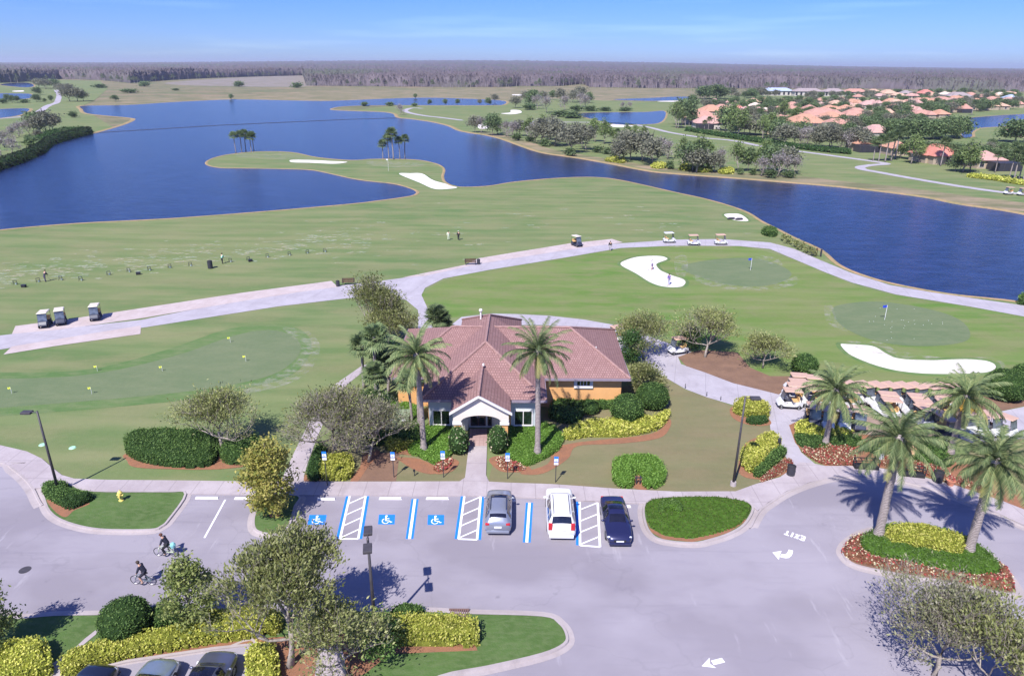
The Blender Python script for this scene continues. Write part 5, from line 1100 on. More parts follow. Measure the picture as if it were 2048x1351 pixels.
for i, (x, y) in enumerate([(85, 889), (145, 895)]):
    mb = MB(); c = P(x, y); mb.tube([(c.x, c.y, .0), (c.x, c.y, .06)], [.3, .24], 12); tag(mb.build('irrigation_lid', flat('pale_green_plastic', (.35, .62, .42), .5)), ['left', 'right'][i] + ' pale green irrigation lid on the lawn behind the left lamp post', 'irrigation lid')
# ================================================================== VEHICLES
def wheel(parent, x, y, R, w, rim, name='wheel'):
    mb = MB(); mb.torus((x, y, R), R - w * .38, w * .42, 20, 8, 'y'); o = mb.build(name, M_black, parent, smooth=True)
    mb = MB(); s = 1 if y > 0 else -1; mb.tube([(x, y - .02, R), (x, y + s * w * .3, R)], R * .66, 16)
    for k in range(5):
        a = k * 1.257; mb.tube([(x, y + s * w * .33, R), (x + R * .62 * math.cos(a), y + s * w * .33, R + R * .62 * math.sin(a))], .025, 4)
    mb.build('rim', rim, o)
M_rim = flat('alloy_rim', (.35, .35, .37), .35, metal=.7)
M_headl = flat('headlamp_glass', (.62, .66, .72), .12, .8, var=.2, scale=12); M_tail = flat('tail_lamp_red', (.45, .02, .03), .2, .6)
def paint(name, c, metal=.3): return flat(name, c, .28, .5, metal, coat=.8, var=.03)
def car(name, label, loc, rz, col, L, Wd, keys, glass, wb, R=.34, lights='both', roofcol=None, rails=False, sunroof=None, grille=True, cat='car'):
    # keys: x, halfwidth, z_bottom, z_shoulder, z_roof, roof halfwidth ; front is +x
    root = empty(name, loc, rz, label, cat)
    K = np.array(keys, float); xs = []
    N = 44; X = np.linspace(K[0, 0], K[-1, 0], N); C = np.stack([X] + [np.interp(X, K[:, 0], K[:, i]) for i in range(1, 6)], 1)
    for it in range(1):
        C[1:-1, 1:] = C[1:-1, 1:] * .5 + (C[:-2, 1:] + C[2:, 1:]) * .25
    def sec(r):
        x, w, b, s, t, rw = r; cab = t - s
        return [(x, w * .80, b), (x, w * .97, b + .10), (x, w, b + (s - b) * .45), (x, w * .985, s - .06), (x, w * .93, s), (x, rw, t - min(.06, cab * .3)), (x, rw * .90, t - min(.015, cab * .08)), (x, rw * .5, t + .018), (x, 0, t + .03)]
    rows = [sec(r) for r in C]; m_ = len(rows[0]); full = [r + [(x, -y, z) for (x, y, z) in r[-2::-1]] for r in rows]; n_ = len(full[0])
    body = MB(); V = [v for r in full for v in r]; Fs = [(i * n_ + j, (i + 1) * n_ + j, (i + 1) * n_ + j + 1, i * n_ + j + 1) for i in range(N - 1) for j in range(n_ - 1)]
    Fs += [(i * n_ + n_ - 1, (i + 1) * n_ + n_ - 1, (i + 1) * n_, i * n_) for i in range(N - 1)] + [tuple(range(n_)), tuple((N - 1) * n_ + j for j in range(n_))[::-1]]
    body.add(V, Fs)
    mt = paint(col[0], col[1], col[2] if len(col) > 2 else .3); body.build('body', mt, root, smooth=True)
    def patch(nm, x0, x1, js, mat, off=.010, parent=root, shrink=0):
        mb = MB()
        for i in range(N - 1):
            if C[i, 0] < x0 or C[i + 1, 0] > x1: continue
            for j in js:
                q = [Vector(full[i][j]), Vector(full[i + 1][j]), Vector(full[i + 1][j + 1]), Vector(full[i][j + 1])]
                nn = (q[1] - q[0]).cross(q[3] - q[0]); c = sum(q, Vector()) / 4
                if nn.length < 1e-9: continue
                nn.normalize()
                if nn.dot(c - Vector((c.x, 0, C[i, 3] * .7))) < 0: nn = -nn
                mb.add([p + nn * off for p in q], [(0, 1, 2, 3)])
        return mb.build(nm, mat, parent, smooth=True)
    g = glass; roofj = [5, 6, 7, 8, 9, 10]
    patch('windscreen', g['ws'][0], g['ws'][1], [6, 7, 8, 9], M_cglass, .012); patch('rear_window', g['rw'][0], g['rw'][1], [6, 7, 8, 9], M_cglass, .012)
    for (a, b) in g['side']:
        patch('side_window', a, b, [4], M_cglass, .012); patch('side_window', a, b, [11], M_cglass, .012)
    if sunroof:
        patch('sunroof', sunroof[0], sunroof[1], [6, 7, 8, 9], M_cglass, .014)
    for sx_ in (wb / 2 + g.get('wo', 0), -wb / 2 + g.get('wo', 0)):
        for sy_ in (1, -1): wheel(root, sx_, sy_ * (Wd / 2 - .10), R, .24, M_rim)
    for s in (1, -1):
        mb = MB(); x = g['ws'][0] + .3; z = np.interp(x, C[:, 0], C[:, 3]) + .04; mb.ball((x + .05, s * (Wd / 2 + .08), z), .12, 8, 6, sc_=(.7, 1.1, .75)); mb.tube([(x + .05, s * (Wd / 2 - .1), z - .03), (x + .05, s * (Wd / 2 + .04), z - .02)], .035, 5); mb.build('side_mirror', mt, root, smooth=True)
    xf = K[-1, 0]; xr = K[0, 0]
    for s in (1, -1):
        i = N - 4; w_ = C[i, 1]; z = C[i, 3]
        mb = MB(); mb.ball((C[i, 0] + .02, s * w_ * .78, z - .10), .2, 10, 6, sc_=(.75, 1.0, .5)); mb.build('headlight', M_headl, root, smooth=True)
        w_ = C[2, 1]; z = C[2, 3]
        tz = g.get('tz', z - .12); mb = MB(); mb.box(xr - .02, xr + .14, s * w_ * .78 - .13, s * w_ * .78 + .13 * 1.2, tz - g.get('th', .09), tz + g.get('th', .09)); mb.build('tail_light', M_tail, root, bevel=.03)
    mb = MB(); mb.box(xf - .10, xf + .02, -.42, .42, .48, .64); mb.build('grille', M_black, root, bevel=.02)
    for x, s in ((xf + .02, 1), (xr - .03, -1)):
        mb = MB(); mb.box(x - .01, x + .02, -.26, .26, .5 if s > 0 else g.get('pz', .75), .6 if s > 0 else g.get('pz', .75) + .13); mb.build('licence_plate', M_white, root)
    mb = MB(); mb.box(xr - .07, xr + .12, -Wd * .42, Wd * .42, .28, .5); mb.build('rear_bumper', mt if g.get('bb', 1) else M_dark, root, bevel=.05)
    mb = MB(); mb.box(xf - .16, xf + .05, -Wd * .40, Wd * .40, .22, .42); mb.build('front_bumper', mt, root, bevel=.05)
    if rails:
        for s in (1, -1):
            zz = K[:, 4].max() + .05; mb = MB(); mb.tube([(rails[0], s * .56, zz - .05), (rails[0] + .15, s * .56, zz + .03), (rails[1] - .15, s * .56, zz + .03), (rails[1], s * .56, zz - .06)], .022, 6); mb.build('roof_rail', M_dark, root)
    return root
SUV = [(-2.32, .80, .42, .92, .96, .70), (-2.26, .90, .30, 1.04, 1.10, .74), (-2.02, .95, .26, 1.06, 1.34, .66), (-1.72, .96, .24, 1.06, 1.60, .62), (-1.2, .96, .24, 1.06, 1.67, .63), (.0, .96, .24, 1.05, 1.68, .64), (.45, .96, .24, 1.04, 1.62, .64),
       (1.15, .95, .24, 1.02, 1.10, .72), (1.5, .94, .24, 1.0, 1.04, .76), (2.0, .90, .26, .92, .97, .72), (2.28, .78, .34, .78, .82, .6), (2.34, .70, .4, .7, .74, .5)]
BIG = [(-2.62, .86, .45, 1.02, 1.08, .80), (-2.56, .98, .34, 1.14, 1.24, .82), (-2.42, 1.0, .30, 1.16, 1.62, .74), (-2.28, 1.01, .30, 1.16, 1.84, .70), (-1.8, 1.01, .3, 1.16, 1.88, .71), (.3, 1.01, .3, 1.15, 1.88, .72), (.62, 1.01, .3, 1.15, 1.82, .72),
       (1.22, 1.0, .3, 1.13, 1.24, .80), (1.5, 1.0, .3, 1.12, 1.20, .84), (2.3, .97, .32, 1.06, 1.12, .82), (2.56, .9, .36, .9, .98, .7), (2.6, .84, .42, .8, .84, .6)]
SED = [(-2.44, .74, .38, .84, .90, .62), (-2.36, .86, .26, .94, 1.02, .68), (-1.75, .92, .22, .96, 1.06, .70), (-1.45, .925, .21, .96, 1.12, .66), (-.75, .925, .2, .95, 1.40, .56), (-.2, .925, .2, .95, 1.45, .56), (.25, .925, .2, .94, 1.41, .57),
       (1.02, .92, .2, .93, 1.02, .66), (1.3, .92, .2, .92, .98, .72), (2.0, .88, .22, .82, .88, .70), (2.3, .78, .26, .68, .74, .58), (2.42, .64, .3, .58, .62, .42)]
gS = dict(ws=(.5, 1.2), rw=(-2.1, -1.68), side=[(-1.7, -.9), (-.85, -.05), (0, .62)], tz=1.0, th=.07, pz=.72)
gB = dict(ws=(.62, 1.2), rw=(-2.52, -2.22), side=[(-2.2, -1.35), (-1.3, -.3), (-.25, .6)], tz=1.18, th=.26, pz=.9)
gC = dict(ws=(.3, 1.02), rw=(-1.6, -.78), side=[(-1.0, -.3), (-.25, .45)], tz=.86, th=.07, pz=.66)
def car_at(x0, y0, x1, y1):    # nose pixel, tail pixel on the ground
    a, b = P(x0, y0), P(x1, y1); c = (a + b) / 2; return (c.x, c.y, .008), math.atan2(a.y - b.y, a.x - b.x)
l, a = car_at(999, 1002, 996, 1066); car('suv_car', 'grey compact SUV with roof glass parked nose in beside the hatched aisle', l, a, ('slate_grey_paint', (.26, .28, .34), .4), 4.6, 1.92, SUV, gS, 2.75, sunroof=(-.1, .42), rails=(-1.5, .1))
l, a = car_at(1117, 1005, 1122, 1071); car('suv_car', 'large white SUV parked nose in between the blue and white stripes', l, a, ('white_car_paint', (.72, .71, .70), 0), 5.15, 2.03, BIG, gB, 2.95, R=.39, rails=(-2.1, .3))
l, a = car_at(1238, 1089, 1223, 1018); car('sedan_car', 'dark navy sedan backed into the space by the kerbed island', l, a, ('navy_car_paint', (.02, .022, .075), .3), 4.85, 1.86, SED, gC, 2.9, sunroof=(-.6, -.05))
def car_b(x, y, rz, *args, **kw):
    c = P(x, y, .13); return car(*args[:2], (c.x, c.y - 3.05, .14), rad(rz), *args[2:], **kw)
car_b(222, 1328, 84, 'suv_car', 'black SUV at the bottom, leftmost of three cars behind the golden hedge', ('black_car_paint', (.010, .011, .02), .2), 4.6, 1.92, SUV, gS, 2.75)
car_b(341, 1316, 85, 'sedan_car', 'silver blue sedan at the bottom, middle of three cars behind the golden hedge', ('silver_car_paint', (.30, .36, .40), .6), 4.85, 1.86, SED, gC, 2.9)
car_b(458, 1302, 88, 'suv_car', 'dark grey SUV at the bottom with a glass roof, rightmost of the three', ('graphite_car_paint', (.12, .13, .18), .5), 4.6, 1.92, SUV, gS, 2.75, sunroof=(-.9, .4))
# ---------------------------------------------------------------- golf carts
M_cwhite = flat('cart_white', (.58, .58, .59), .4, .5, coat=.3, var=.04); M_ctan = flat('cart_tan_roof', (.47, .31, .235), .5, var=.06); M_cdark = flat('cart_dark_blue', (.03, .035, .06), .4, coat=.4); M_seat = flat('cart_seat_tan', (.55, .36, .16), .7); M_croofw = flat('cart_cream_roof', (.55, .50, .42), .5, var=.05)
def make_cart(bodym, roofm, label):
    t = empty('golf_cart', (0, 0, -50), 0, label, 'golf cart')
    prof = [(-1.15, .32, .62), (-1.05, .26, .74), (-.75, .24, .78), (-.45, .24, .74), (-.40, .24, .36), (.28, .24, .34), (.55, .24, .42), (.62, .25, .78), (.75, .25, .92), (.95, .28, .84), (1.12, .34, .62), (1.2, .38, .5)]
    mb = MB(); V = []
    for i, (x, b, tp) in enumerate(prof):
        w = .56 if -.9 < x < .9 else .48
        V += [(x, -w, b), (x, -w, tp - .05), (x, -w * .86, tp), (x, w * .86, tp), (x, w, tp - .05), (x, w, b)]
    Fs = [(i * 6 + j, (i + 1) * 6 + j, (i + 1) * 6 + (j + 1) % 6, i * 6 + (j + 1) % 6) for i in range(len(prof) - 1) for j in range(6)] + [tuple(range(6)), tuple((len(prof) - 1) * 6 + j for j in range(6))[::-1]]
    mb.add(V, Fs); mb.build('body', bodym, t, bevel=.02)
    mb = MB(); mb.box(-.95, .95, -.585, -.5, .2, .3); mb.box(-.95, .95, .5, .585, .2, .3); mb.build('sill', M_black, t)
    mb = MB(); mb.box(-.72, -.22, -.5, .5, .76, .86); st = mb.build('seat', M_seat, t, bevel=.03); mb = MB(); mb.box(-.80, -.70, -.5, .5, .86, 1.22); mb.build('backrest', M_seat, st, bevel=.03)
    mb = MB(); V = [(-1.05, -.58, 1.80), (-1.05, .58, 1.80), (.72, .58, 1.84), (.72, -.58, 1.84), (-.97, -.5, 1.9), (-.97, .5, 1.9), (.64, .5, 1.93), (.64, -.5, 1.93)]; mb.add(V, [(0, 3, 7, 4), (3, 2, 6, 7), (2, 1, 5, 6), (1, 0, 4, 5), (4, 7, 6, 5), (0, 1, 2, 3)]); mb.build('roof', roofm, t, bevel=.03)
    for x0, x1 in ((-.95, -.95), (.78, .55)):
        for s in (-1, 1):
            mb = MB(); mb.tube([(x0, s * .5, .7), (x1, s * .5, 1.82)], .022, 5); mb.build('roof_post', M_dark, t)
    mb = MB(); mb.add([(.8, -.5, .88), (.8, .5, .88), (.57, .5, 1.78), (.57, -.5, 1.78)], [(0, 1, 2, 3)]); o = mb.build('windscreen', glassm('cart_windscreen', (.12, .14, .17), .1) if 'cart_windscreen' not in bpy.data.materials else bpy.data.materials['cart_windscreen'], t)
    mb = MB(); mb.torus((0, 0, 0), .17, .015, 14, 5, 'z'); o = mb.build('steering_wheel', M_black, t); o.location = (.36, .24, 1.02); o.rotation_euler = (0, rad(-50), 0)
    for x in (.83, -.80):
        for s in (-1, 1):
            mb = MB(); mb.torus((x, s * .5, .23), .16, .075, 14, 6, 'y'); w_ = mb.build('wheel', M_black, t, smooth=True); mb = MB(); mb.tube([(x, s * .5, .23), (x, s * .56, .23)], .12, 10); mb.build('rim', M_cwhite, w_)
    mb = MB(); mb.box(-1.2, -.9, -.42, .42, .5, .56); mb.build('bag_shelf', M_dark, t)
    return t
ct_w = make_cart(M_cwhite, M_ctan, 'white golf cart with a tan roof'); ct_d = make_cart(M_cdark, M_ctan, 'dark golf cart with a tan roof'); ct_ww = make_cart(M_cwhite, M_cwhite, 'white golf cart with a white roof'); ct_dc = make_cart(M_cdark, M_croofw, 'dark golf cart with a cream roof')
used = {}
def cart(proto, px, py, rz, label, z=.04, group='parked golf carts', loc=None):
    p = loc or P(px, py)
    if not used.get(proto.name):
        used[proto.name] = 1; proto.location = (p.x, p.y, z); proto.rotation_euler = (0, 0, rad(rz)); proto['label'] = label; proto['group'] = group; return proto
    return copy_tree(proto, (p.x, p.y, z), rad(rz), label=label, group=group)
cart(ct_dc, 92, 652, -72, 'dark golf cart leftmost of the two parked side by side on the range pad'); cart(ct_dc, 124, 647, -62, 'golf cart right of the pair on the range pad'); cart(ct_dc, 193, 638, -70, 'golf cart parked alone on the range pad')
cart(ct_dc, 1153, 492, -60, 'dark golf cart with a cream roof on the range path beyond the clubhouse'); cart(ct_ww, 1338, 485, 5, 'white roofed golf cart first of three on the lake path'); cart(ct_w, 1387, 490, 0, 'tan roofed golf cart in the middle of three on the lake path'); cart(ct_w, 1441, 489, 2, 'tan roofed golf cart last of three on the lake path')
cart(ct_w, 2016, 389, 185, 'golf cart on the far path near the right edge', group='carts on the far path'); cart(ct_w, 2043, 391, 185, 'golf cart on the far path cut by the right edge', group='carts on the far path')
cart(ct_w, 1355, 706, 200, 'golf cart with golden seats waiting on the concrete spur by the oak'); cart(ct_w, 1232, 682, 205, 'golf cart half hidden behind the right end of the clubhouse roof')
for i, (x, y) in enumerate([(1591, 783), (1588, 795), (1584, 803), (1577, 814)]): cart(ct_w, x, y, 174, '%s parked golf cart from the back in the leftmost column' % ORD[i])
for i, (x, y) in enumerate([(1619, 787), (1618, 800), (1624, 812)]): cart(ct_w, x, y, 174, '%s parked golf cart from the back in the second column behind the palm' % ORD[i])
for i in range(9): cart(ct_w, 1700 + i * 26, 803 + i * .6, -72, '%s golf cart from the left in the back row of parked carts' % ORD[i])
for i, (x, y) in enumerate([(1655, 812), (1690, 815), (1766, 822), (1772, 834), (1824, 826), (1834, 838), (1872, 824), (1880, 836)]): cart(ct_w, x, y, 172, '%s golf cart from the left in the middle row of parked carts' % ORD[i])
for i, (x, y) in enumerate([(1623, 848), (1650, 853), (1682, 855), (1712, 856)]): cart(ct_d if i % 3 == 0 else ct_w, x, y, -100, '%s golf cart from the left in the front row shaded by the palm' % ORD[i])
for i, (x, y) in enumerate([(1843, 852), (1862, 856), (1890, 874), (1926, 862), (1950, 868), (1976, 866)]): cart(ct_d if i in (2,) else ct_w, x, y, -80, '%s golf cart from the left in the front row right of the bare paving' % ORD[i])
cart(ct_w, 2004, 870, -60, 'last golf cart at the right end beside the concrete path')
# ---------------------------------------------------------------- bicycles and people
def bicycle(loc, rz, label, fc, basket=None):
    r = empty('bicycle', loc, rz, label, 'bicycle'); M_f = flat(fc[0], fc[1], .4)
    for x in (-.53, .53):
        mb = MB(); mb.torus((x, 0, .34), .32, .02, 28, 6, 'y'); w_ = mb.build('wheel', M_black, r, smooth=True); mb = MB(); mb.torus((x, 0, .34), .295, .010, 24, 4, 'y'); mb.build('rim', M_rim, w_); mb = MB()
        for k in range(12): a = k * .5236; mb.tube([(x, 0, .34), (x + .29 * math.cos(a), 0, .34 + .29 * math.sin(a))], .003, 3, cap=False)
        mb.build('spokes', M_rim, w_)
    mb = MB(); bbk = (-.08, 0, .30); stt = (-.22, 0, .80); hd = (.33, 0, .86); hl = (.36, 0, .72)
    for a, b in ((bbk, stt), (stt, (.32, 0, .80)), (bbk, hl), (hd, (.53, .05, .34)), (hd, (.53, -.05, .34)), (bbk, (-.53, .05, .34)), (bbk, (-.53, -.05, .34)), ((-.2, 0, .74), (-.53, .05, .34)), ((-.2, 0, .74), (-.53, -.05, .34)), (hd, (.29, 0, 1.0))): mb.tube([a, b], .018, 6)
    mb.build('frame', M_f, r); mb = MB(); mb.tube([(.12, .30, 1.04), (.24, .24, 1.03), (.29, 0, 1.0), (.24, -.24, 1.03), (.12, -.30, 1.04)], .014, 6); mb.build('handlebar', M_rim, r)
    mb = MB(); mb.ball((-.26, 0, .92), .13, 8, 5, sc_=(1.1, .75, .35)); mb.tube([stt, (-.25, 0, .92)], .014, 5); mb.build('saddle', M_black, r)
    mb = MB(); mb.tube([(-.08, -.12, .30), (-.08, .12, .30)], .012, 5); mb.tube([(-.08, .1, .30), (.03, .1, .17)], .012, 5); mb.tube([(-.08, -.1, .30), (-.19, -.1, .43)], .012, 5); mb.box(-.02, .08, .08, .19, .15, .18); mb.box(-.24, -.14, -.19, -.08, .42, .45); mb.build('pedals', M_dark, r)
    if basket:
        mb = MB(); mb.tube([(-.55, 0, .72), (-.55, 0, .95)], [.15, .19], 10); mb.ball((-.55, 0, .95), .17, 8, 5); mb.build('rear_basket', flat('teal_basket', basket, .6), r); mb = MB(); mb.box(-.7, -.32, -.08, .08, .69, .71); mb.build('rear_rack', M_dark, r)
    return r
def person(loc, rz, label, J, top, bot, skin=(.50, .30, .21), hair=(.05, .035, .025), cap=None, sleeves=True, longtr=True, group=None):
    r = empty('person', loc, rz, label, 'person', group)
    def skinobj(nm, chains, mat, extra=0):
        vs = []; es = []; rs = []; ids = {}
        for ch_ in chains:
            prev = None
            for key, rr_ in ch_:
                if key not in ids: ids[key] = len(vs); vs.append(J[key]); rs.append(rr_)
                if prev is not None: es.append((prev, ids[key]))
                prev = ids[key]
        me = bpy.data.meshes.new(nm); me.from_pydata(vs, es, []); me.materials.append(mat); o = bpy.data.objects.new(nm, me); COL.objects.link(o); o.parent = r
        md = o.modifiers.new('skin', 'SKIN'); md.use_smooth_shade = True
        for i, q in enumerate(rs): me.skin_vertices[0].data[i].radius = (q + extra, q + extra)
        me.skin_vertices[0].data[0].use_root = True
        sb = o.modifiers.new('sub', 'SUBSURF'); sb.levels = 1; sb.render_levels = 2; return o
    arm = lambda s: [('chest', .13), ('sh' + s, .065), ('el' + s, .046), ('wr' + s, .034), ('ha' + s, .036), ('fi' + s, .018)]
    leg = lambda s: [('pelvis', .13), ('hip' + s, .095), ('kn' + s, .062), ('an' + s, .042), ('to' + s, .036)]
    sk = flat('skin_%.2f' % skin[0], skin, .6, var=.05)
    skinobj('body', [[('pelvis', .13), ('waist', .115), ('chest', .13), ('neck', .05), ('headb', .075), ('head', .098)], arm('L'), arm('R'), leg('L'), leg('R')], sk)
    tm = flat(*top, .8); bm_ = flat(*bot, .8)
    cut = (lambda s: [('chest', .14), ('sh' + s, .08), ('el' + s, .06), ('wr' + s, .045)]) if sleeves else (lambda s: [('chest', .14), ('sh' + s, .08), ('el' + s, .058)])
    skinobj('shirt', [[('pelvis', .145), ('waist', .135), ('chest', .15)], cut('L'), cut('R')], tm, .012)
    skinobj('trousers', [[('waist', .125), ('pelvis', .145)]] + [([('pelvis', .14), ('hip' + s, .108), ('kn' + s, .075)] + ([('an' + s, .055)] if longtr else [])) for s in 'LR'], bm_, .010)
    for s in 'LR':
        a, b = Vector(J['an' + s]), Vector(J['to' + s]); mb = MB(); mb.ball((0, 0, 0), 1, 8, 6); d = (b - a); q = d.to_track_quat('X', 'Z').to_matrix().to_4x4(); mm = Matrix.Translation((a + b) / 2 - Vector((0, 0, .03))) @ q @ Matrix.Diagonal((.15, .055, .055, 1)); mb.v = [tuple(mm @ Vector(v)) for v in mb.v]; mb.build('shoe', M_dark, r, smooth=True)
    hp = Vector(J['head']); mb = MB(); mb.ball((hp.x - .015, hp.y, hp.z + .025), .118, 12, 8, sc_=(1.05, .92, 1)); v2 = [(x, y, max(z, hp.z - .06) if x < hp.x + .02 else max(z, hp.z + .035)) for (x, y, z) in mb.v]; mb.v = v2; mb.build('hair', flat('hair_%.2f' % hair[0], hair, .8), r, smooth=True)
    fb = hp + Vector((.1, 0, 0)); mb = MB(); mb.ball((fb.x, fb.y, fb.z - .02), .022, 6, 4, sc_=(1, .8, 1.3)); mb.build('nose', sk, r)
    mb = MB(); mb.ball((fb.x - .008, .036, fb.z + .005), .012, 6, 4); mb.build('eye', M_black, r); mb = MB(); mb.ball((fb.x - .008, -.036, fb.z + .005), .012, 6, 4); mb.build('eye', M_black, r)
    if cap:
        mb = MB(); mb.ball((hp.x, hp.y, hp.z + .05), .125, 12, 8, sc_=(1.05, .95, .75)); mb.v = [(x, y, max(z, hp.z + .03)) for (x, y, z) in mb.v]; mb.box(hp.x + .08, hp.x + .21, -.07, .07, hp.z + .035, hp.z + .05); mb.build('cap', flat(cap[0], cap[1], .7), r, smooth=True)
    return r
def J_stand(step=.0, armf=.05, lean=0, club=False):
    J = dict(pelvis=(0, 0, .92), waist=(.01 + lean * .3, 0, 1.08), chest=(.0 + lean * .8, 0, 1.34), neck=(lean, 0, 1.5), headb=(.02 + lean * 1.1, 0, 1.56), head=(.04 + lean * 1.15, 0, 1.66))
    for s, k in (('L', 1), ('R', -1)):
        J['sh' + s] = (lean * .9, k * .19, 1.42)
        if club: J['el' + s] = (lean * .9 + .16, k * .17, 1.17); J['wr' + s] = (lean + .30, k * .05, .98); J['ha' + s] = (lean + .33, k * .03, .92); J['fi' + s] = (lean + .34, k * .02, .86)
        else: J['el' + s] = (lean * .5 - k * armf, k * .25, 1.14); J['wr' + s] = (k * -armf * 1.6 + .06, k * .25, .90); J['ha' + s] = (k * -armf * 1.8 + .08, k * .25, .82); J['fi' + s] = (k * -armf * 1.8 + .09, k * .24, .75)
        J['hip' + s] = (0, k * .09, .86); J['kn' + s] = (k * step * .5 + .02, k * .11, .48); J['an' + s] = (k * step, k * .12, .09); J['to' + s] = (k * step + .16, k * .13, .04)
    return J
def J_ride():
    J = dict(pelvis=(-.24, 0, 1.02), waist=(-.16, 0, 1.18), chest=(-.02, 0, 1.42), neck=(.06, 0, 1.55), headb=(.10, 0, 1.61), head=(.14, 0, 1.70))
    for s, k in (('L', 1), ('R', -1)):
        J['sh' + s] = (0, k * .18, 1.46); J['el' + s] = (.08, k * .27, 1.22); J['wr' + s] = (.14, k * .29, 1.09); J['ha' + s] = (.17, k * .29, 1.06); J['fi' + s] = (.21, k * .28, 1.02)
    J['hipL'] = (-.2, .1, .98); J['knL'] = (.16, .12, .64); J['anL'] = (-.02, .14, .26); J['toL'] = (.12, .14, .20)
    J['hipR'] = (-.2, -.1, .98); J['knR'] = (.14, -.13, .86); J['anR'] = (-.22, -.14, .52); J['toR'] = (-.07, -.14, .47); return J
DK = ('navy_jacket', (.02, .022, .04)); BK = ('black_trousers', (.015, .015, .02))
c = P(334, 1111, .01); bicycle((c.x, c.y, .01), rad(178), 'pale green bicycle with a teal rear basket, the upper of two on the street', ('pale_green_frame', (.50, .58, .42)), (.25, .55, .55))
person((c.x, c.y, .01), rad(178), 'person in a dark jacket riding the pale green bicycle', J_ride(), DK, BK, hair=(.10, .04, .025))
c = P(292, 1168, .01); bicycle((c.x - .1, c.y, .01), rad(176), 'dark bicycle, the lower of two on the street', ('grey_blue_frame', (.12, .17, .20)))
person((c.x - .1, c.y, .01), rad(176), 'person in a dark jacket and shorts riding the dark bicycle', J_ride(), DK, ('dark_shorts', (.02, .02, .035)), longtr=False)
def club(px, py, rz, label, tip=(.75, .1)):
    r = empty('golf_club', P(px, py), rad(rz), label, 'golf club'); mb = MB(); mb.tube([(.34, 0, .95), (tip[0], tip[1], .04)], .012, 5); mb.build('shaft', M_rim, r); mb = MB(); mb.box(tip[0] - .03, tip[0] + .03, tip[1], tip[1] + .1, .02, .07); mb.build('club_head', M_dark, r)
def P_(px, py, rz, label, **k): return person(P(px, py), rad(rz), label, k.pop('J', J_stand()), k.pop('top'), k.pop('bot'), **k)
P_(445, 527, 60, 'person in a mint shirt and dark trousers on the practice range', top=('mint_shirt', (.35, .70, .55)), bot=BK, J=J_stand(.1, lean=.1, club=True)); club(445, 527, 60, 'golf club held by the mint shirted person')
P_(91, 563, 70, 'person in dark clothes bending on the left of the practice range', top=('dark_shirt', (.05, .045, .06)), bot=('purple_trousers', (.06, .05, .09)), J=J_stand(.12, lean=.25, club=True)); club(91, 563, 70, 'golf club held by the person bending on the left of the range', (.9, .1))
P_(897, 480, 100, 'slim person in pale clothes beyond the range path', top=('pale_shirt', (.60, .62, .50)), bot=('pale_trousers', (.55, .60, .45)))
P_(917, 480, 80, 'person in black with a white cap walking beyond the range path', top=('black_shirt', (.015, .015, .02)), bot=BK, J=J_stand(.14), cap=('white_cap', (.75, .75, .75)))
P_(1220, 501, 250, 'person in a dark top and pale trousers walking on the range path', top=('black_shirt', (.015, .015, .02)), bot=('grey_trousers', (.40, .38, .42)), J=J_stand(.12))
P_(1304, 539, 200, 'person in white shirt and dark shorts in the farther half of the bunker', top=('white_shirt', (.72, .70, .78)), bot=('violet_shorts', (.14, .10, .20)), longtr=False, J=J_stand(.06, lean=.1, club=True), cap=('white_cap', (.75, .75, .75))); club(1304, 539, 200, 'golf club held by the farther bunker player')
P_(1338, 569, 230, 'person in a violet shirt and pale trousers in the near part of the bunker', top=('violet_shirt', (.16, .11, .30)), bot=('lilac_trousers', (.42, .42, .60)), J=J_stand(.22, lean=.12, club=True)); club(1338, 569, 230, 'golf club held by the nearer bunker player')
for i, (x, y, lb, s_) in enumerate([(1462, 439, 'dark bag lying in the small far bunker', 1), (1478, 440, 'second dark bag lying in the small far bunker', 1)]):
    r = empty('rake_bag', P(x, y), rad(15), lb, 'bag'); mb = MB(); mb.tube([(-.9, 0, .25), (-.5, 0, .28), (.7, 0, .25), (.9, 0, .22)], [.12, .25, .22, .1], 8); mb.build('bag_body', M_dark, r)
# practice stands in a row on the range
st = empty('bag_stand', (0, 0, 0), 0, 'x', 'bag stand'); mb = MB()
for s in (-.35, .35): mb.tube([(s, -.25, 0), (s * .8, 0, .85)], .03, 5); mb.tube([(s, .3, 0), (s * .8, 0, .85)], .03, 5)
mb.build('legs', M_dark, st); mb = MB(); mb.box(-.36, .36, -.05, .05, .8, .88); mb.box(-.34, .34, -.03, .03, .35, .42); mb.build('rail', M_dark, st); mb = MB(); mb.tube([(.1, .1, 0), (.1, .1, .26)], [.13, .17], 10); mb.build('ball_basket', flat('wire_basket', (.40, .48, .46), .5), st)
for i, (x, y) in enumerate([(31, 569), (77, 564), (122, 560), (162, 561), (218, 550), (258, 544), (299, 541), (340, 536), (381, 532), (461, 524), (497, 521), (535, 515), (579, 511), (615, 507), (650, 504)]):
    p = P(x, y); lb = '%s practice stand from the left along the range tee' % ORD[i]
    if i == 0: st.location = p; st.rotation_euler = (0, 0, .3); st.scale = (.75,) * 3; st['label'] = lb; st['group'] = 'practice stands on the range'; 
    else: copy_tree(st, p, .3 + .5 * math.sin(i * 2), .75, label=lb, group='practice stands on the range')
for i, (x, y) in enumerate([(48, 574), (277, 549), (501, 523)]):
    r = empty('ball_crate', P(x, y), rad(20 * i), '%s dark ball crate from the left behind the practice stands' % ORD[i], 'crate', 'ball crates on the range'); mb = MB(); mb.box(-.3, .3, -.22, .22, 0, .35); mb.build('box', M_black, r, bevel=.02); mb = MB(); mb.box(-.32, .32, -.24, .24, .35, .4); mb.build('rim', M_dark, r)
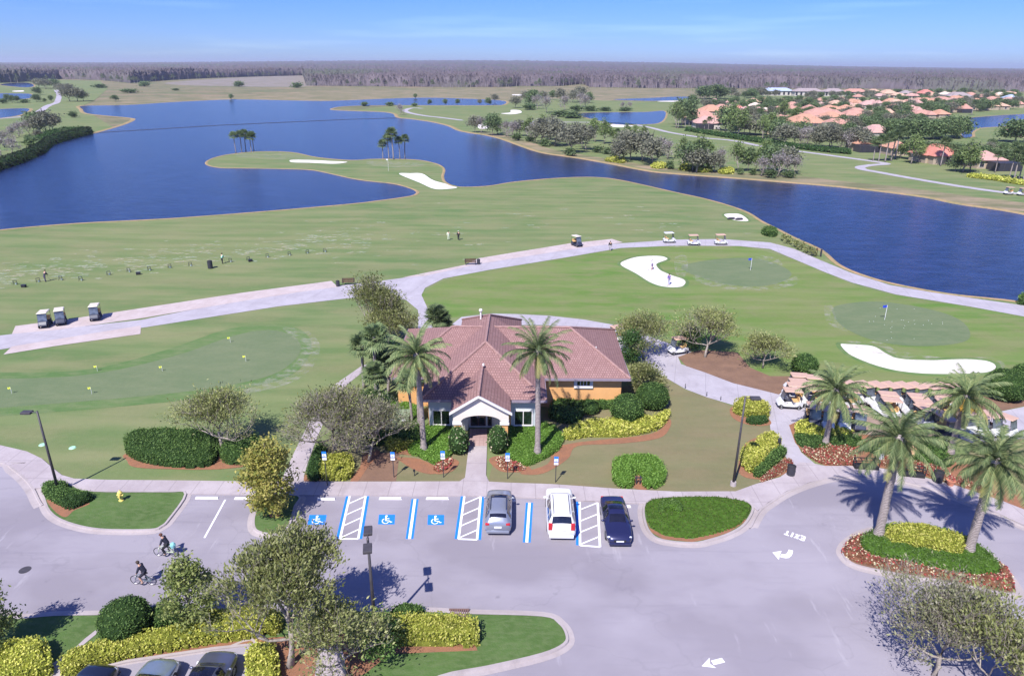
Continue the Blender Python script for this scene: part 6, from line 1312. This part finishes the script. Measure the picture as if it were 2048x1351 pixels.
# ================================================================== FAR SIDE OF THE LAKE
# prototypes (each a thing with trunk and crown), built once and copied
PROTO = {}
def proto(kind, var, *a, **k):
    o = a[0](*a[1:], **k); PROTO.setdefault(kind, []).append(o); return o
def small_tree(name, seed, h, w, leaf, n, ls, clump, lv=3, fork=.3, up=.4, cone=False):
    return tree(name, seed, h, w, leaf, ls, n, 'x', loc=(0, 0, -60), levels=lv, clump=clump, fork=fork, up=up, cone=cone)
for v in range(2): proto('grey', v, small_tree, 'oak_tree', 500 + v, 9, 9.5, L_fgry, 1500, .85, 1.0)
for v in range(2): proto('green', v, small_tree, 'broadleaf_tree', 510 + v, 8.5, 8, L_fgrn, 1700, .85, 1.0)
for v in range(2): proto('pine', v, small_tree, 'pine_tree', 520 + v, 11, 6.5, L_pine, 1300, .7, .75, 3, .45, .45)
for v in range(2): proto('bare', v, small_tree, 'bare_tree', 530 + v, 8.5, 8, leafm('far_bare_twig', [(.26, .24, .23), (.34, .31, .30)]) if v == 0 else MATS['far_bare_twig'], 420, .55, .55, 4)
for v in range(2): proto('palm', v, fan_palm, 'fan_palm', 540 + v, 8.2, (0, 0, -60), 'x', None, 2.5, 40, .2, 9)
proto('palm', 2, fan_palm, 'fan_palm', 542, 6.5, (0, 0, -60), 'x', None, 2.5, 40, .2, 9)
for v in range(2): proto('bush', v, small_tree, 'shrub', 550 + v, 3.2, 4.6, L_fgrn, 800, .7, .7, 2, .12, .4)
HP = {'grey': 9, 'green': 8.5, 'pine': 11, 'bare': 8.5, 'palm': 8.5, 'bush': 3.2}
KW = {'grey': 'grey green oak', 'green': 'dark green broadleaf tree', 'pine': 'bright green pine', 'bare': 'bare grey tree', 'palm': 'cabbage palm', 'bush': 'low dark shrub'}
first = {}; rr = random.Random(77)
def far_tree(kind, px, py, ytop, label, group, hh=None, wide=1.0):
    p = P(px, py); h = (hh or max(1.2, hgt(px, py, ytop))) * (1.0 if kind == 'palm' else 1.14); v = rr.randrange(len(PROTO[kind])); o = PROTO[kind][v]; s = h / HP[kind]
    rz = rr.uniform(0, 6.28)
    if (kind, v) not in first:
        first[(kind, v)] = 1; o.location = p; o.rotation_euler = (0, 0, rz); o.scale = (s * wide, s * wide, s); o['label'] = label; o['group'] = group; o['category'] = 'palm tree' if kind == 'palm' else ('shrub' if kind == 'bush' else 'tree'); KC[o.name] = [(c, kids(c)) for c in kids(o)]; return o
    r = copy_tree(o, p, rz, (s * wide, s * wide, s), label=label, group=group); r['category'] = 'palm tree' if kind == 'palm' else ('shrub' if kind == 'bush' else 'tree'); return r
def row(lst, where, group):
    cnt = {}
    for (k, x, yb, yt, *w) in sorted(lst, key=lambda t: t[1]):
        i = cnt.get(k, 0); cnt[k] = i + 1
        far_tree(k, x, yb, yt, '%s %s from the left %s' % (ordn(i), KW[k], where), group, wide=w[0] if w else 1.0)
row([('palm', 472, 306, 270), ('palm', 484, 305, 268), ('palm', 492, 303, 266), ('palm', 503, 304, 265), ('palm', 508, 303, 269)], 'in the left palm clump on the lake peninsula', 'palms on the peninsula')
row([('palm', 766, 318, 279), ('palm', 778, 318, 276), ('palm', 787, 319, 266), ('palm', 800, 318, 280), ('palm', 810, 317, 277)], 'in the right palm clump on the lake peninsula', 'palms on the peninsula')
S1 = [('grey', 951, 265, 237), ('bare', 962, 266, 234), ('green', 985, 271, 235, .9), ('pine', 995, 268, 233), ('bare', 1012, 273, 240), ('bare', 1028, 278, 240), ('grey', 1040, 272, 245, 1.2),
      ('pine', 1056, 276, 237), ('pine', 1088, 276, 233), ('grey', 1082, 288, 245, 1.3), ('bare', 1070, 284, 243), ('grey', 1110, 292, 248, 1.2), ('bare', 1120, 285, 244), ('grey', 1098, 280, 240),
      ('grey', 1142, 306, 262, 1.2), ('grey', 1152, 288, 252, 1.1), ('bare', 1165, 295, 256), ('pine', 1190, 284, 240), ('pine', 1208, 288, 243), ('grey', 1172, 300, 258), ('pine', 1226, 288, 262), ('palm', 1235, 288, 262),
      ('pine', 1252, 282, 250), ('pine', 1270, 283, 253), ('pine', 1288, 284, 254), ('grey', 1262, 320, 276, 1.35), ('grey', 1285, 322, 272, 1.3), ('grey', 1306, 330, 285, 1.2), ('bare', 1320, 312, 272), ('bare', 1335, 318, 278), ('grey', 1250, 300, 266, 1.2),
      ('grey', 1240, 325, 288), ('pine', 1364, 333, 280, .8), ('green', 1385, 342, 295, 1.3), ('pine', 1400, 340, 276), ('pine', 1415, 338, 285), ('grey', 1392, 345, 305, 1.3), ('grey', 1430, 345, 312, 1.1), ('bare', 1440, 335, 295),
      ('pine', 1476, 344, 288, .9), ('green', 1495, 342, 303, .8), ('pine', 1512, 343, 300, .7), ('pine', 1530, 344, 282, .8), ('green', 1536, 348, 300, .8), ('bare', 1522, 352, 312), ('bare', 1555, 354, 305), ('grey', 1575, 346, 302, 1.2), ('bare', 1590, 350, 312), ('green', 1545, 342, 296, .9),
      ('bush', 1540, 356, 343, 1.4), ('bush', 1578, 356, 345, 1.5), ('bush', 1480, 349, 339), ('bush', 1505, 350, 340), ('bush', 1340, 338, 326), ('bush', 1195, 305, 295, 1.5), ('bush', 1215, 308, 298, 1.5), ('bush', 1140, 312, 300, 1.4), ('bush', 1060, 283, 273, 1.4), ('bush', 1035, 281, 270, 1.4), ('bush', 1230, 312, 302, 1.6), ('bush', 1090, 293, 282, 1.4)]
row(S1, 'along the far lake shore', 'trees along the far lake shore')
row([('grey', 1030, 216, 196, 1.2), ('grey', 1050, 205, 186), ('green', 1065, 212, 185, 1.1), ('bare', 1075, 218, 190), ('grey', 1085, 205, 186), ('bare', 1093, 225, 192), ('green', 1105, 200, 184), ('grey', 1120, 203, 181, 1.2), ('bare', 1130, 220, 190), ('grey', 1145, 205, 184, 1.2), ('bare', 1160, 214, 186), ('bare', 1172, 220, 190), ('grey', 1160, 204, 178), ('green', 1178, 206, 188),
     ('bush', 1150, 222, 214, 2.5), ('bush', 1180, 222, 214, 2.5), ('bush', 1060, 220, 210, 2), ('bush', 1210, 222, 216, 3), ('bush', 1250, 222, 216, 3), ('bush', 1120, 233, 224, 3), ('bush', 1145, 236, 226, 3), ('bare', 1245, 220, 203), ('bare', 1258, 219, 204)], 'around the middle pond', 'trees around the middle pond')
row([('green', 860, 210, 201), ('bush', 730, 212, 206, 2), ('bush', 780, 212, 206, 2), ('green', 890, 210, 200), ('green', 915, 210, 200), ('bush', 830, 213, 208, 2), ('grey', 960, 210, 200), ('green', 976, 211, 198), ('grey', 990, 206, 191), ('green', 831, 197, 189), ('bare', 800, 230, 207), ('green', 231, 203, 192, 1.4), ('green', 463, 199, 190), ('bush', 478, 173, 165, 2), ('bush', 594, 176, 168, 2), ('bush', 289, 173, 165, 2), ('bush', 148, 235, 226, 1.4), ('bush', 200, 176, 170, 3), ('bush', 260, 186, 180, 4), ('bush', 350, 181, 178, 4)], 'scattered along the north shore and prairie', 'trees scattered on the prairie')
row([('grey', 78, 176, 160, 1.6), ('grey', 92, 178, 161, 1.6), ('green', 108, 176, 161, 1.6), ('grey', 100, 170, 160, 1.5), ('green', 76, 190, 177, 1.3), ('grey', 122, 186, 170, 1.6), ('grey', 136, 187, 171, 1.6), ('grey', 140, 203, 180, 1.4), ('grey', 155, 203, 180, 1.4), ('green', 167, 202, 184, 1), ('green', 16, 204, 191), ('green', 25, 206, 193), ('green', 35, 205, 194), ('green', 74, 204, 191, 1.2), ('green', 103, 203, 193), ('green', 90, 205, 198), ('bush', 50, 206, 200, 2), ('bush', 5, 207, 200, 2)], 'around the small ponds at far left', 'trees around the far left ponds')
row([('grey', 92, 264, 228, 1.3), ('grey', 108, 264, 233, 1.2), ('green', 68, 268, 232, .9), ('bare', 60, 270, 240, 1.2), ('bare', 38, 273, 243, 1.2), ('grey', 80, 270, 236), ('bare', 28, 285, 250), ('bare', 10, 295, 262, 1.3), ('bare', 2, 312, 275, 1.4), ('bare', 24, 305, 275, 1.2), ('grey', 78, 276, 262, 1.2), ('green', 60, 286, 272), ('bush', 66, 290, 278, 2), ('bush', 128, 268, 260, 2)], 'on the left lake bank', 'trees on the left lake bank')
# long clipped hedge / reed wall on the left bank
L_blk = leafm('black_green_leaf', [(.012, .022, .010), (.022, .038, .016), (.035, .055, .022)])
hedge('bank_hedge', [(-20, 337), (0, 328), (40, 314), (78, 296), (92, 284), (130, 272), (165, 264), (182, 262), (184, 268), (140, 279), (102, 291), (88, 306), (42, 327), (0, 341), (-20, 350)], 2.2, L_blk, C_dk, .6, 'long black green hedge along the left lake bank', rnd=1.2, dens=5, rough=.3, smooth=False)
hedge('bank_hedge', [(60, 285), (95, 268), (130, 262), (172, 260), (172, 263), (130, 267), (100, 276), (70, 292)], 1.6, L_dkg, C_dk, .6, 'dark shrub mass under the trees on the left lake bank', rnd=1.2, dens=5, rough=.4, smooth=False, seed=9)
hedge('boundary_hedge', [(1370, 262), (1400, 267), (1460, 277), (1530, 288), (1600, 299), (1660, 306), (1700, 309), (1700, 305), (1660, 302), (1600, 295), (1530, 284), (1460, 273), (1400, 264), (1372, 259)], 1.6, L_dkg, C_dk, .6, 'long dark boundary hedge between the far path and the houses', rnd=1.0, dens=4, rough=.2, smooth=False, seed=10)
# houses
RC = {'s': ('salmon_roof', (.43, .24, .19)), 'p': ('pink_roof', (.46, .29, .26)), 'o': ('orange_roof', (.46, .25, .17)), 'r': ('red_roof', (.50, .20, .16)), 't': ('tan_roof', (.50, .33, .24)), 'g': ('grey_roof', (.30, .25, .25)), 'c': ('cream_roof', (.62, .50, .42)), 'b': ('blue_grey_roof', (.36, .42, .55)), 'd': ('rose_brown_roof', (.46, .28, .24))}
RN = {'s': 'salmon', 'p': 'pink', 'o': 'orange', 'r': 'red', 't': 'tan', 'g': 'grey', 'c': 'cream', 'b': 'blue grey', 'd': 'rose brown'}
RM = {k: tilemat(n, c, tuple(min(1, x * 1.15) for x in c), tuple(x * .55 for x in c), .6, .5) for k, (n, c) in RC.items()}
M_hwall = stucco('house_wall', (.40, .32, .24)); M_hwhite = stucco('white_house_wall', (.52, .48, .44)); M_screen = flat('lanai_screen', (.03, .03, .04), .5)
def house(i, x0, x1, ye, yt, rc, label, white=False, lanai=None):
    xc = (x0 + x1) / 2; c = P(xc, ye, 2.9); a, b = P(x0, ye, 2.9), P(x1, ye, 2.9); w = max(9, min(34, (b.x - a.x) * 1.12)); d = max(10, min(w * .8, 18)); rise = max(1.8, min(w * .24, 4.2, PV(xc, yt, c.y + d / 2).z - 2.9))
    r = empty('house', (c.x, c.y + d / 2, 0), rr.uniform(-.12, .12), label, 'house', 'tiled roof houses of the estate'); e = .7; hw, hd = w / 2, d / 2
    mb = MB(); mb.box(-hw + e, hw - e, -hd + e, hd - e, 0, 2.9); mb.build('wall', M_hwhite if white else M_hwall, r)
    rl = max(.3, hw - hd * .95) if hw > hd else .3
    o = faces_obj('roof', [(-hw, -hd, 2.8), (hw, -hd, 2.8), (hw, hd, 2.8), (-hw, hd, 2.8), (-rl, 0, 2.8 + rise), (rl, 0, 2.8 + rise)], [(0, 1, 5, 4), (1, 2, 5), (2, 3, 4, 5), (3, 0, 4)], RM[rc], r, solid=.15)
    if w > 11:     # projecting wing with its own hip
        wx = rr.choice((-1, 1)) * hw * .45; ww = hw * .42; o2 = faces_obj('wing_roof', [(wx - ww, -hd - 3, 2.82), (wx + ww, -hd - 3, 2.82), (wx + ww, 0, 2.82), (wx - ww, 0, 2.82), (wx, -hd - 3 + ww, 2.8 + rise * .82), (wx, 0, 2.8 + rise * .82)], [(0, 1, 4), (1, 2, 5, 4), (3, 0, 4, 5)], RM[rc], r, solid=.12)
        mb = MB(); mb.box(wx - ww + .6, wx + ww - .6, -hd - 2.4, -hd + e, 0, 2.85); mb.build('wing_wall', M_hwhite if white else M_hwall, r)
    for q in range(3):
        xx = -hw + e + (2 * hw - 2 * e) * (q + .5) / 3; y = -hd + e - .02
        mb = MB(); mb.box(xx - .8, xx + .8, y - .05, y, .5, 2.2); f_ = mb.build('window', M_fascia, r); mb = MB(); mb.box(xx - .7, xx + .7, y - .08, y - .052, .6, 2.1); mb.build('pane', M_screen, f_)
    if lanai:
        mb = MB(); lx = hw * lanai; mb.box(lx - 4, lx + 4, -hd - 5.5, -hd - .2, 0, 2.6); s_ = mb.build('lanai_enclosure', M_screen, r)
        mb = MB(); [mb.box(lx - 4 + q * 2 - .05, lx - 4 + q * 2 + .05, -hd - 5.55, -hd - .2, 0, 2.66) for q in range(5)]; mb.build('lanai_frame', M_bronze, s_)
HS = [(1379, 1442, 238, 214, 's', .5), (1394, 1440, 246, 226, 'p', -.4), (1405, 1446, 222, 209, 'o', 0), (1430, 1462, 217, 208, 's', 0), (1470, 1492, 217, 206, 'r', 0), (1502, 1526, 212, 203, 'c', 0), (1544, 1566, 217, 203, 'r', 0), (1575, 1603, 212, 201, 's', 0), (1603, 1626, 210, 201, 'd', 0),
      (1637, 1658, 210, 200, 'p', 0), (1663, 1690, 208, 200, 't', 0), (1586, 1655, 246, 223, 'o', .3), (1620, 1690, 231, 215, 's', 0), (1655, 1708, 248, 236, 's', 0), (1492, 1522, 246, 232, 't', -.3), (1549, 1570, 254, 242, 't', 0), (1445, 1470, 228, 218, 'r', 0), (1526, 1545, 222, 212, 'c', 0),
      (1738, 1766, 186, 172, 't', 0), (1767, 1796, 187, 179, 't', 0), (1805, 1828, 188, 180, 'g', 0), (1844, 1870, 187, 175, 'r', 0), (1885, 1903, 189, 183, 'c', 0), (1905, 1946, 193, 182, 'g', 0), (1960, 1978, 194, 185, 's', 0), (1996, 2014, 190, 184, 'c', 0), (2017, 2040, 196, 189, 'b', 0),
      (1696, 1718, 212, 198, 'd', 0), (1727, 1757, 210, 198, 'p', 0), (1773, 1801, 205, 195, 'o', 0), (1806, 1828, 206, 196, 's', 0), (1830, 1856, 203, 195, 's', 0), (1842, 1874, 204, 195, 'o', 0), (1872, 1914, 202, 193, 's', 0), (1903, 1940, 198, 191, 'o', 0), (1698, 1744, 230, 215, 's', 0), (1751, 1786, 226, 211, 't', 0),
      (1777, 1812, 219, 208, 'o', 0), (1806, 1850, 224, 209, 'd', .2), (1844, 1872, 217, 208, 'o', 0), (1866, 1898, 218, 205, 's', 0), (1898, 1940, 217, 203, 's', .2), (1948, 1980, 213, 202, 'o', 0), (1975, 2019, 212, 201, 't', 0), (2024, 2046, 208, 200, 's', 0), (1689, 1718, 246, 236, 's', 0), (1736, 1784, 264, 243, 'p', 0),
      (1713, 1756, 287, 264, 'o', -.3), (1792, 1822, 296, 273, 'o', 0), (1853, 1922, 310, 281, 'r', .5), (1958, 2014, 320, 293, 'd', .4), (2040, 2080, 262, 245, 's', 0)]
hr = random.Random(12)
for (xa, xb, ya, yb, n, wpx, hpx) in ((1415, 1700, 204, 199, 8, 22, 8), (1470, 1740, 222, 214, 8, 26, 9), (1700, 2046, 193, 189, 9, 20, 6), (1700, 2046, 206, 200, 9, 24, 8), (1545, 1720, 238, 230, 5, 34, 11), (1715, 1900, 233, 226, 5, 32, 10), (1530, 1640, 256, 262, 3, 36, 12), (1640, 1740, 262, 268, 2, 36, 13)):
    for i in range(n):
        x = xa + (xb - xa) * (i + .5 + hr.uniform(-.25, .25)) / n; y = ya + (yb - ya) * i / n + hr.uniform(-1.5, 1.5); w_ = wpx * hr.uniform(.85, 1.2)
        HS.append((x - w_ / 2, x + w_ / 2, y, y - hpx, hr.choice('spostds'), 0))
cnt = {}
for i, (x0, x1, ye, yt, rc, ln) in enumerate(sorted(HS, key=lambda t: (t[0] + t[1]))):
    k = cnt.get(rc, 0); cnt[rc] = k + 1; house(i, x0, x1, ye, yt, rc, '%s house with a %s tiled roof from the left in the estate' % (ordn(k), RN[rc]), rc in 'pcg', ln or None)
for i, (x0, x1, rc, ye, yt) in enumerate([(1528, 1588, 'b', 182, 173), (1590, 1648, 'g', 183, 174), (1650, 1692, 'g', 183.5, 175), (1692, 1738, 's', 184, 176)]):
    c = P((x0 + x1) / 2, ye, 5); a, b = P(x0, ye, 5), P(x1, ye, 5); hw = (b.x - a.x) / 2 * .97; r = empty('apartment_house', (c.x, c.y + 7, 0), 0, ['long white building with a pale blue roof before the forest', 'long white building with a grey roof right of the pale blue one', 'short grey roofed building in the far white row', 'salmon roofed building ending the far white row'][i], 'building', 'long white buildings before the forest')
    mb = MB(); mb.box(-hw + 1, hw - 1, -6.5, 6.5, 0, 5); mb.build('wall', M_hwhite, r); faces_obj('roof', [(-hw, -7.5, 5), (hw, -7.5, 5), (hw, 7.5, 5), (-hw, 7.5, 5), (-hw + 7, 0, 8.3), (hw - 7, 0, 8.3)], [(0, 1, 5, 4), (1, 2, 5), (2, 3, 4, 5), (3, 0, 4)], RM[rc], r, solid=.2)
    for q in range(int(hw / 2.6)):
        x = -hw + 3 + q * 5.2; mb = MB(); mb.box(x - 1.1, x + 1.1, -6.62, -6.5, .8, 4.2); mb.build('dark_bay', M_screen, r)
# trees of the estate
ET = []; er = random.Random(9)
def fillrow(x0, x1, y0, y1, n, kinds, hpx):
    for i in range(n):
        x = x0 + (x1 - x0) * (i + er.random()) / n; y = y0 + (y1 - y0) * (x - x0) / (x1 - x0) + er.uniform(-2, 2); k = er.choice(kinds); ET.append((k, x, y, y - hpx * er.uniform(.85, 1.4), er.uniform(1.0, 1.5)))
fillrow(1370, 1700, 214, 208, 24, ['green', 'grey', 'green', 'green'], 11); fillrow(1460, 1700, 226, 222, 18, ['green', 'grey', 'green'], 13); fillrow(1700, 2046, 214, 206, 26, ['green', 'green', 'grey'], 10); fillrow(1700, 2040, 199, 194, 24, ['green', 'green', 'grey'], 8)
fillrow(1700, 2046, 190, 190, 22, ['green', 'grey', 'green'], 8); fillrow(1720, 2010, 238, 220, 26, ['green', 'green', 'grey'], 15); fillrow(1400, 1560, 196, 196, 12, ['green', 'grey'], 12); fillrow(1600, 1760, 196, 196, 12, ['green', 'grey'], 11)
fillrow(1700, 1860, 262, 256, 16, ['green', 'green', 'grey'], 18); fillrow(1780, 1930, 280, 276, 18, ['green', 'green'], 26); fillrow(1470, 1720, 268, 282, 20, ['grey', 'green', 'grey'], 22); fillrow(1560, 1720, 288, 300, 13, ['grey', 'grey', 'bare'], 28)
fillrow(1740, 2048, 300, 330, 20, ['green', 'grey', 'green'], 20); fillrow(1950, 2048, 300, 305, 6, ['grey', 'green'], 16)
fillrow(1400, 1700, 219, 214, 16, ['green', 'grey'], 13); fillrow(1480, 1700, 236, 236, 13, ['green', 'green', 'grey'], 15); fillrow(1700, 2046, 208, 200, 20, ['green', 'grey', 'green'], 10); fillrow(1700, 2046, 225, 216, 24, ['green', 'green', 'grey'], 13)
fillrow(1500, 1740, 252, 258, 14, ['green', 'grey', 'green'], 18); fillrow(1700, 1840, 246, 240, 10, ['green', 'grey'], 14); fillrow(1800, 1960, 318, 330, 9, ['green', 'pine', 'green'], 24)
ET += [('green', 1410, 198, 176, 1.7), ('green', 1432, 198, 174, 1.8), ('grey', 1450, 197, 178, 1.5), ('grey', 1500, 196, 178, 1.5), ('grey', 1520, 196, 178, 1.4), ('green', 1385, 216, 194), ('pine', 1352, 256, 208, .9), ('green', 1365, 250, 206, 1.1), ('palm', 1356, 257, 230), ('palm', 1362, 256, 228), ('palm', 1370, 257, 229), ('palm', 1378, 255, 230), ('palm', 1408, 262, 240), ('palm', 1416, 262, 238),
       ('pine', 1460, 268, 212, 1.1), ('pine', 1475, 272, 222, 1.2), ('green', 1450, 262, 220, 1.1), ('pine', 1525, 278, 234, .9), ('pine', 1540, 276, 228, 1.0), ('green', 1552, 280, 246), ('palm', 1746, 322, 285), ('palm', 1757, 323, 278), ('palm', 1770, 324, 275), ('palm', 1782, 322, 270), ('palm', 1790, 318, 262), ('pine', 1822, 328, 272, .9), ('pine', 1835, 325, 285, .9), ('palm', 1881, 332, 283), ('palm', 1990, 345, 308),
       ('pine', 1925, 345, 288, 1.4), ('pine', 1940, 343, 300, 1.5), ('green', 1910, 343, 315, 1.1), ('palm', 2018, 357, 310), ('palm', 2028, 358, 302), ('palm', 2038, 358, 305), ('palm', 2046, 360, 312), ('green', 2030, 285, 246, 1.6), ('green', 2046, 286, 250, 1.6), ('green', 1722, 250, 232), ('palm', 1851, 236, 210), ('palm', 1943, 230, 205), ('green', 1890, 236, 220), ('palm', 1788, 240, 216), ('pine', 1565, 246, 204, .9), ('pine', 1590, 250, 214)]
for lo_, hi_, wh in ((0, 193, 'behind the last tiled houses'), (193, 206, 'beside the upper tiled houses'), (206, 222, 'between the upper rows of tiled houses'), (222, 246, 'among the middle tiled houses'), (246, 285, 'among the lower tiled houses'), (285, 900, 'in front of the lowest tiled houses')):
    row([e for e in ET if lo_ <= e[2] < hi_], wh, 'trees of the housing estate')
# ================================================================== FOREST BAND
L_mass = leafm('forest_mass', [(.085, .072, .08), (.125, .105, .115), (.165, .14, .15), (.105, .09, .10)], 0)
L_massg = leafm('forest_green_mass', [(.075, .10, .06), (.11, .14, .075), (.14, .165, .095)], 0)
edge = [(-400, 158), (-100, 164), (0, 166), (60, 163), (120, 158), (200, 160), (260, 166), (340, 160), (420, 156), (520, 153), (606, 151), (612, 171), (700, 172), (800, 173), (900, 174), (1000, 174), (1040, 172), (1120, 172), (1165, 168), (1180, 174), (1300, 176), (1400, 176), (1500, 177), (1640, 177), (1706, 177), (1796, 178), (1900, 180), (2000, 182), (2100, 184), (2400, 186)]
EX_ = np.array([e[0] for e in edge], float); EY = np.array([e[1] for e in edge], float)
# canopy blanket reaching the horizon
cols = np.arange(-360, 2400, 2.4); ey = np.interp(cols, EX_, EY); D0 = np.array([P(x, y).length for x, y in zip(cols, ey)]); dirs = np.array([(P(x, y).to_2d().normalized()) for x, y in zip(cols, ey)])
E0 = np.array([P(x, y).to_2d().length for x, y in zip(cols, ey)])
tt = np.concatenate([[0, .004], np.geomspace(.012, 1, 150)]); rng = np.random.default_rng(5); V = []
DM = 19000.
G = np.zeros((len(tt), len(cols), 3))
for j, t in enumerate(tt):
    D = E0 + (DM - E0) * t ** 1.6
    x = dirs[:, 0] * D; y = dirs[:, 1] * D; s = D / 1000
    n1 = vn(x, y, .02, 3); n2 = rng.normal(0, 1, len(cols))
    bump_ = 58 * np.exp(-((cols - 1010) / 640.) ** 2) * np.clip((D - 2500) / 5500, 0, 1)
    h = 13.5 + 1.8 * n1 + 1.7 * n2 * np.clip(s, .8, 1.6) + bump_
    h = h * (0.0 if j == 0 else .85 if j == 1 else 1)
    G[j, :, 0], G[j, :, 1], G[j, :, 2] = x, y, h
n0 = len(cols); q = (np.arange(len(tt) - 1)[:, None] * n0 + np.arange(n0 - 1)[None]).ravel(); Q = np.stack([q, q + 1, q + 1 + n0, q + n0], 1)
def _can(t):
    a = t.ramp(t.noise(.0035, 5, .6, (1, .5, 1)), .50, .60); b = t.ramp(t.noise(.05, 4, .7, (1, 1, .3)), .35, .65)
    k = t.mix(b, (.095, .078, .088), (.155, .13, .142)); k = t.mix(t.ramp(t.noise(.012, 4, .6), .45, .6, 0, .5), k, (.08, .072, .08)); t.col(t.mix(a, k, (.095, .105, .08))); t.bump(t.noise(.12, 4, .7), .8, 2.0); t.set(.95, .05)
M_can = mk('cypress_canopy', _can)
tag(npmesh('forest_canopy', G.reshape(-1, 3), Q, M_can), 'grey brown leafless cypress forest reaching to the horizon', 'forest', kind='stuff')
# tufts of branches over the nearer canopy so that it is not a smooth blanket
n = 70000; px = rng.uniform(-60, 2110, n); t_ = rng.uniform(0, 1, n) ** 2.2; yb = np.interp(px, EX_, EY); Pn = np.zeros((n, 3)); sz = np.zeros(n)
e0 = np.interp(px, cols, E0); dx = np.interp(px, cols, dirs[:, 0]); dy = np.interp(px, cols, dirs[:, 1]); D = e0 + 4 + t_ * 1500
Pn[:, 0] = dx * D; Pn[:, 1] = dy * D; kk = vn(Pn[:, 0], Pn[:, 1], .03, 8); Pn[:, 2] = 10.5 + 4.2 * rng.random(n) ** 1.5 + 2.4 * kk + np.where(t_ < .02, -5 * rng.random(n), 0)
V, Q = cards(Pn, 1, rng, aspect=.5); V = (V.reshape(n, 4, 3) - Pn[:, None]) * (2.2 + 2.5 * t_)[:, None, None] + Pn[:, None]
gr = (vn(Pn[:, 0] * 1.0, Pn[:, 1], .006, 21) > .62)
tag(npmesh('forest_crowns', V.reshape(-1, 3), Q, [L_mass, L_massg], gr.astype(int)), 'tangled grey crowns of the nearer cypress forest', 'forest', kind='stuff')
# individual trees standing along the forest edge
def cyp(seed, leaf, h, w, nl, nm):
    r2 = random.Random(seed); root = empty(nm, (0, 0, -80), 0, 'x', 'tree'); mb = MB(); mb.tube([(0, 0, 0), (r2.gauss(0, .3), 0, h * .5), (r2.gauss(0, .5), 0, h * .96)], [.42, .26, .08], 5)
    for i in range(14):
        t = .42 + .5 * i / 14; a = i * 2.4; L = w * .45 * (1.1 - t); mb.tube([(0, 0, h * t), (L * math.cos(a), L * math.sin(a), h * t + L * .6)], [.09, .03], 3)
    mb.build('trunk', flat('cypress_bark', (.24, .21, .215), .9), root); rg = np.random.default_rng(seed); z = rg.uniform(.42, 1, nl); r_ = w / 2 * np.sqrt(rg.random(nl)) * (1.15 - z) * 1.6; a = rg.uniform(0, 6.28, nl)
    V, Q = cards(np.stack([r_ * np.cos(a), r_ * np.sin(a), z * h], 1), 1.5, rg, aspect=.35); npmesh('crown', V, Q, leaf, parent=root); return root
CY = [cyp(1, L_mass, 15, 6, 130, 'cypress_tree'), cyp(2, L_mass, 16, 5, 110, 'cypress_tree'), cyp(3, L_mass, 14, 6.5, 140, 'cypress_tree')]; CG = [cyp(4, L_massg, 12, 7, 230, 'evergreen_tree'), cyp(5, L_massg, 10, 8, 240, 'evergreen_tree')]
fr = random.Random(4); done = set(); k = 0
xs_ = [612 + (1720 - 612) * (i + fr.random() * .9) / 190 for i in range(190)] + [1800 + 250 * (i + fr.random()) / 30 for i in range(30)] + [2 + 600 * (i + fr.random()) / 55 for i in range(55)]
for x in xs_:
    left = x < 610; y = float(np.interp(x, EX_, EY)) + fr.uniform(-.2, 1.4); g = fr.random() < (.75 if left else (.45 if (720 < x < 1170 and fr.random() < .6) or 1520 < x < 1600 else .10)); o = fr.choice(CG if g else CY); s = fr.uniform(.65, 1.22)
    p = P(x, y); lb = 'dark evergreen at the foot of the far forest edge' if g else 'pale trunked leafless cypress at the front of the far forest edge'; grp = 'evergreens at the forest edge' if g else 'cypresses at the forest edge'
    if o.name not in done:
        done.add(o.name); o.location = p; o.scale = (s,) * 3; o['label'] = lb; o['group'] = grp; KC[o.name] = [(c, kids(c)) for c in kids(o)]
    else: copy_tree(o, p, fr.uniform(0, 6), s, label=lb, group=grp)

# ================================================================== AIR
mb = MB(); mb.box(-16000, 16000, -400, 19800, -1.2, 105); hz = mb.build('haze', bpy.data.materials.new('haze_air')); tag(hz, kind='stuff')
hm = hz.data.materials[0]; hm.use_nodes = True; nt = hm.node_tree; nt.nodes.remove(nt.nodes['Principled BSDF']); pv = nt.nodes.new('ShaderNodeVolumePrincipled')
pv.inputs['Color'].default_value = (.80, .86, 1, 1); pv.inputs['Density'].default_value = .00009; pv.inputs['Anisotropy'].default_value = .2; nt.links.new(pv.outputs[0], nt.nodes['Material Output'].inputs['Volume'])
